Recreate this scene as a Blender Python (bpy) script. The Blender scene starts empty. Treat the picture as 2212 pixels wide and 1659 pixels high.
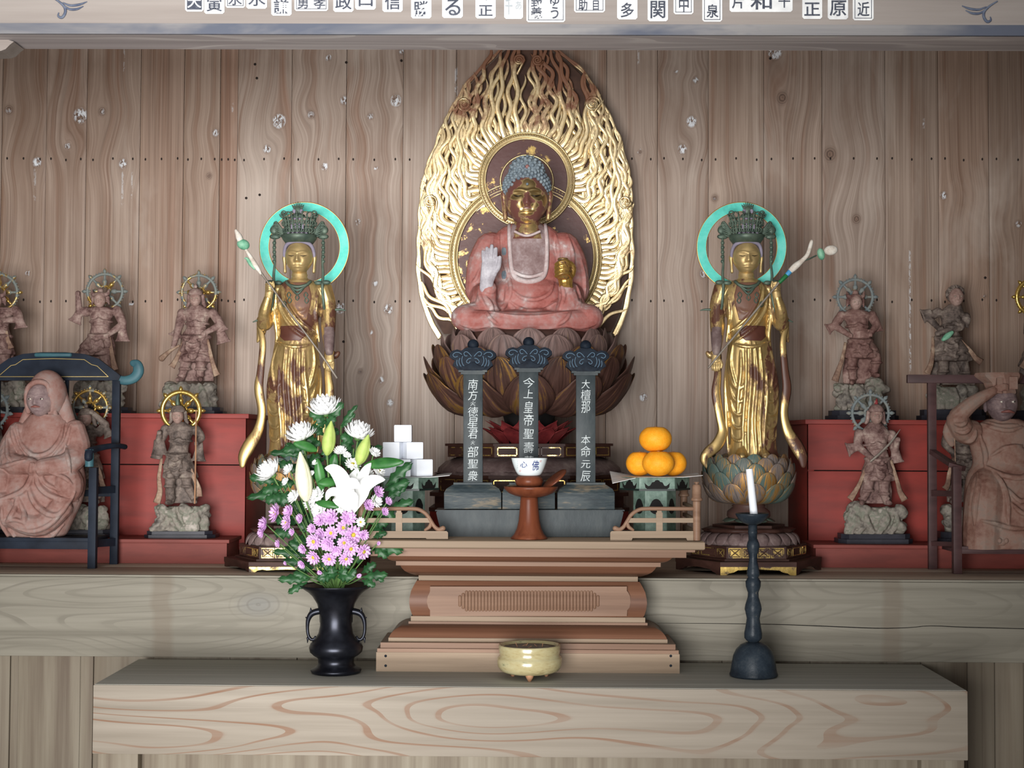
import bpy, bmesh, math, random
import numpy as np
from mathutils import Vector, Matrix
from mathutils.bvhtree import BVHTree
random.seed(7)
SC = bpy.context.scene
COL = SC.collection
# ------------------------------------------------------------------ camera
FPX = 3200.0
CAM = np.array([0.0, -3.84, 1.45])
def _axes():
    p, yw, rl = math.radians(2.1), math.radians(0.66), math.radians(0.3)
    f = np.array([-math.sin(yw)*math.cos(p), math.cos(yw)*math.cos(p), math.sin(p)])
    r = np.cross(f, [0, 0, 1.0]); r /= np.linalg.norm(r)
    u = np.cross(r, f)
    return f, r*math.cos(rl)+u*math.sin(rl), u*math.cos(rl)-r*math.sin(rl)
AF, AR, AU = _axes()
cam = bpy.data.cameras.new('camera'); cam.sensor_width = 36; cam.lens = FPX/2212*36
cam.clip_start = 0.05
co = bpy.data.objects.new('camera', cam); COL.objects.link(co)
m = Matrix.Identity(4)
for i in range(3):
    m[i][0], m[i][1], m[i][2], m[i][3] = AR[i], AU[i], -AF[i], CAM[i]
co.matrix_world = m
SC.camera = co
# ------------------------------------------------------------------ world, light, exposure
SC.view_settings.view_transform = 'Standard'; SC.view_settings.look = 'None'
SC.view_settings.exposure = 0.0; SC.view_settings.gamma = 1
SC.view_settings.use_curve_mapping = False
SC.cycles.use_denoising = True
SC.cycles.max_bounces = 5; SC.cycles.diffuse_bounces = 3; SC.cycles.glossy_bounces = 3; SC.cycles.use_adaptive_sampling = True; SC.cycles.adaptive_threshold = 0.02; SC.cycles.caustics_reflective = False; SC.cycles.caustics_refractive = False
wd = bpy.data.worlds.new('world'); SC.world = wd; wd.use_nodes = True
wd.node_tree.nodes['Background'].inputs[0].default_value = (0.92, 0.96, 1.0, 1)
wd.node_tree.nodes['Background'].inputs[1].default_value = 0.55
def area(name, loc, target, sx, sy, power, col):
    l = bpy.data.lights.new(name, 'AREA'); l.shape = 'RECTANGLE'; l.size = sx; l.size_y = sy
    l.energy = power; l.color = col
    o = bpy.data.objects.new(name, l); COL.objects.link(o)
    o.location = loc
    o.rotation_euler = (Vector(target)-Vector(loc)).to_track_quat('-Z', 'Y').to_euler()
    return o
area('daylight_from_open_doors', (-1.0, -9.0, 0.75), (-0.3, 1.2, 1.5), 5.6, 3.5, 1620, (1.0, 0.99, 0.975))

# ------------------------------------------------------------------ pixel helpers
def Pn(px, py, Y):
    """points on the plane y = Y that the photograph shows at these pixels"""
    px = np.asarray(px, float); py = np.asarray(py, float); Y = np.asarray(Y, float)
    a = (px-1106)/FPX; b = (829.5-py)/FPX
    d = AF[:, None]+AR[:, None]*a.reshape(1, -1)+AU[:, None]*b.reshape(1, -1)
    t = (Y.reshape(-1)-CAM[1])/d[1]
    return (CAM[:, None]+d*t).T
def P(px, py, Y): return Pn([px], [py], [Y])[0]
def Xp(px, Y, py=947): return P(px, py, Y)[0]
def Zp(py, Y, px=1143): return P(px, py, Y)[2]
def S(Y): return (Y-CAM[1])/FPX
def W(V, Y0):
    V = np.asarray(V, float)
    Q = Pn(V[:, 0], V[:, 1], np.full(len(V), Y0))
    Q[:, 1] += V[:, 2]*S(Y0)
    return Q
# ------------------------------------------------------------------ objects
def fastmesh(name, V, F):
    """mesh from arrays; F may be an (n, k) array or a list of polygons"""
    me = bpy.data.meshes.new(name); V = np.asarray(V, np.float32)
    if isinstance(F, np.ndarray): cnt = np.full(len(F), F.shape[1], np.int32); flat = F.astype(np.int32).ravel()
    else: cnt = np.fromiter((len(f) for f in F), np.int32, len(F)); flat = np.fromiter((i for f in F for i in f), np.int32, int(cnt.sum()))
    me.vertices.add(len(V)); me.vertices.foreach_set('co', V.ravel())
    me.loops.add(len(flat)); me.loops.foreach_set('vertex_index', flat)
    st = np.zeros(len(cnt), np.int32); st[1:] = np.cumsum(cnt)[:-1]
    me.polygons.add(len(cnt)); me.polygons.foreach_set('loop_start', st)
    me.update(calc_edges=True)
    return me
def mk(name, V, F, mat=None, parent=None, smooth=True, recalc=True, bevel=0, angle=None):
    me = fastmesh(name, V, F)
    if (recalc and not isinstance(F, np.ndarray)) or bevel:
        bm = bmesh.new(); bm.from_mesh(me)
        if bevel:
            bmesh.ops.bevel(bm, geom=bm.edges[:]+bm.verts[:], offset=bevel, segments=2, affect='EDGES', profile=0.6, clamp_overlap=True)
        bmesh.ops.recalc_face_normals(bm, faces=bm.faces[:]); bm.to_mesh(me); bm.free()
    me.polygons.foreach_set('use_smooth', np.full(len(me.polygons), smooth, bool))
    if angle is not None: me.set_sharp_from_angle(angle=math.radians(angle))
    me.update()
    if mat: me.materials.append(mat)
    return link(name, me, parent)
def link(name, me, parent=None):
    o = bpy.data.objects.new(name, me); COL.objects.link(o)
    if parent is not None: adopt(o, parent)
    return o
def adopt(o, parent):
    o.parent = parent
    o.matrix_parent_inverse = Matrix.Translation(-parent.location) if parent.parent is None else Matrix.Identity(4)
def tag(o, label, cat=None, group=None, kind=None):
    o['label'] = label
    if cat: o['category'] = cat
    if group: o['group'] = group
    if kind: o['kind'] = kind
    return o
def thing(name, label, cat, loc, group=None):
    o = bpy.data.objects.new(name, None); COL.objects.link(o); o.location = tuple(map(float, loc))
    o.empty_display_size = 0.05
    return tag(o, label, cat, group)
# ------------------------------------------------------------------ shapes: each gives (V, F)
def join(parts):
    V = []; F = []; k = 0
    for v, f in parts:
        v = np.asarray(v, float); V.append(v); F += [tuple(i+k for i in g) for g in f]; k += len(v)
    return np.concatenate(V), F
def sph(c, r, n=14, m=9, rot=0):
    r = np.array([r, r, r] if np.isscalar(r) else r, float)
    V = [(0, -1, 0)]
    for i in range(1, m):
        a = math.pi*i/m
        for j in range(n):
            b = 2*math.pi*j/n
            V.append((math.sin(a)*math.cos(b), -math.cos(a), math.sin(a)*math.sin(b)))
    V.append((0, 1, 0)); V = np.array(V)*r
    if rot:
        t = math.radians(rot); x = V[:, 0]*math.cos(t)-V[:, 1]*math.sin(t); y = V[:, 0]*math.sin(t)+V[:, 1]*math.cos(t)
        V[:, 0] = x; V[:, 1] = y
    F = [(0, 1+j, 1+(j+1) % n) for j in range(n)]
    for i in range(m-2):
        for j in range(n):
            a = 1+i*n+j; b = 1+i*n+(j+1) % n
            F.append((a, a+n, b+n, b))
    L = len(V)-1; o = 1+(m-2)*n
    F += [(L, o+(j+1) % n, o+j) for j in range(n)]
    return V+np.asarray(c, float), F
def crom(P_, k):
    P_ = np.asarray(P_, float)
    if k <= 1 or len(P_) < 3: return P_
    Q = np.vstack([2*P_[0]-P_[1], P_, 2*P_[-1]-P_[-2]]); out = []
    for i in range(len(P_)-1):
        a, b, c, d = Q[i], Q[i+1], Q[i+2], Q[i+3]
        for j in range(k):
            t = j/k
            out.append(.5*((2*b)+(c-a)*t+(2*a-5*b+4*c-d)*t*t+(3*b-3*c+d-a)*t**3))
    out.append(P_[-1]); return np.array(out)
def tube(pts, rad, n=8, flat=1.0, k=1, rnd=True, closed=False, ref=(0, 0, 1)):
    pts = [tuple(p) if len(p) == 3 else (p[0], p[1], 0) for p in pts]
    rad = np.array([rad]*len(pts) if np.isscalar(rad) else rad, float)
    if len(rad) != len(pts): rad = np.interp(np.linspace(0, 1, len(pts)), np.linspace(0, 1, len(rad)), rad)
    A = crom(np.c_[np.array(pts, float), rad], k); p, r = A[:, :3], A[:, 3]
    if closed: T = np.roll(p, -1, 0)-np.roll(p, 1, 0)
    else: T = np.gradient(p, axis=0)
    T /= np.linalg.norm(T, axis=1)[:, None]+1e-9
    if rnd and not closed:
        p = np.vstack([p[0]-T[0]*r[0]*.75, p[0]-T[0]*r[0]*.45, p, p[-1]+T[-1]*r[-1]*.45, p[-1]+T[-1]*r[-1]*.75])
        T = np.vstack([T[0], T[0], T, T[-1], T[-1]])
        r = np.r_[r[0]*.3, r[0]*.78, r, r[-1]*.78, r[-1]*.3]
    s = np.cross(T, np.array(ref, float)); L = np.linalg.norm(s, axis=1)
    s[L < 1e-3] = np.cross(T[L < 1e-3], (1, 0.01, 0)); s /= np.linalg.norm(s, axis=1)[:, None]+1e-9
    b = np.cross(T, s); V = []
    for j in range(n):
        a = 2*math.pi*j/n
        V.append(p+s*(r*math.cos(a))[:, None]+b*(r*flat*math.sin(a))[:, None])
    V = np.stack(V, 1).reshape(-1, 3); m_ = len(p); F = []
    for i in range(m_ if closed else m_-1):
        for j in range(n):
            i2 = (i+1) % m_
            F.append((i*n+j, i*n+(j+1) % n, i2*n+(j+1) % n, i2*n+j))
    if not closed:
        F.append(tuple(range(n))[::-1]); F.append(tuple(range((m_-1)*n, m_*n)))
    return V, F
def loft(secs, n=32, fn=None, k=1):
    """secs: (cx, py, cd, rx, rd)"""
    A = crom(np.array(secs, float), k); V = []; m_ = len(A)
    for i, (cx, cy, cd, rx, rd) in enumerate(A):
        for j in range(n):
            a = 2*math.pi*j/n
            q = 1 if fn is None else fn(a, i/(m_-1))
            V.append((cx+rx*math.cos(a)*q, cy, cd+rd*math.sin(a)*q))
    F = []
    for i in range(m_-1):
        for j in range(n):
            F.append((i*n+j, i*n+(j+1) % n, (i+1)*n+(j+1) % n, (i+1)*n+j))
    F.append(tuple(range(n))[::-1]); F.append(tuple(range((m_-1)*n, m_*n)))
    return np.array(V), F
def lathe(prof, cx, cd=0, n=32): return loft([(cx, y, cd, r, r) for r, y in prof], n)
def box(x0, x1, y0, y1, d0, d1):
    V = [(x, y, d) for x in (x0, x1) for y in (y0, y1) for d in (d0, d1)]
    return np.array(V, float), [(0, 1, 3, 2), (4, 6, 7, 5), (0, 4, 5, 1), (2, 3, 7, 6), (0, 2, 6, 4), (1, 5, 7, 3)]
def prism(poly, d0, d1):
    n = len(poly)
    V = [(x, y, d0) for x, y in poly]+[(x, y, d1) for x, y in poly]
    F = [tuple(range(n)), tuple(range(2*n-1, n-1, -1))]+[(i, i+n, (i+1) % n+n, (i+1) % n) for i in range(n)]
    return np.array(V, float), F
def ngon(cx, cd, y0, y1, r0, r1, n=6, a0=0, sq=1.0):
    """upright n-sided block, radii r0 at y0 and r1 at y1"""
    V = []
    for y, r in ((y0, r0), (y1, r1)):
        for j in range(n):
            a = a0+2*math.pi*j/n
            V.append((cx+r*math.cos(a), y, cd+r*sq*math.sin(a)))
    F = [tuple(range(n)), tuple(range(2*n-1, n-1, -1))]+[(j, j+n, (j+1) % n+n, (j+1) % n) for j in range(n)]
    return np.array(V), F
def ring(cx, cy, cd, R, r, n=48, m_=8, flat=1.0, sy=1.0):
    return tube([(cx+R*math.cos(2*math.pi*i/n), cy+R*sy*math.sin(2*math.pi*i/n), cd) for i in range(n)], r, n=m_, flat=flat, closed=True)
def annulus(cx, cy, d0, d1, r0, r1, n=64, a0=0, a1=360):
    full = abs(a1-a0) >= 360; V = []; F = []; m_ = n if full else n+1
    for i in range(m_):
        a = math.radians(a0+(a1-a0)*i/n)
        for r, d in ((r0, d0), (r1, d0), (r1, d1), (r0, d1)): V.append((cx+r*math.cos(a), cy+r*math.sin(a), d))
    for i in range(n):
        b = (i+1) % m_
        for j in range(4): F.append((i*4+j, i*4+(j+1) % 4, b*4+(j+1) % 4, b*4+j))
    if not full: F += [(0, 1, 2, 3), ((m_-1)*4+3, (m_-1)*4+2, (m_-1)*4+1, (m_-1)*4)]
    return np.array(V), F
def petal(base, tip, w, bulge, thick=2.0, nu=8, nv=6, up=(0, 0, -1), cup=0.0, shape=1.0, point=0.0, blunt=False, vein=0.0):
    """leaf-like sheet with thickness, from base to tip; bulge bows it towards 'up'; cup raises its rims"""
    b, t = np.asarray(base, float), np.asarray(tip, float); ax = t-b; L = np.linalg.norm(ax); ax /= L
    up = np.asarray(up, float); up = up-ax*np.dot(up, ax); up /= np.linalg.norm(up)+1e-9
    sd = np.cross(ax, up); V = []
    for s_ in (1, -1):
        for i in range(nu+1):
            u = i/nu if not blunt else 1-(1-i/nu)**1.8
            ww = w*(math.sin(math.pi*min(1, u**shape*.88+.10))**.75)*(1-point*max(0, u-.6)/.4)
            if blunt: ww = w*(.62+.38*math.sin(math.pi*min(.5, u*.75)))*math.sqrt(max(0.004, 1-u**5))
            for j in range(nv+1):
                v = j/nv*2-1
                h = bulge*math.sin(math.pi*u)*(1-.25*v*v)+cup*v*v*math.sin(math.pi*min(1, u+.15))+(vein*math.cos(v*math.pi*4)*math.sin(math.pi*min(1, u*.9+.05)) if vein else 0)
                e = thick*.5*(1-v*v*.8)*((1-.85*u**8)*min(1, .3+u*3) if blunt else math.sin(math.pi*(u*.9+.07)))
                V.append(b+ax*(L*u)+sd*(ww*v)+up*(h+s_*e))
    F = []; o = (nu+1)*(nv+1); w_ = nv+1
    for i in range(nu):
        for j in range(nv):
            a = i*w_+j
            F.append((a, a+1, a+w_+1, a+w_)); F.append((o+a, o+a+w_, o+a+w_+1, o+a+1))
    for i in range(nu):
        a = i*w_; F.append((a, a+w_, o+a+w_, o+a)); a += nv; F.append((a, o+a, o+a+w_, a+w_))
    for j in range(nv):
        F.append((j, o+j, o+j+1, j+1)); a = nu*w_+j; F.append((a, a+1, o+a+1, o+a))
    return np.array(V), F
def petal_attr(o, nu, nv):
    """lengthwise and crosswise position on a petal, for its veins"""
    u = np.repeat(np.linspace(0, 1, nu+1), nv+1); v = np.tile(np.linspace(-1, 1, nv+1), nu+1)
    for nm, a in (('pu', u), ('pv', v)):
        at = o.data.attributes.new(nm, 'FLOAT', 'POINT'); at.data.foreach_set('value', np.tile(a, 2).astype(np.float32))
def xf(sh, c, rz=0, sx=1, sy=1):
    V = np.array(sh[0], float); t = math.radians(rz)
    x = V[:, 0]*sx; y = V[:, 1]*sy
    V[:, 0] = x*math.cos(t)-y*math.sin(t); V[:, 1] = x*math.sin(t)+y*math.cos(t)
    return V+np.asarray(c, float), sh[1]
def mirror(sh, cx):
    V = np.array(sh[0], float); V[:, 0] = 2*cx-V[:, 0]; return V, [tuple(f[::-1]) for f in sh[1]]
# ------------------------------------------------------------------ carving: fuse shapes into one skin
def remesh(V, F, vox, smooth=2):
    me = fastmesh('tmp', V, F)
    bm = bmesh.new(); bm.from_mesh(me); bmesh.ops.recalc_face_normals(bm, faces=bm.faces[:]); bm.to_mesh(me); bm.free()
    o = bpy.data.objects.new('tmp', me); COL.objects.link(o)
    md = o.modifiers.new('r', 'REMESH'); md.mode = 'VOXEL'; md.voxel_size = vox; md.adaptivity = 0
    if smooth:
        sm = o.modifiers.new('s', 'SMOOTH'); sm.factor = 0.5; sm.iterations = smooth
    o.data.update()
    dg = bpy.context.evaluated_depsgraph_get(); m2 = o.evaluated_get(dg).to_mesh()
    n = len(m2.vertices); A = np.empty(n*3, np.float32); m2.vertices.foreach_get('co', A)
    L = np.empty(len(m2.loops), np.int32); m2.loops.foreach_get('vertex_index', L)
    Fq = L.reshape(-1, 4).copy()
    o.evaluated_get(dg).to_mesh_clear()
    bpy.data.objects.remove(o); bpy.data.meshes.remove(me)
    return A.reshape(-1, 3).astype(float), Fq
class Surf:
    """front skin of a set of shapes, for laying lines upon it"""
    def __init__(self, V, F):
        self.t = BVHTree.FromPolygons(V.tolist(), F.tolist() if isinstance(F, np.ndarray) else F)
    def d(self, x, y, default=None):
        h = self.t.ray_cast(Vector((x, y, -900)), Vector((0, 0, 1)))
        return h[0].z if h[0] is not None else default
    def line(self, pts, k=4, off=0.0):
        q = crom(np.array([(p[0], p[1], 0) for p in pts], float), k); out = []; last = None
        for x, y, _ in q:
            z = self.d(x, y, last)
            if z is None: continue
            last = z; out.append((x, y, z+off))
        return out
def carve(shapes, folds=(), vox=1.5, smooth=2):
    """folds: (pts2d, radius) ridges drawn on the front of the fused shapes"""
    V, F = join(shapes)
    ex = []
    if folds:
        s = Surf(*remesh(V, F, vox*1.8, 1))
        for f in folds:
            l = s.line(f[0], 4, f[2] if len(f) > 2 else 0)
            if len(l) > 2:
                R = f[1]; rr = [R*.35, R*.9, R, R*.9, R*.35]
                ex.append(tube(l, rr, n=6))
    V, F = join(list(shapes)+ex)
    return remesh(V, F, vox, smooth)
# ------------------------------------------------------------------ materials
def lin(c):
    c = [x/255 for x in c]
    return tuple(x/12.92 if x <= .04045 else ((x+.055)/1.055)**2.4 for x in c)+(1,)
class N:
    def __init__(self, name):
        self.m = bpy.data.materials.new(name); self.m.use_nodes = True
        self.t = self.m.node_tree; self.b = self.t.nodes['Principled BSDF']; self.l = self.t.links
    def n(self, typ, **kw):
        x = self.t.nodes.new(typ)
        for k, v in kw.items():
            if k[0] == 'i' and k[1:].isdigit(): self.put(x.inputs[int(k[1:])], v)
            else: setattr(x, k, v)
        return x
    def put(self, sock, v):
        if isinstance(v, bpy.types.NodeSocket): self.l.new(v, sock)
        else: sock.default_value = v
    def coord(self, scale=(1, 1, 1), which='Object'):
        tc = self.n('ShaderNodeTexCoord'); mp = self.n('ShaderNodeMapping')
        self.l.new(tc.outputs[which], mp.inputs[0]); mp.inputs[3].default_value = scale
        return mp.outputs[0]
    def noise(self, vec, scale=5, detail=4, rough=.55, dist=0):
        x = self.n('ShaderNodeTexNoise'); self.l.new(vec, x.inputs['Vector'])
        x.inputs['Scale'].default_value = scale; x.inputs['Detail'].default_value = detail
        x.inputs['Roughness'].default_value = rough; x.inputs['Distortion'].default_value = dist
        return x.outputs[0]
    def ramp(self, fac, stops, interp='LINEAR'):
        x = self.n('ShaderNodeValToRGB'); self.l.new(fac, x.inputs[0]); e = x.color_ramp.elements
        x.color_ramp.interpolation = interp
        while len(e) < len(stops): e.new(0.5)
        for i, (p, c) in enumerate(stops):
            e[i].position = p; e[i].color = c if len(c) == 4 else lin(c)
        return x.outputs[0]
    def step(self, fac, a, b):
        x = self.n('ShaderNodeMapRange'); self.l.new(fac, x.inputs[0]); x.inputs[1].default_value = a; x.inputs[2].default_value = b
        return x.outputs[0]
    def mix(self, fac, a, b, typ='MIX'):
        x = self.n('ShaderNodeMix', data_type='RGBA', blend_type=typ)
        self.put(x.inputs[0], fac); self.put(x.inputs[6], a if not (isinstance(a, tuple) and len(a) == 3) else lin(a))
        self.put(x.inputs[7], b if not (isinstance(b, tuple) and len(b) == 3) else lin(b)); return x.outputs[2]
    def math(self, op, a, b=0.0, c=None):
        x = self.n('ShaderNodeMath', operation=op); self.put(x.inputs[0], a); self.put(x.inputs[1], b)
        if c is not None: self.put(x.inputs[2], c)
        return x.outputs[0]
    def attr(self, name, out='Fac'):
        x = self.n('ShaderNodeAttribute'); x.attribute_name = name; return x.outputs[out]
    def rnd(self): return self.n('ShaderNodeObjectInfo').outputs['Random']
    def bump(self, h, strength=.3, dist=.01):
        x = self.n('ShaderNodeBump'); x.inputs['Strength'].default_value = strength; x.inputs['Distance'].default_value = dist
        self.l.new(h, x.inputs['Height']); self.l.new(x.outputs[0], self.b.inputs['Normal'])
    def out(self, col=None, rough=None, metal=None, **kw):
        if col is not None: self.put(self.b.inputs['Base Color'], lin(col) if isinstance(col, tuple) and len(col) == 3 else col)
        if rough is not None: self.put(self.b.inputs['Roughness'], rough)
        if metal is not None: self.put(self.b.inputs['Metallic'], metal)
        for k, v in kw.items(): self.put(self.b.inputs[k.replace('_', ' ')], v)
        return self.m
def plain(name, c1, c2=None, rough=.5, metal=0, scale=(20, 20, 20), lo=.35, hi=.65, bump=0, detail=5, spec=.3):
    q = N(name); v = q.coord(scale); f = q.noise(v, 1, detail)
    col = c1 if c2 is None else q.mix(q.step(f, lo, hi), c1, c2)
    if bump: q.bump(f, bump, .004)
    return q.out(col, rough, metal, Specular_IOR_Level=spec)
def dirty(name, stops, rough=.6, scale=(25, 25, 25), bump=.25, metal=0, spec=.16):
    """weathered paint: a ramp of colours over two noises"""
    q = N(name); v = q.coord(scale); f = q.noise(v, 1, 5, .62, .3); g = q.noise(v, 5, 3, .6)
    f = q.math('ADD', q.math('MULTIPLY', f, .72), q.math('MULTIPLY', g, .28))
    col = q.ramp(f, stops)
    if bump: q.bump(g, bump, .003)
    return q.out(col, rough, metal, Specular_IOR_Level=spec)
def gilt(name, gold, under, lo, hi, scale=(9, 9, 9), rough=.32, urough=.45, bump=.2, metal=.8):
    """gold leaf worn through to lacquer"""
    q = N(name); v = q.coord(scale); f = q.noise(v, 1, 6, .68, .4)
    t = q.step(f, lo, hi)
    g2 = q.mix(q.noise(v, 2.5, 4), tuple(int(x*.72) for x in gold), gold)
    col = q.mix(t, under, g2)
    q.bump(q.noise(v, 3, 4), bump, .003)
    q.put(q.b.inputs['Roughness'], q.math('ADD', q.math('MULTIPLY', t, rough-urough), urough))
    return q.out(col, None, q.math('MULTIPLY', t, metal), Specular_IOR_Level=.35)
def woodmat(name, base, dark, light, along='X', freq=60, ring=0, ringcol=None, rough=.6, blot=None, rpow=14.0, bands=None):
    """sawn timber: fine grain along an axis, optional contour rings, optional stain blotches"""
    q = N(name)
    k = {'X': (1.2, 40, 40), 'Z': (40, 40, 1.2), 'Y': (40, 1.2, 40)}[along]
    g = q.noise(q.coord(tuple(x*freq/60 for x in k)), 1, 6, .6, .15)
    col = q.ramp(g, [(.28, dark), (.5, base), (.75, light)])
    kb = {'X': (.9, 5, 5), 'Z': (5, 5, .9), 'Y': (5, .9, 5)}[along]
    h = q.noise(q.coord(kb), 1, 2, .45, .3)
    col = q.mix(q.math('MULTIPLY', q.step(h, .35, .7), .45), col, dark)
    if ring:
        r_ = q.noise(q.coord(kb), .95, 1.6, .42, .15)
        w = q.math('FRACT', q.math('MULTIPLY', r_, ring)); w = q.step(w, .0, .85)
        w = q.math('POWER', w, rpow)
        e = q.noise(q.coord(tuple(x*.5 for x in k)), 1, 3)
        col = q.mix(q.math('MULTIPLY', w, q.step(e, .25, .7)), col, ringcol)
    if blot:
        z = q.noise(q.coord((1.6, 6, 6)), 1, 5, .6, .4)
        col = q.mix(q.step(z, .48, .62), col, blot)
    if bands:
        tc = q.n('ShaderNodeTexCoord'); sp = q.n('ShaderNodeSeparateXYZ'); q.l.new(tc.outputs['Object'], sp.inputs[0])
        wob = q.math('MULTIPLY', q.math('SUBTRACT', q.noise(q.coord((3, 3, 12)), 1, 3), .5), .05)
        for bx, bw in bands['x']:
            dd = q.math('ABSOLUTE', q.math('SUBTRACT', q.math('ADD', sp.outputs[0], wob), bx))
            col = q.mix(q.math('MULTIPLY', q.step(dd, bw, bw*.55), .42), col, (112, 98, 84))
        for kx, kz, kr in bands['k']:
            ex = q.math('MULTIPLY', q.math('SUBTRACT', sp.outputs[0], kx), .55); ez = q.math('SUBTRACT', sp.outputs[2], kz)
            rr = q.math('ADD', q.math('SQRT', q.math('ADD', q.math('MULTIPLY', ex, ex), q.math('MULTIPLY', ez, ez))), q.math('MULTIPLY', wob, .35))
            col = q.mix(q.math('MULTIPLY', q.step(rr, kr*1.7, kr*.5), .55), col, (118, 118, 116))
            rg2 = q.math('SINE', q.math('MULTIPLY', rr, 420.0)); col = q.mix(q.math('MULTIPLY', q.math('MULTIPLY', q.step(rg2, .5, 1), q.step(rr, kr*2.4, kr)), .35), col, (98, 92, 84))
    q.bump(g, .12, .002)
    return q.out(col, rough, 0, Specular_IOR_Level=.16)
def plankmat():
    q = N('old_cedar_plank')
    u = q.attr('grain'); kn = q.attr('knot'); sc = q.attr('scar'); rd = q.rnd()
    tc = q.n('ShaderNodeTexCoord'); sp = q.n('ShaderNodeSeparateXYZ'); q.l.new(tc.outputs['Object'], sp.inputs[0])
    lo = q.noise(q.coord((3.2, 1, .55)), 1, 2, .5, .6)
    u2 = q.math('ADD', u, q.math('MULTIPLY', lo, .07))
    def gr(fx, fz, d):
        c = q.n('ShaderNodeCombineXYZ'); q.put(c.inputs[0], q.math('MULTIPLY', u2, fx)); q.put(c.inputs[1], q.math('MULTIPLY', rd, 90.0))
        q.put(c.inputs[2], q.math('MULTIPLY', sp.outputs[2], fz)); return q.noise(c.outputs[0], 1, d, .55, .1)
    fine = gr(190, 1.5, 4); broad = gr(26, .8, 3)
    col = q.ramp(fine, [(.25, (119, 100, 88)), (.5, (150, 132, 119)), (.75, (180, 164, 153))])
    col = q.mix(q.math('MULTIPLY', q.step(broad, .38, .72), .62), col, (196, 180, 168))
    col = q.mix(q.math('MULTIPLY', q.step(broad, .47, .26), .55), col, (150, 110, 86))
    col = q.mix(1.0, col, q.n('ShaderNodeObjectInfo').outputs['Color'], 'MULTIPLY')
    st = q.noise(q.coord((5, 1, 1.3)), 1, 5, .6, .5)
    col = q.mix(q.math('MULTIPLY', q.step(st, .52, .72), .55), col, (118, 88, 68))
    col = q.mix(q.math('MULTIPLY', q.step(st, .44, .28), .45), col, (196, 182, 170))
    rg = q.math('SINE', q.math('MULTIPLY', kn, 26.0))
    kc = q.mix(q.step(rg, -1, 1), (84, 64, 54), (138, 112, 96))
    col = q.mix(q.step(kn, .12, .75), col, kc)
    wn = q.noise(q.coord((110, 1, 60)), 1, 5, .62, .6)
    col = q.mix(q.math('MULTIPLY', q.step(sc, .2, .5), q.step(wn, .46, .53)), col, (226, 228, 232))
    q.bump(fine, .18, .0025)
    return q.out(col, .5, 0, Specular_IOR_Level=.35)
M_PLANK = plankmat()
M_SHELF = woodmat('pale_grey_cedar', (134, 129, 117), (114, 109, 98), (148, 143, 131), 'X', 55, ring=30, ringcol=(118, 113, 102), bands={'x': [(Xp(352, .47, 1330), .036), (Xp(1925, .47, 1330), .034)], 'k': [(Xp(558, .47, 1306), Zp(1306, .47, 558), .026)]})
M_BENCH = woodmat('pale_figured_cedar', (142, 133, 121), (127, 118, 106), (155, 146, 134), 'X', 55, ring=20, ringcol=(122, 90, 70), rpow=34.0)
M_BTOP = woodmat('lightened_bench_top', (172, 170, 160), (146, 144, 134), (190, 187, 177), 'X', 50)  # cedar made paler on the top face to make up for grazing light
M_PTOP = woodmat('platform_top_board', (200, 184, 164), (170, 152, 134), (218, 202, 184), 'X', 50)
M_BEAM = woodmat('silvery_beam', (144, 135, 129), (128, 119, 113), (157, 149, 143), 'X', 45)
M_BEAMB = woodmat('bluish_stained_beam_edge', (134, 131, 130), (112, 110, 112), (152, 149, 147), 'X', 45, blot=(84, 88, 100))
M_BEAMU = woodmat('beam_underside', (186, 178, 178), (152, 144, 146), (206, 198, 198), 'X', 30, ring=16, ringcol=(214, 208, 206))
M_LOWER = woodmat('greyed_vertical_board', (130, 121, 106), (100, 88, 76), (152, 145, 130), 'Z', 40)
M_ALTAR = woodmat('reddish_keyaki_wood', (132, 103, 84), (107, 80, 63), (153, 124, 103), 'X', 60, rough=.45)
M_ALTARD = woodmat('dark_keyaki_wood', (114, 79, 60), (88, 58, 44), (136, 97, 76), 'X', 60, rough=.4)
M_ALTARP = woodmat('pale_keyaki_wood', (140, 121, 101), (118, 100, 82), (158, 138, 117), 'X', 60, rough=.5)
M_BLACK = plain('flat_black', (18, 15, 14), rough=.8)
M_RED = plain('red_oxide_paint', (146, 51, 43), (126, 46, 39), .55, scale=(6, 6, 30), bump=.1)
M_REDT = plain('dusty_red_paint', (136, 66, 58), (118, 57, 50), .6, scale=(6, 6, 30), bump=.1)
M_NAIL = plain('iron_nail', (46, 38, 34), rough=.7)
M_PAPER = plain('old_white_paper', (226, 226, 224), (206, 206, 206), .8, scale=(30, 30, 30))
M_INK = plain('faded_black_ink', (62, 66, 78), (92, 96, 106), .8, scale=(140, 140, 140), lo=.45, hi=.75)
M_INKB = plain('blue_grey_paint_line', (72, 80, 100), (104, 110, 124), .8, scale=(60, 60, 60))
M_INKL = plain('pale_grey_ink', (150, 156, 160), (176, 180, 182), .8, scale=(140, 140, 140))
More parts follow.
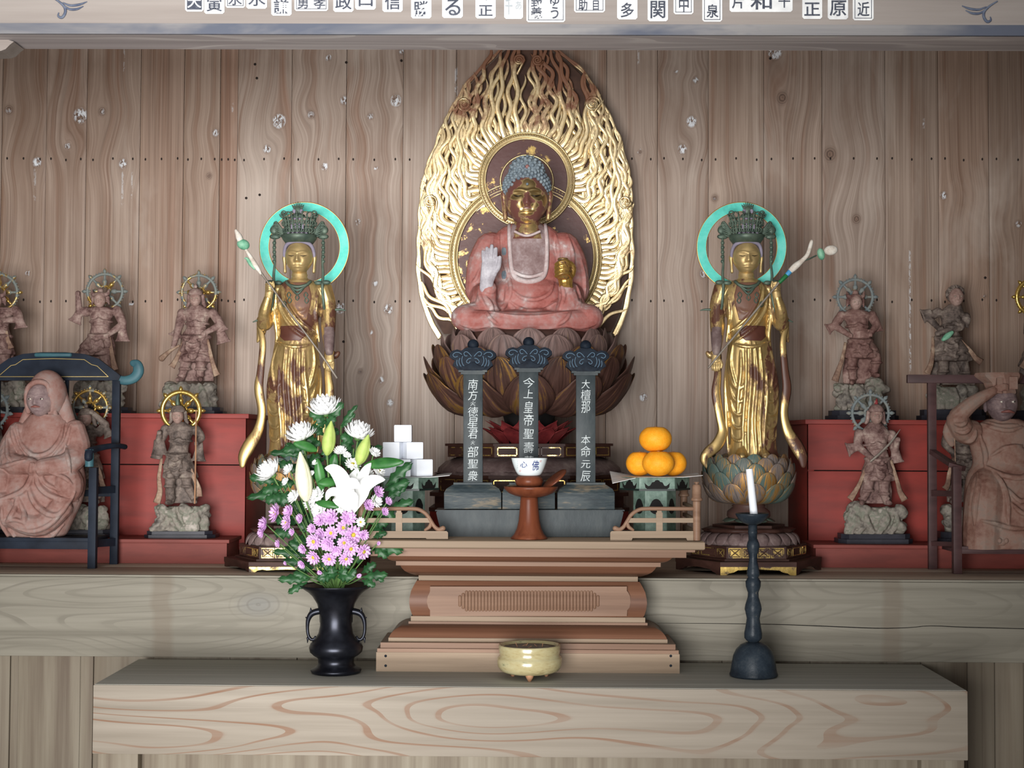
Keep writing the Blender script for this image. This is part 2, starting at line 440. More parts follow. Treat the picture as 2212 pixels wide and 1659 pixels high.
# ------------------------------------------------------------------ wall of planks
YW = 1.46
ZSH = Zp(1247, 0.47)                       # top of the altar platform
wall = thing('wall_back', 'back wall of old upright cedar planks', None, (0, YW, ZSH)); wall['kind'] = 'structure'
KN = [(19,237,11,.4),(174,250,17,.8),(221,241,10,.4),(146,316,8,.6),(80,350,11,.7),(266,353,10,.8),(466,287,9,.6),(452,380,8,.2),(710,125,7,.9),
      (603,262,15,1),(672,248,10,.5),(744,217,10,.7),(855,217,13,.9),(800,251,8,.6),(577,322,9,.9),(701,360,8,.9),(813,363,5,.8),(773,479,6,.9),(869,110,9,.6),
      (1494,263,12,.9),(1474,322,10,.9),(1503,173,7,.7),(1460,156,4,.9),(1383,328,6,.8),(1544,428,9,.3),(1520,591,11,.5),(1674,111,16,1),(1690,211,14,0),
      (1793,333,15,.1),(1850,473,11,0),(2038,422,9,.7),(2200,484,9,.5),(810,612,6,.9),(838,668,11,.8),(823,821,7,.8),(843,870,9,.6),(778,802,7,.3),(735,665,12,1),
      (802,717,4,.8),(1390,858,9,.9),(1540,668,6,.5),(60,590,6,.8),(284,655,6,.8),(1860,690,6,.4),(2128,640,5,.6)]
SCARS = [(75,365,430,5),(266,375,440,5),(284,375,425,4),(1920,222,246,3),(1995,258,278,3),(1965,540,800,5),(270,100,160,4),(502,225,240,3),(985,150,210,6),(1380,90,135,5),(1180,250,252,2)]
SEAM = [-115, 3, 99, 186, 302, 396, 474, 512, 629, 747, 870, 985, 1095, 1200, 1310, 1420, 1530, 1650, 1776, 1912, 2027, 2136, 2262, 2360]
KW = np.array([list(P(k[0], k[1], YW))[::2] for k in KN]); KR = np.array([k[2] for k in KN])*S(YW)*1.05; KSC = np.array([k[3] for k in KN])
ztop = Zp(40, YW); xs = [Xp(s, YW, 345) for s in SEAM]
nail = []
TONE = [(.86,.78,.72),(.86,.78,.72),(.9,.83,.78),(.9,.82,.76),(.9,.78,.7),(.94,.85,.78),(.92,.74,.64),(1.0,.96,.93),(1.02,.98,.95),(1.06,1.04,1.02),(1.04,1.02,1.0),(.98,.92,.88),(.95,.9,.86),(.95,.9,.86),(.95,.9,.86),(.92,.88,.85),(.96,.89,.83),(.92,.85,.8),(.95,.92,.9),(.88,.82,.77),(.84,.72,.64),(.8,.72,.66),(.78,.7,.64),(.78,.7,.64)]
for i in range(len(SEAM)-1):
    x0, x1 = xs[i]+.0009, xs[i+1]-.0009; dy = random.uniform(-.0015, .0025)
    nx = max(6, int((x1-x0)/.0085)); nz = 190
    gx, gz = np.meshgrid(np.linspace(x0, x1, nx+1), np.linspace(ZSH, ztop, nz+1)); gx = gx.ravel(); gz = gz.ravel()
    V = np.c_[gx, np.full(len(gx), YW+dy), gz]
    edge = (np.abs(gx-x0) < 1e-6) | (np.abs(gx-x1) < 1e-6); V[edge, 1] += .002
    F = [(a*(nx+1)+b, a*(nx+1)+b+1, (a+1)*(nx+1)+b+1, (a+1)*(nx+1)+b) for a in range(nz) for b in range(nx)]
    k = len(V); bk = [(x0, YW+.03, ZSH), (x1, YW+.03, ZSH), (x1, YW+.03, ztop), (x0, YW+.03, ztop)]
    V = np.vstack([V, bk]); c = [0, nx, (nz)*(nx+1)+nx, nz*(nx+1)]
    for a, b in ((0, 1), (1, 2), (2, 3), (3, 0)): F.append((c[a], c[b], k+b, k+a))
    F.append((k+3, k+2, k+1, k))
    dx = V[:, 0][:, None]-KW[:, 0]; dz = V[:, 2][:, None]-KW[:, 1]
    inp = ((KW[:, 0] > x0) & (KW[:, 0] < x1)).astype(float)
    g = V[:, 0]+(-1.05*KR*np.tanh(dx/(KR*1.2))*np.exp(-(dz/(KR*4.5))**2)*inp).sum(1)
    q = np.sqrt((dx*1.0)**2+(dz*.9)**2)/KR
    kn = (np.clip(1-q/1.35, 0, 1)*inp).max(1)
    ks = (np.clip(1.3-q*1.1, 0, 1)*inp*KSC).max(1)
    for sx, sy0, sy1, sw in SCARS:
        p0 = P(sx, sy0, YW); p1 = P(sx, sy1, YW); w_ = sw*S(YW)
        zc = np.clip(V[:, 2], p1[2], p0[2]); qq = np.sqrt((V[:, 0]-p0[0])**2+((V[:, 2]-zc)*.5)**2)/w_
        ks = np.maximum(ks, np.clip(1.15-qq, 0, 1)*.42)
    o = mk('plank', V, F, M_PLANK, wall, smooth=False, recalc=False)
    o.color = TONE[i]+(1,)
    for nm, ar in (('grain', g), ('knot', kn), ('scar', ks)):
        at = o.data.attributes.new(nm, 'FLOAT', 'POINT'); at.data.foreach_set('value', ar.astype(np.float32))
    s0 = SEAM[i]; w_ = SEAM[i+1]-s0
    for fx in (.13, .5, .87):
        for py in (344+random.uniform(-2, 2), 650+random.uniform(-3, 3)):
            p = P(s0+fx*w_, py, YW+dy); r = .0031
            nail.append(([(p[0]+r*math.cos(a), p[1]-.0012, p[2]+1.6*r*math.sin(a)) for a in np.arange(8)*math.pi/4]+[(p[0]+r*math.cos(a), p[1]+.004, p[2]+1.6*r*math.sin(a)) for a in np.arange(8)*math.pi/4],
                         [tuple(range(8))]+[(j, (j+1) % 8, (j+1) % 8+8, j+8) for j in range(8)]))
for px, py in [(551,139),(555,169),(561,421),(532,428),(748,135),(867,131),(1664,126),(742,738),(2128,600)]:
    p = P(px, py, YW); r = .0048
    nail.append(([(p[0]+r*math.cos(a), p[1]-.0016, p[2]+r*math.sin(a)) for a in np.arange(10)*math.pi/5]+[(p[0]+r*math.cos(a), p[1]+.004, p[2]+r*math.sin(a)) for a in np.arange(10)*math.pi/5],
                 [tuple(range(10))]+[(j, (j+1) % 10, (j+1) % 10+10, j+10) for j in range(10)]))
tag(mk('nail_heads', *join(nail), M_NAIL, wall), 'dark iron nail heads across the planks', kind='stuff')
# dark board closing the seams from behind
def wbox(name, x0, x1, y0, y1, z0, z1, mat, parent=None, bevel=.003):
    V = [(x, y, z) for x in (x0, x1) for y in (y0, y1) for z in (z0, z1)]
    F = [(0, 1, 3, 2), (4, 6, 7, 5), (0, 4, 5, 1), (2, 3, 7, 6), (0, 2, 6, 4), (1, 5, 7, 3)]
    return mk(name, V, F, mat, parent, smooth=bool(bevel), bevel=bevel, angle=40 if bevel else None)
def pbox(name, px0, px1, py0, py1, Y0, Y1, mat, parent=None, bevel=.002):
    return wbox(name, Xp(px0, Y0, (py0+py1)/2), Xp(px1, Y0, (py0+py1)/2), Y0, Y1, Zp(py1, Y0, (px0+px1)/2), Zp(py0, Y0, (px0+px1)/2), mat, parent, bevel)
wbox('dark_backing', xs[0], xs[-1], YW+.032, YW+.05, ZSH, ztop, M_BLACK, wall, 0)
# ------------------------------------------------------------------ floor, altar platform, lower boarding
M_FLOOR = woodmat('pale_floor_boards', (176, 160, 136), (150, 134, 112), (196, 182, 158), 'Y', 40)
fl = wbox('floor', -3.2, 3.2, -3.0, 1.6, -.05, 0, M_FLOOR, None, 0); tag(fl, 'plain board floor of the hall', kind='structure')
XL, XR = -2.1, 2.0
YS = 0.47
M_HALL = woodmat('dark_hall_timber', (96, 76, 62), (74, 58, 48), (116, 94, 78), 'Z', 40)
for nm, x0, x1, y0 in (('shade_wall_left', -2.2, -2.11, -3.0), ('shade_wall_right', 2.01, 2.1, -3.0)):  # out of view, added to block light from the sides
    o = wbox(nm, x0, x1, y0, YW+.05, 0, 3.3, M_HALL, None, 0); tag(o, 'unseen timber side wall added to shade the altar', kind='structure')
for nm, x0, x1 in (('shade_wall_front_left', -2.2, -1.75), ('shade_wall_front_right', .3, 2.1)):  # out of view; doorway edges set to dim the right side
    o = wbox(nm, x0, x1, -3.05, -3.0, 0, 3.3, M_HALL, None, 0); tag(o, 'unseen timber panel added to narrow the daylight through the doorway', kind='structure')
o = wbox('ceiling', -2.2, 2.1, -0.4, YW+.05, 3.25, 3.3, M_HALL, None, 0); tag(o, 'unseen board ceiling cut short to let sky light onto the bench', kind='structure')  # out of view; stops at the beam so sky light gets in
pl = thing('altar_platform', 'wide pale timber platform along the wall carrying all statues', 'platform', (0, YS, .5))
zb = Zp(1425, YS)
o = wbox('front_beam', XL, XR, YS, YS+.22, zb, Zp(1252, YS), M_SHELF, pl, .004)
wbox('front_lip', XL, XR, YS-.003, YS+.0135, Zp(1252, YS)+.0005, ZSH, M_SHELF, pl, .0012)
for i, y0 in enumerate(np.linspace(YS+.014, YW, 5)[:-1]):
    y1 = np.linspace(YS+.014, YW, 5)[i+1]
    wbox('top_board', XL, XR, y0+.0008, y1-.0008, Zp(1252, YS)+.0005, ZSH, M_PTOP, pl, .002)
# long crack in the front beam, right half
ck = [(1420,1346),(1560,1347),(1680,1349),(1790,1353),(1890,1357),(1960,1356),(2010,1352),(2090,1355),(2212,1358),(2300,1360)]
cv = W([(x, y, -.1) for x, y in ck], YS); mk('crack', *tube([tuple(v) for v in cv], [.0004, .0009, .001, .0013, .0013, .001, .001, .0012, .001, .0008], n=6, ref=(0, 1, 0), k=3), M_BLACK, pl)
wl = thing('wall_lower', 'upright greyed boards below the altar platform', None, (0, YS+.05, 0)); wl['kind'] = 'structure'
lb = [-140, 20, 37, 172, 200, 330, 495, 640, 770, 910, 928, 1115, 1335, 1435, 1560, 1750, 1915, 1990, 2090, 2122, 2150, 2212, 2330]
for i in range(len(lb)-1):
    x0, x1 = Xp(lb[i], YS+.03, 1540), Xp(lb[i+1], YS+.03, 1540); d = (0.0, .006, .002)[i % 3]
    wbox('board', x0+.0006, x1-.0006, YS+.03+d, YS+.06, 0, zb-.001, M_LOWER, wl, .0015)
# ------------------------------------------------------------------ bench in front
bz = Zp(1485, 0.0); bb = Zp(1636, 0.0)
be = thing('offering_bench', 'long pale cedar bench in front holding vase, incense bowl and candlestick', 'bench', (0, .2, 0))
bx0, bx1 = Xp(200, 0, 1560), Xp(2091, 0, 1560)
wbox('slab', bx0, bx1, 0, .44, bb, bz-.0012, M_BENCH, be, .003)
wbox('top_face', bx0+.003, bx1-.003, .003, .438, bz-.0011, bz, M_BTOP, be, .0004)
for a, b in ((211, 298), (1990, 2083)):
    wbox('leg', Xp(a, .03, 1640), Xp(b, .03, 1640), .03, .12, 0, bb, M_LOWER, be, .002)
    wbox('leg', Xp(a, .03, 1640), Xp(b, .03, 1640), .33, .42, 0, bb, M_LOWER, be, .002)
wbox('rear_panel', Xp(304, .06, 1640), Xp(1985, .06, 1640), .07, .085, .02, bb, M_LOWER, be, .001)
# ------------------------------------------------------------------ lintel beam overhead
YB = -0.46
bm_ = thing('trim_1', 'silvery lintel beam across the top with carved scrolls', None, (0, YB, Zp(50, YB))); bm_['kind'] = 'structure'
zc0 = Zp(53, YB); zc1 = Zp(76, YB-.0); hb = zc1-.0
def sweepx(name, prof, mat, parent):
    n = len(prof); V = [(x, y, z) for x in (-1.9, 1.9) for y, z in prof]
    return mk(name, V, [tuple(range(n)), tuple(range(2*n-1, n-1, -1))]+[(i, (i+1) % n, (i+1) % n+n, i+n) for i in range(n)], mat, parent, smooth=False)
sweepx('face', [(YB, zc0), (YB, Zp(-260, YB)), (YB+.125, Zp(-260, YB)), (YB+.125, zc0)], M_BEAM, bm_)
sweepx('lower_fillet', [(YB-.004, zc0), (YB-.004, hb), (YB+.0035, hb), (YB+.0035, zc0)], M_BEAMB, bm_)
sweepx('underside', [(YB+.004, hb), (YB+.13, hb), (YB+.13, hb+.02), (YB+.004, hb+.02)], M_BEAMU, bm_)
br = W([(-60, 60, 0), (30, 90, 0), (22, 96, 0), (12, 106, 0), (2, 110, 0), (-60, 112, 0)], YB+.05)
n = len(br); V = np.vstack([br, br+[0, .07, 0]])
mk('bracket', V, [tuple(range(n)), tuple(range(2*n-1, n-1, -1))]+[(i, (i+1) % n, (i+1) % n+n, i+n) for i in range(n)], M_BEAM, bm_, smooth=False)
for s in (0, 1):
    ln = [([(112,-6),(128,4),(140,16),(141,28),(134,38),(126,35),(127,28)], 3.2), ([(138,12),(150,20),(166,20),(180,14)], 2.6), ([(136,6),(152,12),(172,10),(188,4)], 2.6)]
    for pts, r in ln:
        q = [(x, y, -1) if s == 0 else (2212+54-x, y+9, -1) for x, y in pts]
        v, f = tube(q, [r*.5, r, r, r*.4], n=6, k=4, flat=.4); mk('scroll_line', W(v, YB), f, M_INKB, bm_)
# ------------------------------------------------------------------ lettering
def glyph(ch, bold=0.0):
    c = bpy.data.curves.new('t', 'FONT'); c.body = ch; c.size = 1; c.offset = bold; c.extrude = 0; c.fill_mode = 'FRONT'; c.resolution_u = 3
    o = bpy.data.objects.new('t', c); COL.objects.link(o)
    dg = bpy.context.evaluated_depsgraph_get(); me = bpy.data.meshes.new_from_object(o.evaluated_get(dg))
    V = np.array([v.co[:] for v in me.vertices]); F = [tuple(p.vertices) for p in me.polygons]
    bpy.data.objects.remove(o); bpy.data.curves.remove(c); bpy.data.meshes.remove(me)
    V[:, :2] -= (V[:, :2].min(0)+V[:, :2].max(0))/2; V[:, :2] /= max(np.ptp(V[:, 0]), np.ptp(V[:, 1]))
    return V, F
def write(name, ch, cx, cy, w, h, d, Y, mat, parent, bold=.0, rot=0, slant=0):
    V, F = glyph(ch, bold)
    x = V[:, 0]*w+V[:, 1]*slant*w; y = -V[:, 1]*h; t = math.radians(rot)
    Q = np.c_[cx+x*math.cos(t)-y*math.sin(t), cy+x*math.sin(t)+y*math.cos(t), np.full(len(V), d)]
    return mk(name, W(Q, Y), F, mat, parent, smooth=False, recalc=False)
def sticker(x0, x1, yb, chars, what, frame=False, invert=False, top=-70, tint=None):
    YS_ = YB-.0012
    c = P((x0+x1)/2, yb-30, YS_)
    t = thing('paper_sticker', what, 'sticker', c, 'paper name stickers on the lintel beam')
    v, f = prism([(x0+3, top), (x1-3, top), (x1, top+3), (x1, yb-4), (x1-4, yb), (x0+4, yb), (x0, yb-4), (x0, top+3)], -.5, .5)
    mk('paper', W(v, YS_), f, M_PAPER, t, smooth=False)
    if frame or invert:
        a = 4
        if invert:
            v, f = prism([(x0+a, top+4), (x1-a, top+4), (x1-a, yb-a), (x0+a, yb-a)], -.9, -.5); mk('printed_field', W(v, YS_), f, M_INK, t, smooth=False)
        else:
            fr = [box(x0+a, x0+a+1.3, top+4, yb-a, -.9, -.5), box(x1-a-1.3, x1-a, top+4, yb-a, -.9, -.5), box(x0+a, x1-a, yb-a-1.3, yb-a, -.9, -.5)]
            v, f = join(fr); mk('printed_frame', W(v, YS_), f, M_INK, t, smooth=False)
    for ch, cx, cy, w, h, inv in chars:
        write('printed_character', ch, cx, cy, w, h, -1.2, YS_, M_PAPER if inv else (tint or M_INK), t, bold=.015 if not inv else .008)
ST = [(400,440,25,[('天',420,3,30,32,1)],1,1,'dark print with a white character, leftmost of the row'),(441,485,30,[('寅',463,10,34,30,0)],0,0,'bold tiger-year character next to the leftmost dark one'),
 (487,530,17,[('永',508,-2,30,28,0)],1,0,'short framed sticker third from the left'),(532,577,19,[('水',555,-1,38,30,0)],0,0,'thick water character fourth from the left'),
 (586,630,34,[('謙',608,14,33,32,0)],0,0,'dense many-stroke character before the curved banner'),(636,709,24,[('勇',654,6,24,26,0),('孝',690,6,26,26,0)],1,0,'wide banner holding two characters side by side'),
 (720,764,26,[('政',742,6,36,30,0)],0,0,'single character just right of the curved banner'),(767,812,21,[('口',790,1,32,26,0)],0,0,'plain square mouth character'),
 (826,870,26,[('信',848,5,34,32,0)],0,0,'faded trust character left of the flame top'),(888,932,40,[('勝',910,19,34,34,0)],0,0,'bold victory character'),
 (955,1000,39,[('る',978,16,36,36,0)],0,0,'single rounded kana letter'),(1027,1071,40,[('の',1049,-8,26,20,0),('正',1049,23,30,26,0)],0,0,'kana above an upright square character, left of centre'),
 (1089,1130,41,[('千',1099,14,16,36,0),('あ',1120,12,14,18,0)],0,0,'faded grey half-worn slip'),(1137,1221,48,[('野',1159,4,24,26,0),('義',1159,28,24,26,0),('ゆ',1198,2,22,22,0),('う',1198,28,22,26,0)],1,0,'largest framed sticker with two columns above the flame tip'),
 (1240,1307,27,[('助',1259,11,20,26,0),('目',1287,12,16,22,0)],1,0,'wide framed sticker with two small columns'),(1333,1377,42,[('多',1355,22,30,32,0)],0,0,'slanting character right of the flame tip'),
 (1399,1443,46,[('関',1421,21,34,38,0)],0,0,'gate-shaped character'),(1455,1498,31,[('中',1477,10,24,32,0)],1,0,'framed middle character'),
 (1517,1560,47,[('泉',1539,24,26,30,0)],1,0,'framed spring character with long frame'),(1576,1712,26,[('片',1594,4,28,30,0),('和',1644,4,48,34,0),('十',1694,4,26,26,0)],0,0,'widest banner with three marks on cream paper'),
 (1733,1776,41,[('正',1754,20,34,32,0)],0,0,'bold upright character right of the widest banner'),(1788,1832,42,[('原',1810,18,36,36,0)],0,0,'bold field character, second from the right'),
 (1842,1887,44,[('近',1865,20,26,32,0)],1,0,'framed sticker rightmost of the row')]
for x0, x1, yb, ch, fr, inv, lb_ in ST:
    sticker(x0, x1, yb, ch, 'white paper sticker on the beam, '+lb_, bool(fr), bool(inv), tint=M_INKL if x0 in (1089,) else None)
# ------------------------------------------------------------------ altar table and what stands on it
def proj(p):
    v = np.asarray(p, float)-CAM; w = v@AF
    return 1106+FPX*(v@AR)/w, 829.5-FPX*(v@AU)/w
def pyz(z, Y, px=1143): return proj((Xp(px, Y), Y, z))[1]
def hseq(pts, n=1): return [(x, y) for x, y in pts]
def fit(prof, y_to):
    """stretch a (r, py) profile so that its lowest row lands on y_to"""
    ys = [y for _, y in prof]; a, b = min(ys), max(ys)
    return [(r, a+(y-a)*(y_to-a)/(b-a)) for r, y in prof]
def put(name, sh, Y, mat, parent=None, **kw): return mk(name, W(sh[0], Y), sh[1], mat, parent, **kw)
M_BRONZE = plain('dark_bronze', (44, 46, 54), (30, 31, 38), .34, .75, scale=(30, 30, 30), spec=.5)
M_IRON = dirty('black_lacquered_iron', [(.3, (28, 34, 42)), (.52, (40, 48, 56)), (.66, (52, 58, 64)), (.74, (150, 140, 118))], .38, (40, 40, 40), .15)
M_WAX = plain('white_wax', (240, 244, 250), rough=.45)
M_GLAZE = dirty('cream_green_glaze', [(.3, (129, 114, 77)), (.45, (169, 157, 117)), (.58, (177, 169, 132)), (.68, (96, 105, 72)), (.75, (69, 83, 72))], .18, (14, 14, 40), .12, spec=.6)
M_CLAY = plain('unglazed_clay', (176, 132, 100), (150, 110, 84), .7)
M_SLATE = dirty('worn_slate_lacquer', [(.34, (34, 41, 44)), (.46, (48, 57, 61)), (.54, (62, 69, 70)), (.60, (100, 92, 80)), (.68, (117, 106, 89))], .45, (7, 7, 34), .25)
M_SLATE2 = dirty('dark_slate_lacquer', [(.34, (34, 41, 44)), (.5, (47, 55, 58)), (.62, (61, 67, 68)), (.72, (81, 80, 73))], .42, (12, 12, 5), .15)
M_SLATE3 = plain('blue_black_lacquer', (20, 25, 34), (30, 38, 48), .6, scale=(60, 60, 60), spec=.1)
M_LETTER = plain('chalky_white_lettering', (206, 212, 212), (178, 186, 188), .8, scale=(120, 120, 120))
M_GREENL = dirty('grey_green_lacquer', [(.3, (58, 74, 66)), (.5, (104, 126, 114)), (.65, (136, 156, 144)), (.78, (160, 172, 160))], .3, (16, 16, 16), .1)
M_GREEND = plain('dark_green_lacquer', (34, 44, 40), (24, 32, 30), .4)
M_WHITE = plain('white_pressed_sugar', (236, 240, 246), (228, 232, 240), .6)
M_ORANGE = dirty('orange_peel', [(.3, (244, 150, 30)), (.5, (250, 166, 40)), (.7, (252, 182, 60))], .42, (70, 70, 70), .35)
M_PORC = plain('white_porcelain', (228, 238, 240), rough=.16)
M_BLUEINK = plain('cobalt_lettering', (38, 48, 108), (60, 70, 128), .3)
M_REDINK = plain('red_seal_print', (206, 120, 116), rough=.4)
M_TURN = woodmat('turned_reddish_wood', (113, 62, 41), (86, 44, 30), (130, 77, 53), 'Z', 50, rough=.32)
AX = 1143
ZT = Zp(1168, .175)                        # table top height
at_ = thing('altar_table', 'stepped reddish wooden altar table with narrow waist and reeded panel', 'altar table', (0, .33, bz))
def yf(h): return .245+(326-h)*.00128
def tier(name, prof, mat, bev=0.0):
    """prof: (half width px, py) rows; front and sides step back together"""
    V = []; zlow = Zp(prof[-1][1], yf(prof[-1][0]))
    back = .69 if zlow >= ZSH+.0005 else YS-.006
    for h, y in prof:
        Y = yf(h); z = Zp(y, Y); x = (Xp(AX+h, Y)-Xp(AX-h, Y))/2
        V += [(-x, Y, z), (x, Y, z), (x, back, z), (-x, back, z)]
    n = len(prof); F = [(0, 1, 2, 3), (4*n-1, 4*n-2, 4*n-3, 4*n-4)]
    for i in range(n-1):
        for j in range(4): F.append((i*4+j, i*4+(j+1) % 4, i*4+4+(j+1) % 4, i*4+4+j))
    return mk(name, V, F, mat, at_, smooth=True, angle=32, bevel=bev)
tier('top_board', [(377, 1168), (380, 1170), (380, 1184), (377, 1186)], M_ALTARP)
tier('moulding', [(359, 1186), (359, 1191)], M_ALTAR); tier('moulding', [(340, 1191), (340, 1203)], M_ALTAR)
tier('cove', [(310, 1203), (306, 1207), (299, 1211), (290, 1214)], M_ALTARD)
tier('moulding', [(285, 1214), (285, 1223)], M_ALTAR)
tier('cyma', [(276, 1223), (272, 1229), (266, 1235), (256, 1240), (242, 1244)], M_ALTARD)
tier('moulding', [(236, 1244.5), (236, 1255)], M_ALTARP)
tier('waist', [(240, 1255.5), (246, 1266), (252, 1278), (255, 1292), (256, 1302), (254, 1316), (250, 1328), (247, 1332)], M_ALTARD)
tier('moulding', [(252, 1332.5), (252, 1344)], M_ALTARP); tier('moulding', [(257, 1344), (257, 1350)], M_ALTAR)
tier('ogee', [(262, 1350), (272, 1353), (281, 1358), (289, 1364), (295, 1371), (299, 1379)], M_ALTARD)
tier('moulding', [(300, 1379.5), (300, 1390)], M_ALTARP); tier('moulding', [(317, 1390), (317, 1403)], M_ALTAR)
tier('moulding', [(324, 1403), (324, 1411)], M_ALTAR)
V_ = tier('base_board', [(326, 1411), (326, pyz(bz, .245))], M_ALTARP)
yw = yf(256)-.0005
pn = [(929, 1267), (1354, 1267), (1354, 1276), (1357, 1280), (1361, 1288), (1362, 1300), (1360, 1312), (1355, 1318), (1354, 1331), (929, 1331), (929, 1318), (925, 1312), (922, 1300), (924, 1288), (928, 1280), (929, 1276)]
put('waist_panel', prism(pn, -1.0, 14), yw, M_ALTAR, at_, smooth=False)
reed = []
for i in range(43):
    x = 990+i*7.1; e = abs(i-21)
    h = 20 if e < 20 else (20-(e-19)*5)
    reed.append(tube([(x+3.5, 1298-h, -1), (x+3.5, 1298+h, -1)], 3.3, n=8, flat=.6))
put('reeded_panel', join(reed), yw, M_ALTAR, at_)
for px in (833, 1449):
    for py in (1417, 1438): put('peg', sph((px, py, 0), (3, 3, .8), 8, 5), .2447, M_SLATE3, at_)
# railings
def railing(s):
    X = (lambda x: x) if s > 0 else (lambda x: 2*AX-x)
    YR = .205
    t = thing('altar_railing', 'small wooden railing on the altar table %s' % ('beside the oranges, with round corner post' if s > 0 else 'beside the white blocks, half behind flowers'), 'railing', P(X(1430), 1166, YR), 'railings of the altar table')
    zb_ = pyz(ZT, YR, X(1420))-.5
    put('base_rail', prism([(X(1318), 1150), (X(1321), 1147), (X(1497), 1147), (X(1497), zb_), (X(1484), zb_), (X(1482), 1162), (X(1366), 1162), (X(1364), zb_), (X(1318), zb_)], -5, 6), YR, M_ALTARP, t, smooth=False)
    put('middle_rail', box(min(X(1357), X(1499)), max(X(1357), X(1499)), 1119, 1129, -3, 3), YR, M_ALTARP, t, smooth=False)
    put('top_rail', tube([(X(1498), 1099, 0), (X(1440), 1099, 0), (X(1395), 1099, 0), (X(1378), 1102, 0), (X(1364), 1112, 0), (X(1355), 1126, 0), (X(1347), 1138, 0), (X(1338), 1144, 0), (X(1328), 1141, 0)], [4.4]*7+[5, 6], n=10, k=5), YR, M_ALTAR, t)
    put('scroll_foot', tube([(X(1355), 1128, 0), (X(1358), 1138, 0), (X(1368), 1145, 0)], [3.5, 4.5, 3], n=8, k=4), YR, M_ALTAR, t)
    put('baluster', join([box(X(1424)-7, X(1424)+7, 1107, 1147, -4, 4), box(X(1424)-5, X(1424)+5, 1103, 1107, -4, 4)]), YR, M_ALTARP, t, smooth=False)
    pr = [(8.5, zb_), (8.5, 1083), (12.5, 1081), (12.8, 1077), (10, 1074), (10, 1052), (8, 1047), (4, 1046), (4, 1044), (6, 1043), (6, 1041)]
    put('corner_post', lathe(pr, X(1505), 0, 20), YR, M_ALTAR, t, angle=45)
    Yb = .54; x = (P(X(1505), 1100, YR)[0]); q = proj((x, Yb, ZT)); k = S(YR)/S(Yb)
    put('rear_post', lathe([(r*k, q[1]+(y-zb_)*k) for r, y in pr], q[0], 0, 16), Yb, M_ALTAR, t, angle=45)
    for py, h in ((1099, .0045), (1124, .005), (1155, .010)):
        z = Zp(py, YR, X(1505)); wbox('side_rail', x-.005, x+.005, YR+.01, Yb-.01, z-h, z+h, M_ALTARP, t, .001)
railing(1); railing(-1)
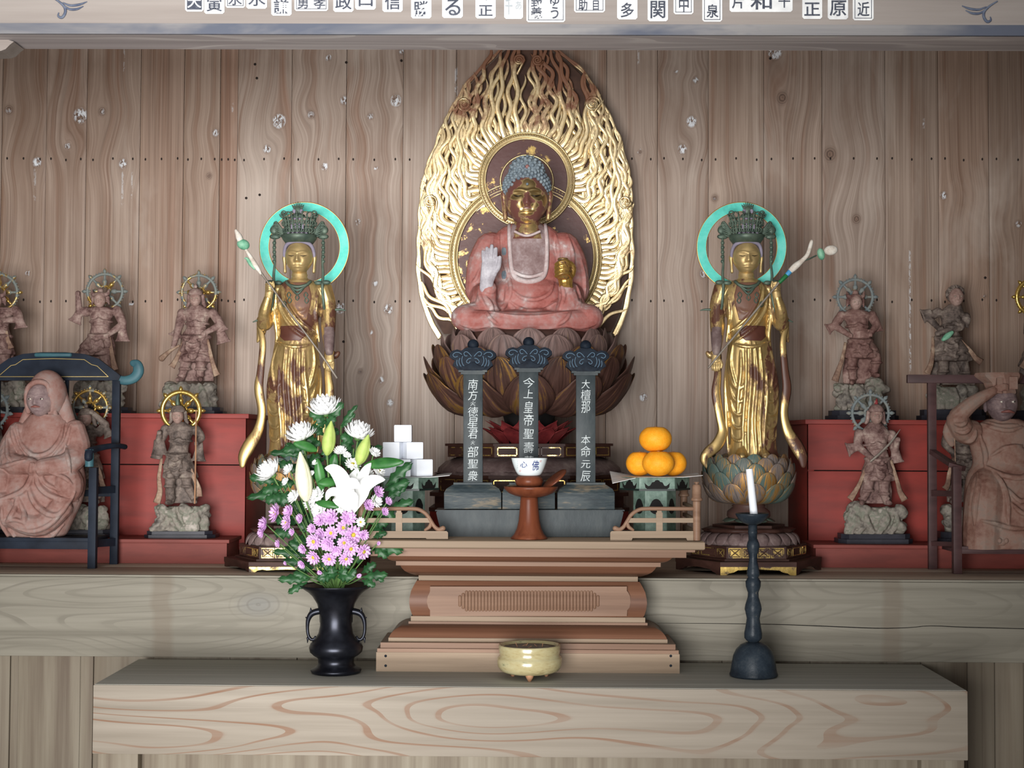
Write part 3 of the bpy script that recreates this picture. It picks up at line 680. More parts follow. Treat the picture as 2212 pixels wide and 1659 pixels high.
# memorial tablets
YT = .36
ts = thing('tablet_stand', 'wide dark slate-coloured base block under the three inscribed tablets', 'base block', P(1144, 1160, YT), None)
zt_ = pyz(ZT, YT-.03)
put('block', prism([(946, 1103), (1343, 1103), (1347, 1107), (1343, 1124), (1338, 1142), (1336, 1152), (1338, zt_), (951, zt_), (953, 1152), (951, 1142), (946, 1124), (942, 1107)], 0, 95), YT-.03, M_SLATE2, ts, smooth=False)
put('upper_line', box(940, 1349, 1101.5, 1104, -2, 97), YT-.03, M_SLATE2, ts, smooth=False)
zz = Zp(1101.5, YT-.03)
def tablet(cx, top, chars, which, ybase=1103, dY=0, hw=62):
    Yt = YT+dY
    t = thing('memorial_tablet', 'inscribed dark slate pillar tablet with cloud capital, '+which, 'tablet', P(cx, ybase, Yt), 'memorial tablets in front of the lotus throne')
    yb_ = pyz(zz, Yt, cx)
    put('plinth', box(cx-hw, cx+hw, 1063, yb_, 0, 66), Yt-.02, M_SLATE, t, smooth=True, bevel=.002, angle=40)
    put('sloped_cap', loft([(cx, 1063, 32, 61, 32)]+[(cx, 1057, 32, 56, 29), (cx, 1050, 32, 44, 22), (cx, 1046, 32, 41, 20), (cx, 1042, 32, 41, 20)], 4) if 0 else
        (np.array([(cx+sx*a, y, 32+sd*b) for a, b, y in ((min(61, hw-1), 33, 1063), (min(57, hw-3), 30, 1056), (46, 23, 1049), (42, 21, 1047), (42, 21, 1043)) for sx, sd in ((-1, -1), (1, -1), (1, 1), (-1, 1))]),
         [(0, 1, 2, 3), (19, 18, 17, 16)]+[(i*4+j, i*4+(j+1) % 4, i*4+4+(j+1) % 4, i*4+4+j) for i in range(4) for j in range(4)]), Yt-.02, M_SLATE, t, smooth=False)
    yc = top+64
    col = put('pillar', box(cx-21, cx+21, yc+8, 1044, 18, 36), Yt-.02, M_SLATE2, t, bevel=.0012, angle=40)
    for ch, cy, w, h in chars: write('character', ch, cx, cy, w, h, 17.2, Yt-.02, M_LETTER, col, bold=-.004, rot=random.uniform(-3, 3), slant=.1)
    put('collar', join([box(cx-31, cx+31, yc, yc+4.5, 8, 46), box(cx-26, cx+26, yc+4.5, yc+9, 12, 42)]), Yt-.02, M_SLATE2, t, smooth=False)
    y0 = top+18
    half = [(0, -3), (10, -4), (18, -1), (25, 4), (34, 1), (44, 4), (50, 10), (51, 17), (45, 22), (39, 25), (42, 31), (44, 36), (38, 40), (32, 46), (0, 47)]
    poly = [(cx+x, y0+y) for x, y in half]+[(cx-x, y0+y) for x, y in half[-2:0:-1]]
    cap = put('cloud_capital', prism(poly, 10, 42), Yt-.02, M_SLATE3, t, bevel=.0015, angle=50)
    ln = []
    for s in (1, -1):
        for pts in ([(3, 16), (8, 10), (14, 6), (19, 9), (17, 15), (12, 15)], [(4, 20), (10, 22), (14, 28), (9, 31), (6, 27)], [(24, 12), (30, 8), (38, 8), (43, 13), (39, 18), (33, 16)], [(22, 16), (24, 24), (22, 33), (18, 38)], [(28, 20), (30, 27), (28, 34), (24, 40)], [(34, 24), (35, 31), (33, 37)]):
            ln.append(tube([(cx+s*x, y0+y, 9.8) for x, y in pts], .75, n=5, k=3))
    put('scroll_carving', join(ln), Yt-.02, plain('pale_blue_carving', (92, 118, 138), rough=.6) if 'pale_blue_carving' not in bpy.data.materials else bpy.data.materials['pale_blue_carving'], cap)
    put('lotus_lip', prism([(cx-20, y0+47), (cx-30, y0+40), (cx-13, y0+36), (cx, y0+28), (cx+13, y0+36), (cx+30, y0+40), (cx+20, y0+47)], 5, 12), Yt-.02, M_SLATE3, cap, bevel=.001, angle=50)
    put('ball_finial', sph((cx, top+8, 26), (12.5, 12, 12), 20, 12), Yt-.02, M_SLATE3, t)
tablet(1021, 735, [('南', 830, 21, 23), ('方', 853, 21, 22), ('火', 871, 11, 10), ('徳', 889, 22, 22), ('星', 913, 22, 24), ('君', 937, 20, 22), ('火', 956, 9, 9), ('部', 976, 23, 24), ('聖', 1002, 22, 20), ('衆', 1028, 21, 22)], 'leftmost of the three')
tablet(1142, 730, [('今', 826, 25, 22), ('上', 850, 20, 20), ('皇', 879, 20, 25), ('帝', 907, 22, 26), ('聖', 937, 22, 22), ('壽', 967, 22, 24), ('萬', 995, 20, 20)], 'middle one behind the porcelain bowl', dY=.004, hw=57)
tablet(1266, 737, [('大', 829, 18, 19), ('檀', 853, 21, 24), ('那', 879, 19, 26), ('本', 950, 20, 20), ('命', 975, 22, 24), ('元', 1003, 20, 18), ('辰', 1029, 20, 24)], 'rightmost of the three')
# hexagonal offering stands
def tray(cx, which):
    Y = .41; R = 75; yb_ = pyz(ZT, Y)
    t = thing('offering_stand', 'grey-green lacquered hexagonal offering stand carrying '+which, 'stand', P(cx, yb_, Y), 'hexagonal offering stands on the altar table')
    put('leg_drum', ngon(cx, 0, 1057, yb_, 46, 46, 6, 0), Y, M_GREENL, t, smooth=False, bevel=.0015)
    put('tray_rim', ngon(cx, 0, 1030, 1057, 75, 75, 6, 0), Y, M_GREENL, t, smooth=False, bevel=.0015)
    put('tray_edge', ngon(cx, 0, 1054, 1058, 77, 77, 6, 0), Y, M_GREEND, t, smooth=False)
    d = -R*math.sqrt(3)/2-.4
    tre = [(-27, -1), (-25, 9), (-20, 13), (20, 13), (25, 9), (27, -1), (23, 3), (19, 6), (15, 5), (11, -2), (6, -3), (4, -6), (0, -7), (-4, -6), (-6, -3), (-11, -2), (-15, 5), (-19, 6), (-23, 3)]
    def onface(poly, rr, k, yo):
        a = -math.pi/2+k*math.pi/3; h = rr*math.sqrt(3)/2+.5; V = []
        for dd in (0, 2):
            for x, y in poly: V.append((cx+(h-dd)*math.cos(a)-x*math.sin(a), yo+y, (h-dd)*math.sin(a)+x*math.cos(a)))
        n = len(poly); return np.array(V), [tuple(range(n)), tuple(range(2*n-1, n-1, -1))]+[(i, i+n, (i+1) % n+n, (i+1) % n) for i in range(n)]
    oval = [(15*math.cos(a)*(1 if math.sin(a) > -.3 else .8), 15*math.sin(a)+(0 if math.sin(a) > 0 else -3)) for a in np.arange(16)*math.pi/8]
    for k in (-1, 0, 1):  # dark plates on solid faces stand in for shaded holes
        put('tray_shade_plate', onface(tre, 75, k, 1042), Y, M_BLACK, t, smooth=False)
        put('leg_shade_plate', onface(oval, 46, k, 1094), Y, M_BLACK, t, smooth=False)
    return Y
def sheet(cx, Y, droop, label):
    n = 14; V = []; zt = 1029
    for i in range(n+1):
        for j in range(n+1):
            u, v = i/n*2-1, j/n*2-1
            x = u*96+2; d = v*52; dr = 0
            if droop and x < -38: dr = (-x-38)/60*(-d*.24+1.5)
            if x > 60: dr -= (x-60)*.10+(d*.05 if d > 0 else 0)
            V.append((cx+x, zt+dr, d))
    F = [(a*(n+1)+b, a*(n+1)+b+1, (a+1)*(n+1)+b+1, (a+1)*(n+1)+b) for a in range(n) for b in range(n)]
    V = np.array(V); k = len(V); V2 = V+[0, 1.0, 0]
    F2 = F+[tuple(i+k for i in f[::-1]) for f in F]
    b_ = [i for i in range(n+1)]+[i*(n+1)+n for i in range(1, n+1)]+[n*(n+1)+i for i in range(n-1, -1, -1)]+[i*(n+1) for i in range(n-1, 0, -1)]
    F2 += [(b_[i], b_[(i+1) % len(b_)], b_[(i+1) % len(b_)]+k, b_[i]+k) for i in range(len(b_))]
    o = put('paper_sheet', (np.vstack([V, V2]), F2), Y, M_PAPER, None, smooth=False)
    tag(o, label, 'paper', 'paper sheets on the offering stands')
Yo = tray(1414, 'the oranges'); sheet(1414, Yo, True, 'white paper sheet under the oranges with one corner hanging down')
tray(872, 'the white blocks'); sheet(876, Yo, False, 'white paper sheet lying flat under the stacked white blocks')
def orange(cx, cy, rx, ry, d, lab):
    v, f = sph((0, 0, 0), (1, 1, 1), 36, 24)
    v = v.copy(); top = np.clip((-v[:, 1]-.86)/.14, 0, 1); v[:, 1] += top*.10
    t = thing('orange', lab, 'orange', W([(cx, cy+ry, d)], Yo)[0], 'oranges piled on the offering stand')
    put('fruit', (v*[rx, ry, rx]+[cx, cy, d], f), Yo, M_ORANGE, t)
    put('stem_scar', sph((cx, cy-ry*.9, d), (4, 1.4, 4), 8, 5), Yo, M_CLAY, t)
orange(1419, 1000, 35, 28, -36, 'orange at the front of the pile, slightly redder')
orange(1383, 1001, 30, 27.5, 14, 'orange at the left of the pile partly hidden behind the front one')
orange(1455, 1001, 30, 27.5, 14, 'orange at the right of the pile near the railing post')
orange(1415, 948, 35.5, 29, -10, 'large yellow-orange fruit crowning the pile')
def block(cx, cy, d, rot, lab):
    a = 19; v, f = box(-a, a, -18.4, 18.4, -a, a); t = math.radians(rot); v = v.copy()
    x, z = v[:, 0].copy(), v[:, 2].copy(); v[:, 0] = x*math.cos(t)-z*math.sin(t); v[:, 2] = x*math.sin(t)+z*math.cos(t)
    o = put('white_block', (v+[cx, cy, d], f), Yo, M_WHITE, None, bevel=.0035, angle=50); tag(o, lab, 'block', 'white sugar blocks stacked on the offering stand')
for i, (cx, cy, d, r, lb_) in enumerate([(832, 1010, -8, 8, 'leftmost in the bottom row behind the lily'), (871, 1010, -30, 3, 'middle of the bottom row'), (911, 1010, -12, 28, 'rightmost in the bottom row with its corner forward'),
        (851, 973.2, -8, -12, 'left one of the middle row'), (891, 973.2, -10, 24, 'right one of the middle row'), (872, 936.4, -10, 2, 'single one on top of the stack')]):
    block(cx, cy, d, r, 'white cube block, '+lb_)
# cup stand, porcelain bowl, lid
Yc = .245
cs = thing('cup_stand', 'turned reddish wooden pedestal dish with flared foot below the bowl', 'pedestal', P(1143, 1166, Yc))
zc = pyz(ZT, Yc)
put('pedestal', lathe(fit([(0.5, 1070), (18, 1072), (19, 1080), (20, 1095), (23, 1125), (27, 1142), (33, 1154), (40, 1161), (40, 1163), (38, 1164)], zc), 1143, 0, 40), Yc, M_TURN, cs)
put('dish', lathe([(3, 1055), (48, 1053), (57, 1050.5), (59, 1051), (57, 1057), (48, 1065), (34, 1071), (20, 1074)], 1147, 0, 48), Yc, M_TURN, cs)
put('drum', lathe([(10, 1027.5), (24, 1028), (29, 1034), (30, 1040), (28, 1047), (24, 1051), (10, 1053)], 1143, 0, 40), Yc, M_TURN, cs)
bo = thing('porcelain_bowl', 'small white porcelain bowl with blue characters on the wooden pedestal', 'bowl', P(1143, 1028, Yc))
bp = [(39, 989.5), (38.5, 992), (36.5, 1000), (33, 1010), (29, 1019), (25, 1025), (18, 1028), (2, 1028)]
put('bowl_body', lathe([(2, 1022), (24, 1017), (32, 1003), (36.5, 991), (38.2, 989.2)]+bp, 1143.5, 0, 48), Yc, M_PORC, bo)
def onbowl(ch, cx, cy, w, h, mat, bold):
    V, F = glyph(ch, bold); x = V[:, 0]*w+V[:, 1]*w*.12; y = cy-V[:, 1]*h
    r = np.interp(y, [p[1] for p in bp], [p[0] for p in bp])+.5
    xx = cx+x; dd = -np.sqrt(np.maximum(r*r-xx*xx, 1))
    put('bowl_character', (np.c_[1143.5+xx, y, dd], F), Yc, mat, bo, smooth=False, recalc=False)
onbowl('心', -12, 1003, 15, 14, M_BLUEINK, .008); onbowl('佛', 13, 1005, 15, 22, M_BLUEINK, .008); onbowl('印', -20, 1017, 4, 5, M_REDINK, .01); onbowl('印', 24, 996, 4, 5, M_REDINK, .01)
for i in range(4): onbowl('文', -25.5, 996+i*4.6, 2.4, 3, M_INKL, 0)
v, f = lathe([(1, -3), (20, -4), (31, -3), (34, 0), (33, 2), (29, 0), (20, -1), (1, 0)], 0, 0, 36); v = v.copy()
t = math.radians(-38); x, y = v[:, 0].copy(), v[:, 1].copy(); v[:, 0] = x*math.cos(t)-y*math.sin(t); v[:, 1] = x*math.sin(t)+y*math.cos(t)
t = math.radians(14); y, d = v[:, 1].copy(), v[:, 2].copy(); v[:, 1] = y*math.cos(t)-d*math.sin(t); v[:, 2] = y*math.sin(t)+d*math.cos(t)
o = put('wooden_lid', (v+[1197, 1036, 6], f), Yc, M_TURN, None); tag(o, 'round wooden lid leaning on the edge of the pedestal dish', 'lid')
# incense bowl, candlestick, vase on the bench
Yi = .148
ib = thing('incense_bowl', 'cream and green glazed three-footed incense bowl at the middle of the bench', 'incense burner', P(1144, 1466, Yi))
zi = pyz(bz, Yi)
put('pot', lathe([(50, 1402), (60, 1396), (63, 1392), (66, 1391.5), (67, 1395), (66.5, 1405), (64.5, 1414), (68, 1418), (70, 1421), (70, 1430), (69, 1438), (63, 1447), (52, 1452), (30, 1454), (2, 1454)], 1144, 0, 48), Yi, M_GLAZE, ib)
put('ash', lathe([(2, 1396.5), (40, 1396.5), (62, 1397.5), (62, 1400), (2, 1400)], 1144, 0, 32), Yi, plain('pale_ash', (150, 140, 128), (120, 112, 102), .95, scale=(90, 90, 90), bump=.6), ib)
for a in (-90, 35, 145):
    c, s_ = math.cos(math.radians(a))*44, math.sin(math.radians(a))*44
    put('foot', tube([(1144+c, 1448, s_), (1144+c*1.03, 1456, s_*1.03), (1144+c*1.0, zi-2.5, s_)], [11, 8, 4.5], n=10, k=3), Yi, M_CLAY, ib)
IL = ['tallest, leaning left', 'leaning right near the middle', 'lying low towards the viewer', 'bent to the left on the right half', 'almost flat at the back left', 'upright at the right']
for i, (x, d, l, a) in enumerate([(1118, -10, 12, -20), (1136, 8, 9, 30), (1141, -18, 8, 60), (1160, 5, 7, -50), (1128, 12, 10, 70), (1171, -6, 9, 10)]):
    o = put('incense_stub', tube([(x, 1397, d), (x+l*math.sin(math.radians(a)), 1397-l*math.cos(math.radians(a))*.9, d)], .8, n=6), Yi, M_CLAY, None)
    tag(o, 'burnt incense stub in the glazed bowl, '+IL[i], 'incense', 'incense stubs in the bowl')
Yk = .205
ck_ = thing('candlestick', 'tall black turned candlestick with bell foot on the right of the bench', 'candlestick', P(1628, 1466, Yk))
zk = pyz(bz, Yk, 1628)
put('bell_foot', lathe(fit([(9, 1386), (16, 1387), (28, 1393), (38, 1404), (44, 1418), (47.5, 1438), (50, 1455), (52, 1460), (52, 1463), (48, 1466)], zk), 1628, 0, 44), Yk, M_IRON, ck_)
put('stem', lathe([(9, 1164), (12.5, 1172), (14, 1179), (12.5, 1187), (9, 1199), (9, 1212), (12, 1226), (14, 1236), (13.5, 1243), (11, 1247), (13, 1250), (16.5, 1256), (16, 1267), (11.5, 1280), (12, 1290), (17, 1306), (18.5, 1315), (16, 1326), (14, 1336), (16.5, 1352), (19.5, 1368), (19, 1378), (14, 1384), (8, 1388)], 1627, 0, 28), Yk, M_IRON, ck_)
put('neck', lathe([(9.8, 1130), (9.8, 1148), (10.8, 1150), (9.6, 1152), (9.2, 1166)], 1626, 0, 24), Yk, M_IRON, ck_)
put('drip_pan', lathe([(8, 1115), (30, 1113), (35, 1108.5), (36.5, 1109), (35, 1114), (28, 1124), (20, 1130), (9, 1134)], 1625, 0, 40), Yk, M_IRON, ck_)
o = put('candle', tube([(1629, 1114, 0), (1618.5, 1013, 0)], [8.6, 7.6], n=24, rnd=False), Yk, M_WAX, None, angle=40); tag(o, 'white candle leaning slightly in the black candlestick', 'candle')
Yv = .215
va = thing('flower_vase', 'black bronze vase with flared mouth and two dragon handles', 'vase', P(726, 1462, Yv))
zv = pyz(bz, Yv, 726)
vp = [(40, 1290), (56, 1274), (74, 1266), (80, 1262.5), (81, 1264), (72, 1270.5), (60, 1279), (51, 1288), (41, 1305), (37, 1321), (34.5, 1338), (34.5, 1355), (38, 1372), (47, 1386), (55, 1395), (58, 1404), (56, 1414), (48, 1422), (41, 1426), (40, 1428), (38.5, 1430), (38.5, 1440), (43, 1447), (53, 1452), (55, 1455), (53, 1460), (50, 1462)]
put('body', lathe(fit(vp, zv), 726, 0, 56), Yv, M_BRONZE, va)
for s in (1, -1):
    X = lambda x: 726+s*(726-x)
    put('handle', tube([(X(697), 1320, 0), (X(685), 1321, 0), (X(673), 1326, 0), (X(666), 1338, 0), (X(664), 1355, 0), (X(666), 1372, 0), (X(672), 1381, 0), (X(679), 1380, 0), (X(681), 1375, 0)], [7, 7, 6.5, 5, 3.6, 3.4, 3.6, 3, 2], n=10, k=4), Yv, M_BRONZE, va)
    put('handle_crest', join([tube([(X(672), 1321, 0), (X(671), 1313, 0)], [3.5, .8], n=8), tube([(X(664), 1336, 0), (X(660), 1333, 0)], [3, .8], n=8), tube([(X(694), 1322, 0), (X(693), 1344, 0)], [4.5, 2.5], n=8), tube([(X(665), 1378, 0), (X(664), 1389, 0)], [3, .6], n=8)]), Yv, M_BRONZE, va)
# ------------------------------------------------------------------ carved heads and hands
def sst(x, a, b):
    t = np.clip((x-a)/(b-a), 0, 1); return t*t*(3-2*t)
def head(c, rx, ry, rd, n=72, m=72, fierce=0.0, jaw=.2, nose=1.0, rot=0, tilt=0):
    """carved face: brow, lids, nose, lips and chin raised on an egg-shaped skull, facing -d"""
    v, f = sph((0, 0, 0), 1, n, m); v = v.copy()
    u, w, s = v[:, 0].copy(), v[:, 1].copy(), v[:, 2].copy()
    x = u*rx*(1-jaw*sst(w, .15, 1.0)-.06*sst(-w, .2, 1)); y = w*ry; d = s*rd*np.where(s < 0, .93, 1)
    U = x/rx; fr = sst(-s, .05, .45); a = np.abs(U); G = lambda q, k: np.exp(-(q/k)**2)
    h = .23*nose*G(U, .12)*sst(w, -.30, .24)*(1-sst(w, .26, .36))+.10*nose*G(a-.15, .08)*G(w-.25, .075)
    h += (.05+.05*fierce)*G(w-(-.24+.30*(a-.45)**2+fierce*(.12-.30*a)), .055)*(1-sst(a, .7, .9))
    h -= .12*G(a-.43, .2)*G(w+.08, .10)
    h += .085*G(a-.43, .16)*G(w+.055, .06)-.05*G(a-.43, .19)*G(w+.035-.02*fierce, .02)
    h += (.08*G(U, .25)*G(w-.50, .05)+.085*G(U, .21)*G(w-.595, .05)-.085*G(U, .27)*G(w-.545, .022))
    h += .07*G(U, .24)*G(w-.82, .13)+.05*G(a-.48, .22)*G(w-.3, .22)-.03*G(a-.2, .06)*G(w-.38, .1)
    d = d-h*rd*fr
    V = np.c_[x, y, d]
    t = math.radians(rot); xx, dd = V[:, 0].copy(), V[:, 2].copy(); V[:, 0] = xx*math.cos(t)-dd*math.sin(t); V[:, 2] = xx*math.sin(t)+dd*math.cos(t)
    if tilt:
        t = math.radians(tilt); xx, yy = V[:, 0].copy(), V[:, 1].copy(); V[:, 0] = xx*math.cos(t)-yy*math.sin(t); V[:, 1] = xx*math.sin(t)+yy*math.cos(t)
    return V+np.asarray(c, float), f
def patch(surf, rows, off, thick=1.5, nx=16):
    """sheet laid on the front of a skin; rows: (py, x left, x right)"""
    A = np.array(rows, float); ys = np.linspace(A[0, 0], A[-1, 0], 26); V = []; ny = len(ys)
    for y in ys:
        xl = np.interp(y, A[:, 0], A[:, 1]); xr = np.interp(y, A[:, 0], A[:, 2])
        for i in range(nx+1):
            x = xl+(xr-xl)*i/nx; d = surf.d(x, y, 0); V.append((x, y, d+off))
    V = np.array(V); k = len(V); w = nx+1
    F = [(a*w+b, a*w+b+1, (a+1)*w+b+1, (a+1)*w+b) for a in range(ny-1) for b in range(nx)]
    B = list(range(w))+[i*w+nx for i in range(1, ny)]+[(ny-1)*w+i for i in range(nx-1, -1, -1)]+[i*w for i in range(ny-2, 0, -1)]
    F2 = F+[tuple(i+k for i in q[::-1]) for q in F]+[(B[i], B[(i+1) % len(B)], B[(i+1) % len(B)]+k, B[i]+k) for i in range(len(B))]
    return np.vstack([V, V+[0, 0, thick]]), F2
# ------------------------------------------------------------------ seated Buddha
GOLD = (236, 204, 140); LAC = (74, 44, 38)
M_GILT = gilt('worn_gold_leaf_face', (236, 204, 140), (112, 70, 60), .46, .58, (26, 26, 26), .46, .36)
M_GILTF = gilt('flame_gold_leaf', (240, 216, 164), (132, 92, 60), .30, .42, (9, 9, 9), .36, .5)
def flamegold():
    q = N('flame_gold_fading_to_brown'); v = q.coord((8, 8, 8)); f = q.noise(v, 1, 8, .65, .4); w = q.attr('wear')
    t = q.step(q.math('SUBTRACT', f, q.math('MULTIPLY', w, .34)), .24, .36)
    col = q.mix(t, (140, 96, 72), q.mix(q.noise(v, 4, 5), (208, 176, 122), (244, 226, 186)))
    q.bump(q.noise(v, 6, 6), .25, .003)
    q.put(q.b.inputs['Roughness'], q.math('ADD', q.math('MULTIPLY', t, -.16), .52))
    return q.out(col, None, q.math('MULTIPLY', t, .9), Specular_IOR_Level=.35)
M_FLAME = flamegold()
M_LACQ = gilt('maroon_lacquer_with_gold_specks', (232, 196, 120), (92, 58, 54), .58, .64, (16, 16, 16), .3, .42)
M_ROBE = dirty('dusty_red_robe', [(.34, (146, 82, 75)), (.44, (166, 104, 97)), (.52, (168, 119, 113)), (.59, (172, 142, 138)), (.66, (204, 193, 190))], .55, (11, 11, 11), .2)
M_CHEST = dirty('greyed_brown_chest', [(.3, (108, 82, 80)), (.5, (140, 118, 116)), (.64, (164, 148, 148)), (.75, (196, 188, 188))], .5, (22, 22, 22), .2)
M_COLLAR = dirty('chalky_pink_grey', [(.3, (166, 140, 138)), (.5, (190, 172, 170)), (.7, (216, 208, 206))], .6, (25, 25, 25), .2)
M_SILVER = dirty('greyed_palm', [(.3, (146, 138, 144)), (.5, (178, 174, 180)), (.7, (206, 202, 206))], .45, (30, 30, 30), .15)
M_HAIR = dirty('blue_grey_curls', [(.3, (92, 104, 116)), (.5, (122, 134, 142)), (.7, (150, 160, 164))], .6, (40, 40, 40), .2)
M_EYE = plain('dark_eye', (24, 18, 16), rough=.3)
M_EYEW = plain('pale_eye', (206, 198, 184), rough=.2)
YBU = 1.02; BX = 1139
def J(sh, d):
    """slide a part so that, standing d pixels in front of the plane, it covers the pixels it was measured at"""
    V = np.array(sh[0], float); c = (V.min(0)+V.max(0))/2; k = d/3200
    return V+[(c[0]-1143)*k, (c[1]-947)*k, 0], sh[1]
bu = thing('seated_buddha', 'large seated Buddha in dusty red robe with gilded face and raised right hand', 'statue', W([(BX, 714, 0)], YBU)[0])
sh = [sph((BX, 590, 8), (82, 112, 52), 26, 16), sph((BX, 520, 8), (74, 44, 44), 22, 12), sph((BX, 645, -8), (90, 58, 58), 22, 12)]
for s in (1, -1):
    X = lambda x: BX+s*(x-BX)
    sh += [sph((X(1216), 533, 10), (32, 34, 36), 18, 12), tube([(X(1216), 528, 8), (X(1236), 570, 8), (X(1243), 630, -2)], [34, 33, 31], n=16, k=4), tube([(X(1240), 636, -4), (X(1232), 632, -40), (X(1219), 622, -80)], [28, 23, 17], n=14, k=4),
           tube([(X(1185), 676, -20), (X(1228), 680, -60), (X(1266), 685, -84)], [38, 34, 30], n=16, k=4), sph((X(1266), 684, -80), (34, 29, 36), 20, 12), tube([(X(1262), 690, -92), (X(1200), 694, -114), (X(1120), 694, -112)], [24, 22, 20], n=14, k=4),
           tube([(X(1222), 628, -70), (X(1226), 650, -78), (X(1222), 672, -88)], [19, 23, 25], n=12, k=3, flat=.7), tube([(X(1238), 640, -30), (X(1244), 664, -46), (X(1240), 680, -52)], [20, 20, 18], n=12, k=3)]
sh += [sph((BX, 690, -52), (130, 24, 66), 24, 12), sph((BX, 686, 6), (122, 30, 56), 24, 12)]
fo = [([(1106,624),(1128,642),(1160,645),(1186,632),(1196,610)],5.2), ([(1100,648),(1132,668),(1172,668),(1200,652)],5.2), ([(1196,490),(1206,540),(1203,590)],5.2), ([(1084,482),(1084,530),(1089,566)],5.2), ([(1068,498),(1062,540),(1066,580),(1080,640)],5.2),
      ([(1094,620),(1096,640),(1090,660),(1078,668)],6.1), ([(1225,505),(1236,545),(1236,580),(1230,606)],5.6), ([(1210,612),(1216,640),(1206,668)],6.1), ([(1240,610),(1250,640),(1247,668)],5.2), ([(1036,612),(1040,640),(1052,662)],5.2), ([(1020,610),(1030,600),(1037,580)],4.5),
      ([(1052,640),(1062,655),(1070,676)],5.2), ([(1053,672),(1064,690),(1082,704)],5.2), ([(1230,672),(1220,690),(1200,704)],5.2), ([(1062,674),(1110,684),(1170,684),(1222,674)],4.5), ([(1070,706),(1140,712),(1210,706)],5.2), ([(1000,700),(1030,706),(1060,704)],5.2), ([(1220,704),(1250,706),(1280,700)],5.2),
      ([(1085,560),(1100,600),(1104,630),(1094,660)],5.2), ([(1255,560),(1262,600),(1262,645)],5.2)]
BV, BF = carve(sh, fo, 1.6, 1); BV[:, 1] += 7*np.clip((20-BV[:, 2])/80, 0, 1.4)
robe = put('robe', (BV, BF), YBU, M_ROBE, bu)
sf = Surf(BV, BF)
put('chest', patch(sf, [(484, 1108, 1172), (500, 1104, 1178), (560, 1106, 1180), (590, 1108, 1179), (604, 1116, 1174), (613, 1130, 1160)], -1.2, 3), YBU, M_CHEST, bu)
put('collar', join([tube(sf.line([(1100,486),(1101,530),(1105,580),(1114,604),(1140,614),(1168,606),(1179,584),(1181,530),(1178,486)], 5, -1), [4, 5, 6, 6, 5, 4], n=8), tube(sf.line([(1108,590),(1128,600),(1152,602),(1178,592)], 4, -2), 4, n=6)]), YBU, M_COLLAR, bu)
put('neck_folds', join([tube([(1112,500),(1130,508),(1146,508),(1166,500)], 3, n=6, k=3)]), YBU-.075, M_COLLAR, bu)
for x, y in ((1089, 546), (1089, 597)): put('robe_patch', patch(sf, [(y-8, x-3, x+3), (y-3, x-5, x+5), (y+4, x-5, x+5), (y+9, x-3, x+3)], -1.5, 2, 5), YBU, M_HAIR, bu)
put('neck', loft([(BX, 474, 2, 28, 28), (BX, 490, 0, 29, 30), (BX, 503, -2, 38, 38), (BX, 520, 0, 50, 42)], 24), YBU, M_GILT, bu)
HV, HF = head((1138, 425, -8), 47, 61, 52, 110, 120)
hd = put('head', J((HV, HF), -48), YBU, None, bu)
gm_ = lambda x, y, a, b: np.exp(-((HV[:, 0]-x)/a)**2-((HV[:, 1]-y)/b)**2)
gl = gm_(1139, 400, 16, 12)+.9*gm_(1120, 414, 12, 7)+.9*gm_(1158, 414, 12, 7)+.8*gm_(1118, 426, 12, 6)+.8*gm_(1160, 426, 12, 6)+.7*gm_(1124, 444, 9, 7)+.6*gm_(1154, 443, 9, 6)+gm_(1138, 458, 14, 7)+.5*gm_(1138, 474, 14, 6)+.5*gm_(1176, 436, 5, 16)+.4*gm_(1100, 440, 6, 20)
def facemat():
    q = N('lacquer_face_with_gold_remains'); v = q.coord((30, 30, 30)); f = q.noise(v, 1, 7, .65, .3); w = q.attr('gild')
    t = q.step(q.math('ADD', q.math('MULTIPLY', f, .7), q.math('MULTIPLY', w, .55)), .48, .56)
    q.put(q.b.inputs['Roughness'], q.math('ADD', q.math('MULTIPLY', t, .06), .34))
    return q.out(q.mix(t, (112, 72, 64), (238, 208, 146)), None, t, Specular_IOR_Level=.5)
hd.data.materials.append(facemat()); a_ = hd.data.attributes.new('gild', 'FLOAT', 'POINT'); a_.data.foreach_set('value', gl.astype(np.float32))
for s in (1, -1):
    put('ear', join([tube([(1138+s*46, 410, 2), (1138+s*50, 420, 2), (1138+s*49, 440, 0), (1138+s*47, 462, -2), (1138+s*46, 474, -3)], [5, 7, 5, 5.5, 5], n=10, k=3, flat=1.6)]), YBU, M_GILT, bu)
    put('eye', tube([(1138+s*11, 431, -56), (1138+s*20, 432.5, -55.5), (1138+s*30, 429, -49.5)], [.6, 1.5, .5], n=6, k=3), YBU, M_EYE, hd)
put('forehead_dot', sph((1139, 407, -56), (3, 3, 2), 10, 6), YBU, M_HAIR, hd)
cu = [sph((1138, 400, 4), (49.5, 44, 50), 28, 18), sph((1138, 371, 2), (36, 32, 36), 24, 14)]
gr = math.pi*(3-math.sqrt(5))
for (cx, cy, cd, rx, ry, rd, N_, lim) in ((1138, 400, 4, 50, 45, 51, 330, 0), (1138, 366, 2, 36.5, 32.5, 37, 120, 1)):
    for i in range(N_):
        y = 1-2*(i+.5)/N_; r = math.sqrt(1-y*y); a = gr*i
        x, dz = r*math.cos(a), r*math.sin(a); px, py, pd = cx+x*rx, cy+5-y*ry, cd+dz*rd
        if lim == 0 and (py > 394+max(0, abs(px-1138)-26)*2.3 and pd < 8 or py > 446): continue
        if lim == 1 and (py > 384 or ((px-1138)/49)**2+((py-405)/44)**2+((pd-4)/50)**2 < .96): continue
        cu.append(sph((px, py, pd), (4.3, 4.1, 4.3), 8, 6))
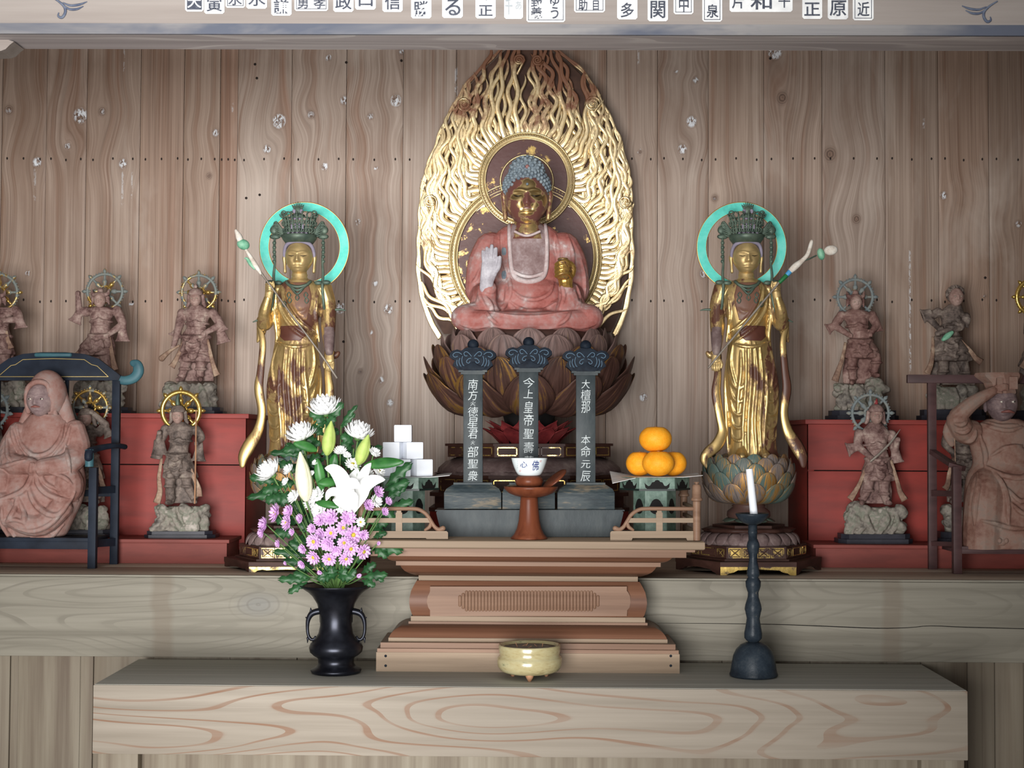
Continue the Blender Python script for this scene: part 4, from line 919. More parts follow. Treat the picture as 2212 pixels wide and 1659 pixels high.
hr = put('hair_curls', join([c for c in cu[2:]]), YBU, M_HAIR, bu); hr['kind'] = 'stuff'
capv, capf = join(cu[:1]); keep = capv.copy()
# hair cap: clip the lower front so the forehead shows
vv, ff = sph((1138, 405, 4), (49, 44, 50), 40, 28)
vv = vv.copy(); lowf = (vv[:, 1] > 392+np.maximum(0, np.abs(vv[:, 0]-1138)-26)*2.2) & (vv[:, 2] < 6); vv[lowf, 2] = np.maximum(vv[lowf, 2], 6)
put('hair_cap', join([(vv, ff), cu[1]]), YBU, M_HAIR, bu)
put('hair_jewel', sph((1139, 366, -34), (4.5, 4.5, 4), 12, 8), YBU, plain('dull_red_jewel', (150, 104, 100), rough=.4), bu)
hs = [tube([(1050, 622, -84), (1052, 604, -92), (1057, 584, -96), (1058, 568, -94)], [14, 15, 18, 17], n=14, k=3, flat=.5)]
for x0, y0, x1, y1, r in ((1046, 570, 1043.5, 543, 4.3), (1053, 566, 1052, 536, 4.6), (1061, 565, 1062, 531, 4.8), (1069, 568, 1071, 537, 4.5)):
    hs.append(tube([(x0, y0, -94), ((x0+x1)/2, (y0+y1)/2, -95), (x1, y1, -90)], [r, r, r*.85], n=10, k=3))
hs += [tube([(1064, 592, -96), (1074, 580, -99), (1078, 568, -99), (1079, 556, -98)], [6.5, 6, 5, 4.3], n=10, k=3), sph((1066, 588, -97), (8, 11, 6), 12, 8), sph((1049, 590, -97), (7, 13, 6), 12, 8)]
put('raised_hand', J(carve(hs, [], 1.0, 2), -98), YBU, M_SILVER, bu)
hs = [tube([(1224, 622, -80), (1222, 606, -88), (1220, 594, -88)], [15, 15, 17], n=12, k=3, flat=.7)]
for i, y in enumerate((572, 580, 588, 596)):
    hs.append(tube([(1234, y+3, -92), (1226, y-4, -112), (1212, y-3, -117), (1201, y+2, -110)], [4.8, 4.8, 4.6, 4], n=10, k=4))
hs.append(tube([(1236, 594, -94), (1238, 580, -100), (1231, 570, -106), (1224, 573, -111)], [6, 6, 5, 4], n=10, k=4))
put('left_hand', J(carve(hs, [], 1.1, 1), -98), YBU, gilt('gilded_hand', (226, 180, 96), (84, 56, 38), .38, .5, (22, 22, 22), .3, .4), bu)
put('medicine_jar', J(lathe([(2, 558), (10, 558), (12, 561), (10, 563), (15, 567), (18.5, 576), (18, 590), (13, 601), (8, 604), (2, 604)], 1216, -97, 28), -98), YBU, gilt('jar_gold', (226, 180, 100), (70, 56, 50), .4, .52, (24, 24, 24), .3, .4), bu)
# ------------------------------------------------------------------ flaming mandorla
YM = 1.345
ma = thing('flame_mandorla', 'tall gilded openwork flame mandorla standing behind the seated Buddha', 'mandorla', W([(1136, 735, 0)], YM)[0])
LO = [(950,732),(926,689),(911,641),(903,593),(903,545),(906,472),(909,422),(919,369),(933,333),(950,285),(969,246),(986,215),(1010,176),(1049,135),(1082,104),(1112,78),(1139,58)]
RO = [(1328,727),(1350,677),(1364,605),(1367,545),(1364,484),(1364,442),(1360,381),(1350,338),(1338,297),(1326,268),(1304,225),(1275,172),(1242,135),(1198,104),(1166,78),(1139,58)]
def along(pl):
    q = crom(np.array([(x, y, 0) for x, y in pl], float), 12)[:, :2]; L = np.r_[0, np.cumsum(np.linalg.norm(np.diff(q, axis=0), axis=1))]; L /= L[-1]
    return lambda t: np.array([np.interp(np.clip(t, 0, 1), L, q[:, 0]), np.interp(np.clip(t, 0, 1), L, q[:, 1])])
oL, oR = along(LO), along(RO)
put('head_disc', join([annulus(1137.5, 390, -1, 3, 0.5, 90)]), YM-.012, M_LACQ, ma, smooth=False)
put('body_disc', join([annulus(1135, 556, 1, 5, 0.5, 150)]), YM-.006, M_LACQ, ma, smooth=False)
put('head_glow_ring', join([ring(1138, 392, 0, 57, 2.5, 48, 6)]), YM-.014, M_GILTF, ma)
rg = [annulus(1137.5, 390, -4, 4, 88, 104, 80), ring(1137.5, 390, -4, 89.5, 2, 72, 6), ring(1137.5, 390, -4, 95, 1.5, 72, 6), ring(1137.5, 390, -4, 102.5, 2, 72, 6)]
rg += [sph((1137.5+98.6*math.cos(a), 390+98.6*math.sin(a), -4), 2, 6, 4) for a in np.linspace(0, 2*math.pi, 110, False)]
put('head_ring', join(rg), YM-.014, M_GILTF, ma)
rg = [annulus(1135, 556, -3, 5, 146, 165, 96), ring(1135, 556, -3, 147.5, 2, 80, 6), ring(1135, 556, -3, 163.5, 2, 80, 6), ring(1135, 556, -3, 153.5, 1.3, 80, 6)]
rg += [sph((1135+158.5*math.cos(a), 556+158.5*math.sin(a), -3), 2.3, 6, 4) for a in np.linspace(0, 2*math.pi, 150, False)]
put('body_ring', join(rg), YM-.008, M_GILTF, ma)
def start(side, t):
    """walk the two rings from the foot of the body ring to the crown of the head ring"""
    a = math.radians(74); b = math.radians(-47); c = math.radians(32); e = math.radians(-90)
    k = 165*(a-b); l = 104*(c-e); z = t*(k+l)
    if z < k: an = a-(a-b)*z/k; return np.array([1135+side*166*math.cos(an), 556+166*math.sin(an)]), np.array([side*math.cos(an), math.sin(an)])
    an = c-(c-e)*(z-k)/l; return np.array([1137.5+side*105*math.cos(an), 390+105*math.sin(an)]), np.array([side*math.cos(an), math.sin(an)])
def strand(pts, w0, d, wob, ph, per, rise):
    q = crom(np.array([(x, y, 0) for x, y in pts], float), 10)[:, :2]; n = len(q); T = np.gradient(q, axis=0); L = np.linalg.norm(T, axis=1); T /= L[:, None]+1e-9
    Nn = np.c_[-T[:, 1], T[:, 0]]; s = np.linspace(0, 1, n); cum = np.cumsum(L)
    q = q+Nn*(wob*np.sin(cum/per*2*math.pi+ph)*np.minimum(1, s*3.2)*(1-.25*s))[:, None]
    T = np.gradient(q, axis=0); T /= np.linalg.norm(T, axis=1)[:, None]+1e-9; Nn = np.c_[-T[:, 1], T[:, 0]]
    w = w0*(1-.55*s)*np.minimum(1, (1-s)*9+.12); V = []
    prof = [(-1, 4), (-.94, 0), (-.6, -2.6), (-.3, -1.2), (0, -4.0), (.3, -1.2), (.6, -2.6), (.94, 0), (1, 4)]
    for a, h in prof: V.append(np.c_[q+Nn*(w*a)[:, None], d+h*(1-.3*s)-rise*np.sin(s*math.pi)])
    m_ = len(prof); V = np.stack(V, 1).reshape(-1, 3); F = []
    for i in range(n-1):
        for j in range(m_): F.append((i*m_+j, i*m_+(j+1) % m_, (i+1)*m_+(j+1) % m_, (i+1)*m_+j))
    F.append(tuple(range(m_))[::-1]); F.append(tuple(range((n-1)*m_, n*m_))); return V, F
rf = random.Random(3)
def flames(side, o):
    out = []; n = 34
    for lay in (0, 1, 2):
        for i in range(n if lay < 2 else 46):
            t = (i+.5*lay+rf.uniform(-.2, .2))/(n if lay < 2 else 46); t = min(max(t, 0), .999)
            A, nn = start(side, t)
            te = .10+t*.74+.20*math.sin(math.pi*min(1, t*1.05))+rf.uniform(-.02, .02)
            B = o(min(te, .995))
            if t > .80: B = np.array([1137+side*(3+(1-t)/.2*78)+rf.uniform(-5, 5), 70+rf.uniform(0, 30)+((1-t)/.2)**2*30])
            D = B-A; L = np.linalg.norm(D)
            fr = 1.0 if lay == 0 else (rf.uniform(.55, .85) if lay == 1 else rf.uniform(.25, .5))
            c1 = A+nn*L*.16+D*.08; c2 = A+D*.5+nn*L*.12; c3 = A+D*.8+nn*L*.04
            pts = [A-nn*3, c1*.85+A*.15, c2, c3, B]
            if fr < 1: q = crom(np.array([(x, y, 0) for x, y in pts]), 6)[:, :2]; q = q[:max(4, int(len(q)*fr))]; pts = [q[0], q[len(q)//3], q[2*len(q)//3], q[-1]+np.array([0, -5])]
            out.append(strand(pts, (7.2, 6.2, 5.6)[lay], (0, 3, 6)[lay]-rf.uniform(0, 3), rf.uniform(4, 9) if L > 60 else 3.5, rf.uniform(0, 6.28), rf.uniform(52, 84), rf.uniform(0, 4)))
    # rim strand that closes the outline
    for k in (0, 1):
        out.append(strand([o(t)*(1-.012*k)+np.array([1137, 420])*.012*k for t in np.linspace(0, .97, 22)], 4.5, 2, 1.5, k*2, 60, 0))
    return out
def spiral(cx, cy, R, s, tail):
    p = [(cx+R*(1-i/26)*math.cos(s*i*.62), cy+R*(1-i/26)*math.sin(s*i*.62), -6) for i in range(23)]
    return tube([(tail[0], tail[1], 0)]+p, [3.2]+[2.8]*12+[2.2]*11, n=6)
for nm, side, o in (('left', -1, oL), ('right', 1, oR)):
    fl_ = flames(side, o)
    fl_ += [spiral(1003 if side < 0 else 1280, 226, 17, -side, (1016 if side < 0 else 1270, 262)), spiral(1121 if side < 0 else 1161, 131, 12, side, (1117 if side < 0 else 1166, 160)), spiral(929 if side < 0 else 1350, 437, 15, side, (940 if side < 0 else 1338, 470))]
    V, F = join(fl_); ob = put('flame_openwork', (V, F), YM, M_FLAME, ma, recalc=True)
    wv = np.clip((310-V[:, 1])/190, 0, 1)*.95+.25*np.clip((np.abs(V[:, 0]-1137)-170)/60, 0, 1)
    a_ = ob.data.attributes.new('wear', 'FLOAT', 'POINT'); a_.data.foreach_set('value', wv.astype(np.float32)[:len(ob.data.vertices)])
bk_ = [oL(t) for t in np.linspace(0, .93, 30)]+[oR(t) for t in np.linspace(.93, 0, 30)]
put('dark_backing', prism([(1137+(x-1137)*.955, 420+(y-420)*.965) for x, y in bk_], 0, 4), YM+.02, plain('flame_gap_shade', (66, 46, 38), (92, 66, 54), .7, scale=(20, 20, 20)), ma, smooth=False)  # dark sheet put in for the shaded wall behind the flame gaps
put('support_post', box(1120, 1156, 700, pyz(ZSH, YM+.03), 0, 20), YM+.03, M_ALTARD, ma, smooth=False)
# ------------------------------------------------------------------ lotus throne
M_PETAL = gilt('dark_lotus_petal', (206, 160, 80), (86, 62, 56), .56, .68, (5, 5, 5), .4, .5)
def petalmat(name, base, gold, amt, tint=None):
    """lacquered petal with gold rubbed along its veins"""
    q = N(name); n1 = q.noise(q.coord((9, 9, 9)), 1, 6, .62, .4); rd = q.rnd()
    c = q.n('ShaderNodeCombineXYZ'); q.put(c.inputs[0], q.math('MULTIPLY', q.attr('pv'), 7.0)); q.put(c.inputs[1], q.math('MULTIPLY', q.attr('pu'), 1.6)); q.put(c.inputs[2], q.math('MULTIPLY', rd, 60.0))
    st = q.noise(c.outputs[0], 1, 4, .6, .2)
    t = q.step(q.math('ADD', q.math('MULTIPLY', n1, .45), q.math('MULTIPLY', st, .55)), .50+amt, .58+amt)
    b2 = tuple(min(255, int(x*1.45+10)) for x in base)
    col = q.mix(q.step(st, .35, .62), base, b2)
    if tint: col = q.mix(q.step(q.math('ADD', rd, q.math('MULTIPLY', n1, .3)), .62, .78), col, tint)
    col = q.mix(t, col, gold); q.bump(st, .4, .003)
    q.put(q.b.inputs['Roughness'], .5)
    return q.out(col, None, q.math('MULTIPLY', t, .7), Specular_IOR_Level=.3)
M_PETALB = petalmat('brown_lotus_petal', (62, 42, 36), (168, 128, 66), .02)
M_PETALG = petalmat('greyed_lotus_petal', (92, 74, 70), (176, 150, 106), .09)
th = thing('lotus_throne', 'large dark lotus throne of many petals under the seated Buddha', 'lotus throne', (0, YBU, ZSH))
TX = 1143
put('seat_disc', lathe([(2, 722), (148, 722), (154, 728), (152, 750), (140, 800), (100, 860), (70, 886), (2, 888)], TX, 0, 40), YBU, M_PETALB, th)
def lotus_row(n, ph, r0, y0, r1, y1, hw, bul, mat, name='petal', cx=TX, Y=YBU, par=None, thick=5, sq=1.0, cup=0.0, back=True, shape=1.1, pt=0.0):
    for i in range(n):
        a = ph+2*math.pi*i/n
        if not back and math.sin(a) > .35: continue
        c, s = math.cos(a), math.sin(a)
        K = lambda r, y: (cx+r*c, 947+(y-947)*(1+r*s*sq/3200), r*s*sq)
        b = K(r0, y0); t = K(r1, y1)
        o_ = put(name, petal(b, t, hw, bul, thick, 14, 16, up=(c, .9, s), cup=cup, shape=shape, point=pt, blunt=(pt == 0), vein=1.1 if pt == 0 else 0), Y, mat, par or th); petal_attr(o_, 14, 16)
lotus_row(11, math.pi/2+math.pi/11, 66, 886, 232, 806, 58, 46, M_PETALB, cup=-14, thick=9)
lotus_row(11, math.pi/2, 84, 868, 228, 770, 56, 44, M_PETALB, cup=-14, thick=9)
lotus_row(11, math.pi/2+math.pi/11, 100, 846, 212, 744, 54, 36, M_PETALB, cup=-14, thick=9)
lotus_row(11, math.pi/2, 112, 826, 190, 722, 50, 26, M_PETALG, cup=-12, thick=9)
lotus_row(13, math.pi/2+math.pi/13, 118, 800, 164, 708, 44, 20, M_PETALG, cup=-10, thick=9)
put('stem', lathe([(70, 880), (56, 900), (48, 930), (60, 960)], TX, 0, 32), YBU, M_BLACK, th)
M_REDP = dirty('faded_red_petal', [(.3, (96, 34, 38)), (.5, (138, 52, 54)), (.7, (150, 74, 72))], .6, (14, 14, 14), .2)
lotus_row(14, 0, 52, 962, 96, 908, 22, -10, M_REDP, 'red_petal', thick=4, pt=.9)
lotus_row(14, math.pi/14, 60, 962, 112, 922, 20, -8, M_REDP, 'red_petal', thick=4, pt=.9)
M_DKL = plain('dark_brown_lacquer', (54, 35, 30), (72, 48, 41), .5, scale=(15, 15, 40), spec=.15)
M_GPAN = gilt('gilded_panel', (240, 206, 120), (66, 44, 34), .44, .54, (14, 14, 14), .26, .4)
M_GREYP = dirty('grey_brown_petal', [(.3, (84, 66, 64)), (.5, (112, 94, 92)), (.7, (146, 130, 124))], .55, (18, 18, 18), .2)
def tierN(par, cx, Y, y0, y1, R, n, mat, name='base_tier', R1=None):
    return put(name, ngon(cx, 0, y0, y1, R, R1 or R, n, math.pi/n if n == 8 else 0), Y, mat, par, smooth=False)
def panels(par, cx, Y, y0, y1, R, n, k, mat, fmat, cross=False, faces=(-1, 0, 1)):
    """framed panels on the front faces of an n-sided tier"""
    A = math.pi/n; ap = R*math.cos(A); wd = 2*R*math.sin(A)
    for fc in faces:
        a = -math.pi/2+fc*2*A; c, s = math.cos(a), math.sin(a); fr = []; fi = []
        def pt(x, y, o): return (cx+(ap+o)*c-x*s, y, (ap+o)*s+x*c)
        def slab(x0, x1, ya, yb, o0, o1):
            V = [pt(x, y, o) for x in (x0, x1) for y in (ya, yb) for o in (o0, o1)]
            return np.array(V), box(0, 1, 0, 1, 0, 1)[1]
        for i in range(k):
            x0 = -wd/2+4+(wd-8)*i/k+2; x1 = -wd/2+4+(wd-8)*(i+1)/k-2
            for b in ((x0, x1, y0+3, y0+5), (x0, x1, y1-5, y1-3), (x0, x0+2, y0+3, y1-3), (x1-2, x1, y0+3, y1-3)): fr.append(slab(*b, 0, 1.2))
            if cross and i % 2 == 0:
                for sg in (1, -1):
                    fr.append(tube([pt(x0+3, (y0+y1)/2-sg*((y1-y0)/2-6), .6), pt(x1-3, (y0+y1)/2+sg*((y1-y0)/2-6), .6)], .8, n=5))
            fi.append(slab(x0, x1, y0+3, y1-3, 0, .5))
        put('panel_field', join(fi), Y, mat, par, smooth=False); put('panel_frame', join(fr), Y, fmat, par, smooth=False)
zb2 = pyz(ZSH, YBU)
tierN(th, TX, YBU, 962, 986, 186, 8, M_DKL); panels(th, TX, YBU, 962, 986, 186, 8, 3, M_DKL, M_GPAN)
tierN(th, TX, YBU, 958, 963, 192, 8, M_DKL)
lotus_row(20, math.pi/20, 150, 986, 206, 1022, 30, 12, M_GREYP, 'hanging_petal', thick=5, back=False)
put('petal_ring_core', lathe([(150, 985), (180, 996), (196, 1010), (200, 1024), (150, 1024)], TX, 0, 40), YBU, M_GREYP, th)
tierN(th, TX, YBU, 1023, 1029, 216, 8, M_DKL); tierN(th, TX, YBU, 1029, 1060, 206, 8, M_DKL); panels(th, TX, YBU, 1029, 1060, 206, 8, 3, M_DKL, M_GPAN)
tierN(th, TX, YBU, 1060, 1068, 226, 8, M_DKL); tierN(th, TX, YBU, 1068, 1092, 215, 8, M_DKL); tierN(th, TX, YBU, 1092, 1100, 228, 8, M_DKL); tierN(th, TX, YBU, 1100, zb2, 226, 8, M_RED)
# ------------------------------------------------------------------ standing bodhisattvas
M_BGOLD = gilt('bodhisattva_gold_leaf', (234, 200, 134), (88, 56, 44), .44, .54, (13, 13, 6), .40, .42, metal=.8)
M_BFACE = gilt('bright_gold_face', (240, 208, 146), (130, 92, 66), .20, .32, (20, 20, 20), .5, .4, metal=.7)
M_BSKIN = gilt('bare_lacquer_chest', (214, 168, 98), (112, 78, 62), .52, .64, (10, 10, 8), .32, .45)
M_TEAL = dirty('turquoise_halo_paint', [(.3, (72, 176, 162)), (.5, (96, 206, 190)), (.64, (130, 214, 202)), (.76, (160, 196, 196))], .55, (10, 10, 10), .12)
M_GEDGE = plain('old_gold_edge', (196, 158, 92), rough=.4, metal=.7)
M_VERD = plain('green_bronze_filigree', (68, 84, 74), (92, 106, 92), .5, .3, scale=(40, 40, 40))
M_LILAC = plain('lilac_grey_hair', (150, 142, 158), (126, 118, 136), .6, scale=(30, 30, 30))
M_SHAFT = plain('grey_metal_shaft', (148, 140, 130), (120, 110, 100), .45, .2)
M_BUDW = dirty('white_lotus_bud', [(.3, (180, 160, 146)), (.5, (220, 212, 200)), (.7, (238, 236, 228))], .5, (50, 50, 50), .1)
M_LEAFG = plain('painted_green_leaf', (98, 164, 132), (142, 192, 162), .5, scale=(60, 60, 60))
M_LOTB = petalmat('painted_lotus_petal', (92, 84, 80), (198, 148, 80), -.005, (84, 104, 98))
def bodhi(cx, mir, label):
    YZ = .77; X0 = 1612
    fx = (lambda x: cx+(x-X0)) if not mir else (lambda x: cx-(x-X0))
    def cv(sh):
        V, F = sh; V = np.array(V, float); V[:, 0] = (cx+(V[:, 0]-X0)) if not mir else (cx-(V[:, 0]-X0))
        if mir and isinstance(F, np.ndarray): F = F[:, ::-1]
        return V, F
    def pt(name, sh, mat, par=None, **kw): return put(name, cv(sh), YZ, mat, par or t, **kw)
    zb_ = pyz(ZSH, YZ, cx)
    t = thing('standing_bodhisattva', label, 'statue', P(cx, zb_, YZ), 'attendant bodhisattva statues')
    # ---- body and robe
    sh = [loft([(1612, 604, 0, 24, 20), (1612, 618, 2, 50, 26), (1612, 640, 0, 56, 30), (1612, 670, -3, 48, 30), (1614, 700, -4, 42, 28), (1614, 722, -6, 40, 28), (1616, 742, -4, 44, 30), (1620, 780, -4, 52, 32), (1624, 830, -3, 58, 33), (1626, 880, -2, 56, 33), (1626, 930, 0, 50, 32), (1626, 965, 0, 51, 34), (1626, 990, 0, 56, 36)], 36, k=3)]
    sh += [tube([(1660, 622, 2), (1676, 660, 2), (1686, 700, -4)], [20, 18, 17], n=14, k=4), tube([(1686, 702, -6), (1682, 676, -28), (1672, 646, -40)], [16, 13, 9], n=12, k=4),
           tube([(1562, 622, 2), (1550, 660, 2), (1549, 705, -6)], [20, 17, 16], n=14, k=4), tube([(1549, 705, -6), (1547, 735, -14), (1545, 764, -18)], [16, 13, 9], n=12, k=4),
           tube([(1692, 690, 0), (1696, 720, 4), (1704, 738, 6)], [13, 10, 3], n=10, k=3, flat=.6), tube([(1545, 760, 6), (1536, 768, 4), (1528, 762, 2)], [7, 8, 5], n=10, k=3),
           tube([(1600, 978, -22), (1596, 988, -40)], [13, 12], n=12), tube([(1642, 978, -22), (1648, 988, -40)], [13, 12], n=12)]
    fo = []
    for x0, x1, a, b in ((1606, 1601, 745, 985), (1616, 1612, 740, 988), (1626, 1630, 742, 988), (1637, 1640, 745, 985), (1652, 1646, 800, 980), (1596, 1590, 760, 900)):
        fo.append(([(x0, a), ((x0+x1)/2+3, (a*2+b)/3), ((x0+x1)/2-2, (a+2*b)/3), (x1, b)], 4.6))
    for k in range(5):
        y = 830+k*28; fo.append(([(1572+k*1.5, y-24), (1582, y+4), (1596, y+10), (1607, y-8)], 3.6)); fo.append(([(1682-k*1.5, y-24), (1672, y+4), (1656, y+10), (1644, y-8)], 3.6))
    fo += [([(1570, 760), (1566, 830), (1568, 900), (1572, 980)], 5), ([(1668, 760), (1684, 830), (1684, 900), (1676, 980)], 5), ([(1580, 742), (1576, 790), (1590, 850)], 4), ([(1655, 742), (1668, 790), (1660, 850)], 4),
           ([(1572, 740), (1600, 750), (1630, 750), (1662, 738)], 4), ([(1648, 622), (1640, 660), (1616, 700), (1578, 732)], 5), ([(1656, 640), (1648, 676), (1622, 712), (1584, 740)], 4.5), ([(1640, 624), (1628, 660), (1604, 694), (1574, 718)], 4),
           ([(1660, 630), (1664, 680), (1660, 730), (1668, 790)], 5), ([(1570, 640), (1574, 690), (1568, 740)], 5), ([(1672, 650), (1676, 690)], 4), ([(1556, 640), (1552, 690)], 4), ([(1590, 668), (1600, 676), (1614, 676)], 3)]
    bv, bf = carve(sh, fo, 1.5, 1); sf_ = Surf(bv, bf)
    pt('robe', (bv, bf), M_BGOLD)
    pt('bare_chest', patch(sf_, [(612, 1590, 1636), (640, 1582, 1640), (662, 1584, 1632), (684, 1590, 1616), (694, 1592, 1602)], -.5, 2), M_BSKIN)
    pt('bare_belly', patch(sf_, [(706, 1606, 1650), (716, 1592, 1654), (728, 1594, 1652), (738, 1606, 1640)], -.5, 2), plain('dark_lacquer_belly', (96, 58, 46), (78, 46, 38), .4) if 'dark_lacquer_belly' not in bpy.data.materials else bpy.data.materials['dark_lacquer_belly'])
    pt('forearm', tube([(1548, 712, -10), (1546, 740, -17), (1545, 764, -19)], [14, 12, 9], n=12, k=3), M_GREYP); pt('bracelet', ring(1545, 762, -18, 8.5, 2, 16, 6), M_GEDGE)
    # ---- hanging scarves
    pt('scarf', tube([(1700, 700, 0), (1690, 740, -8), (1694, 800, -10), (1698, 840, -10), (1692, 890, -8), (1700, 930, -8), (1718, 962, -12), (1730, 986, -14), (1733, 1006, -14)], [5, 7, 8, 10, 9, 11, 14, 12, 6], n=8, k=5, flat=.3), M_BGOLD)
    pt('scarf', tube([(1543, 700, 0), (1552, 760, 6), (1550, 810, -4), (1546, 850, -8), (1554, 900, -8), (1560, 932, -8), (1548, 960, -12), (1528, 978, -14), (1520, 992, -14), (1526, 1008, -14)], [5, 7, 8, 10, 9, 11, 13, 12, 10, 5], n=8, k=5, flat=.3), M_BGOLD)
    # ---- hands
    hs = [tube([(1545, 766, -18), (1544, 780, -20)], [9, 10], n=12, flat=.6)]
    for i in range(4): hs.append(tube([(1536+i*5.4, 784, -20), (1536+i*5.2, 794, -23), (1537+i*4.8, 803-abs(i-1.5)*2, -21)], [2.9, 2.7, 2.2], n=8, k=2))
    hs.append(tube([(1552, 778, -22), (1556, 788, -26), (1554, 796, -26)], [3.2, 3, 2.3], n=8, k=2))
    pt('lowered_hand', carve(hs, [], .8, 1), M_BFACE)
    hs = [tube([(1674, 656, -38), (1670, 638, -44), (1668, 628, -46)], [9, 9, 10], n=12, k=2, flat=.7)]
    for i in range(4): hs.append(tube([(1676, 620+i*5, -46), (1668, 616+i*5, -55), (1660, 619+i*5, -52)], [2.9, 2.8, 2.2], n=8, k=3))
    hs.append(tube([(1664, 632, -50), (1658, 624, -54), (1660, 614, -53)], [3.2, 3, 2.3], n=8, k=2))
    pt('raised_hand', carve(hs, [], .8, 1), M_BFACE)
    # ---- head, hair, crown
    pt('neck', loft([(1612, 580, 2, 15, 15), (1612, 592, 1, 16, 16), (1612, 594, 1, 17.5, 17.5), (1612, 599, 1, 16, 16), (1612, 601, 1, 18.5, 18), (1612, 607, 0, 18, 18), (1612, 616, 0, 30, 22)], 20), M_BFACE)
    h = pt('head', head((1612, 557, -5), 30, 37.5, 32, 84, 90), M_BFACE)
    for s in (1, -1):
        pt('ear', tube([(1612+s*31, 550, 2), (1612+s*33, 558, 2), (1612+s*32, 570, 1), (1612+s*31, 588, 0)], [3.5, 4.6, 3, 3.4], n=8, k=3, flat=1.5), M_BFACE)
        pt('eye', tube([(1612+s*7, 556, -34.5), (1612+s*13, 557, -33.5), (1612+s*20, 555, -29)], [.4, .8, .3], n=6, k=3), M_EYE, h)
    pt('hair', join([tube([(1581, 570, 4), (1580, 548, -4), (1585, 532, -12), (1598, 525, -20), (1612, 523, -23), (1626, 525, -20), (1639, 532, -12), (1644, 548, -4), (1643, 570, 4)], [3, 3.5, 4, 4.5, 5, 4.5, 4, 3.5, 3], n=8, k=3), sph((1612, 536, 8), (29, 30, 28), 18, 12), sph((1612, 505, 4), (20, 22, 19), 16, 10)]), M_LILAC)
    cr = [lathe([(30, 526), (36, 518), (40, 510), (38, 509), (32, 517), (27, 525)], 1612, -2, 30)]
    cv_ = []
    for i in range(13):
        a = math.radians(-200+i*220/12); c, s = math.cos(a), math.sin(a)
        p = lambda r, y: (1612+r*c, y, -2+r*s)
        cr.append(tube([p(29, 516), p(30, 495), p(34, 476), p(37, 466)], [2.6, 2.2, 2.2, 1], n=6, k=2))
        cr.append(ring(1612+31*c, 500, -2+31*s, 5, 1.4, 10, 5)); cr.append(ring(1612+33*c, 484, -2+33*s, 4.5, 1.3, 10, 5)); cr.append(sph(p(38, 464), 2.6, 6, 5))
        cr.append(sph(p(31, 510), 2.8, 6, 5))
    cr += [ring(1612, 486, -2, 1, 1, 6, 4)]
    for y, R in ((509, 31), (492, 31), (474, 35)): cr.append(tube([(1612+R*math.cos(a), y, -2+R*math.sin(a)) for a in np.linspace(math.radians(-200), math.radians(20), 20)], 1.6, n=6, ref=(0, 1, 0)))
    for s in (1, -1):
        for j in range(7):
            y = 516-j*5; cr.append(tube([(1612+s*34, 512-j*2, -8), (1612+s*(44+j), y-6, -8), (1612+s*(52+(j % 3)*4), y-14+j*3, -6)], [2.2, 2, .9], n=6, k=3))
        cr += [sph((1612+s*52, 512, -6), (12, 6, 3), 8, 6), sph((1612+s*54, 498, -6), (9, 9, 3), 8, 6), sph((1612+s*48, 490, -6), (7, 12, 3), 8, 6, rot=s*20), ring(1612+s*24, 466, -8, 7, 1.6, 14, 5), ring(1612+s*33, 462, -8, 5, 1.5, 12, 5), tube([(1612+s*18, 480, -8), (1612+s*26, 474, -8), (1612+s*38, 470, -8), (1612+s*42, 464, -8)], [1.8, 1.8, 1.5, 1], n=6, k=3)]
    for j in range(7): cr.append(tube([(1612, 462, -22), (1612+(j-3)*3, 452, -22), (1612+(j-3)*4.2, 446-(3-abs(j-3))*2.2, -22)], [2, 2, .8], n=6, k=2))
    cr += [sph((1612, 458, -22), (10, 9, 4), 12, 8), sph((1612, 470, -22), (16, 6, 5), 12, 8)]
    pt('crown', join(cr), M_VERD)
    gm = [tube([(1600+j*8, 486, -31), (1600+j*8, 498, -32)], [2, 2], n=6) for j in range(4)]+[sph((1593+j*9.5, 509, -33+abs(j-2)*1.5), 3.4, 8, 6) for j in range(5)]+[sph((1604, 460, -25), (4, 5, 2), 8, 6), sph((1620, 460, -25), (4, 5, 2), 8, 6), tube([(1602, 476, -27), (1622, 476, -27)], 2, n=6)]
    pt('crown_jewels', join(gm), M_LILAC)
    for s in (1, -1):
        x0 = 1612+s*52; rb = [(x0, 516, -8), (x0+s*1, 540, -10), (x0-s*1, 566, -12), (x0+s*1, 596, -16), (x0, 620, -20), (x0+s*2, 650, -20), (x0+s*(4 if s < 0 else 12), 668 if s < 0 else 684, -14), (x0+s*14, 670 if s < 0 else 690, -8), (x0+s*36, 669 if s < 0 else 692, -4), (x0+s*48, 671 if s < 0 else 696, -4)]
        pt('crown_ribbon', tube(rb, [2.5, 3, 2.5, 3, 3.4, 3, 3, 2.6, 2.4, 1], n=8, k=4, flat=.5), M_VERD)
        pt('ribbon_beads', join([sph((x0+s*.5, 526+j*10, -11), (4.2, 4.4, 3), 8, 6) for j in range(5)]+[sph((x0+s*8, 612, -20), (10, 5, 3), 10, 6), sph((x0-s*9, 613, -20), (9, 5, 3), 10, 6)]), M_VERD)
    nl = [tube(sf_.line([(1586, 610), (1594, 618), (1612, 622), (1630, 618), (1638, 610)], 4, -1.5), 3.6, n=6), tube(sf_.line([(1590, 616), (1612, 630), (1634, 616)], 4, -1.5), 3, n=6), tube(sf_.line([(1600, 626), (1612, 638), (1624, 626)], 4, -1.5), 2.6, n=6)]
    for x, y in ((1594, 640), (1612, 646), (1630, 640), (1592, 652), (1628, 652), (1640, 660)): nl.append(tube(sf_.line([(x-4, y), (x, y-6), (x+4, y), (x, y+6), (x-4, y)], 2, -1.2), 1.3, n=5))
    pt('necklace', join(nl), M_VERD)
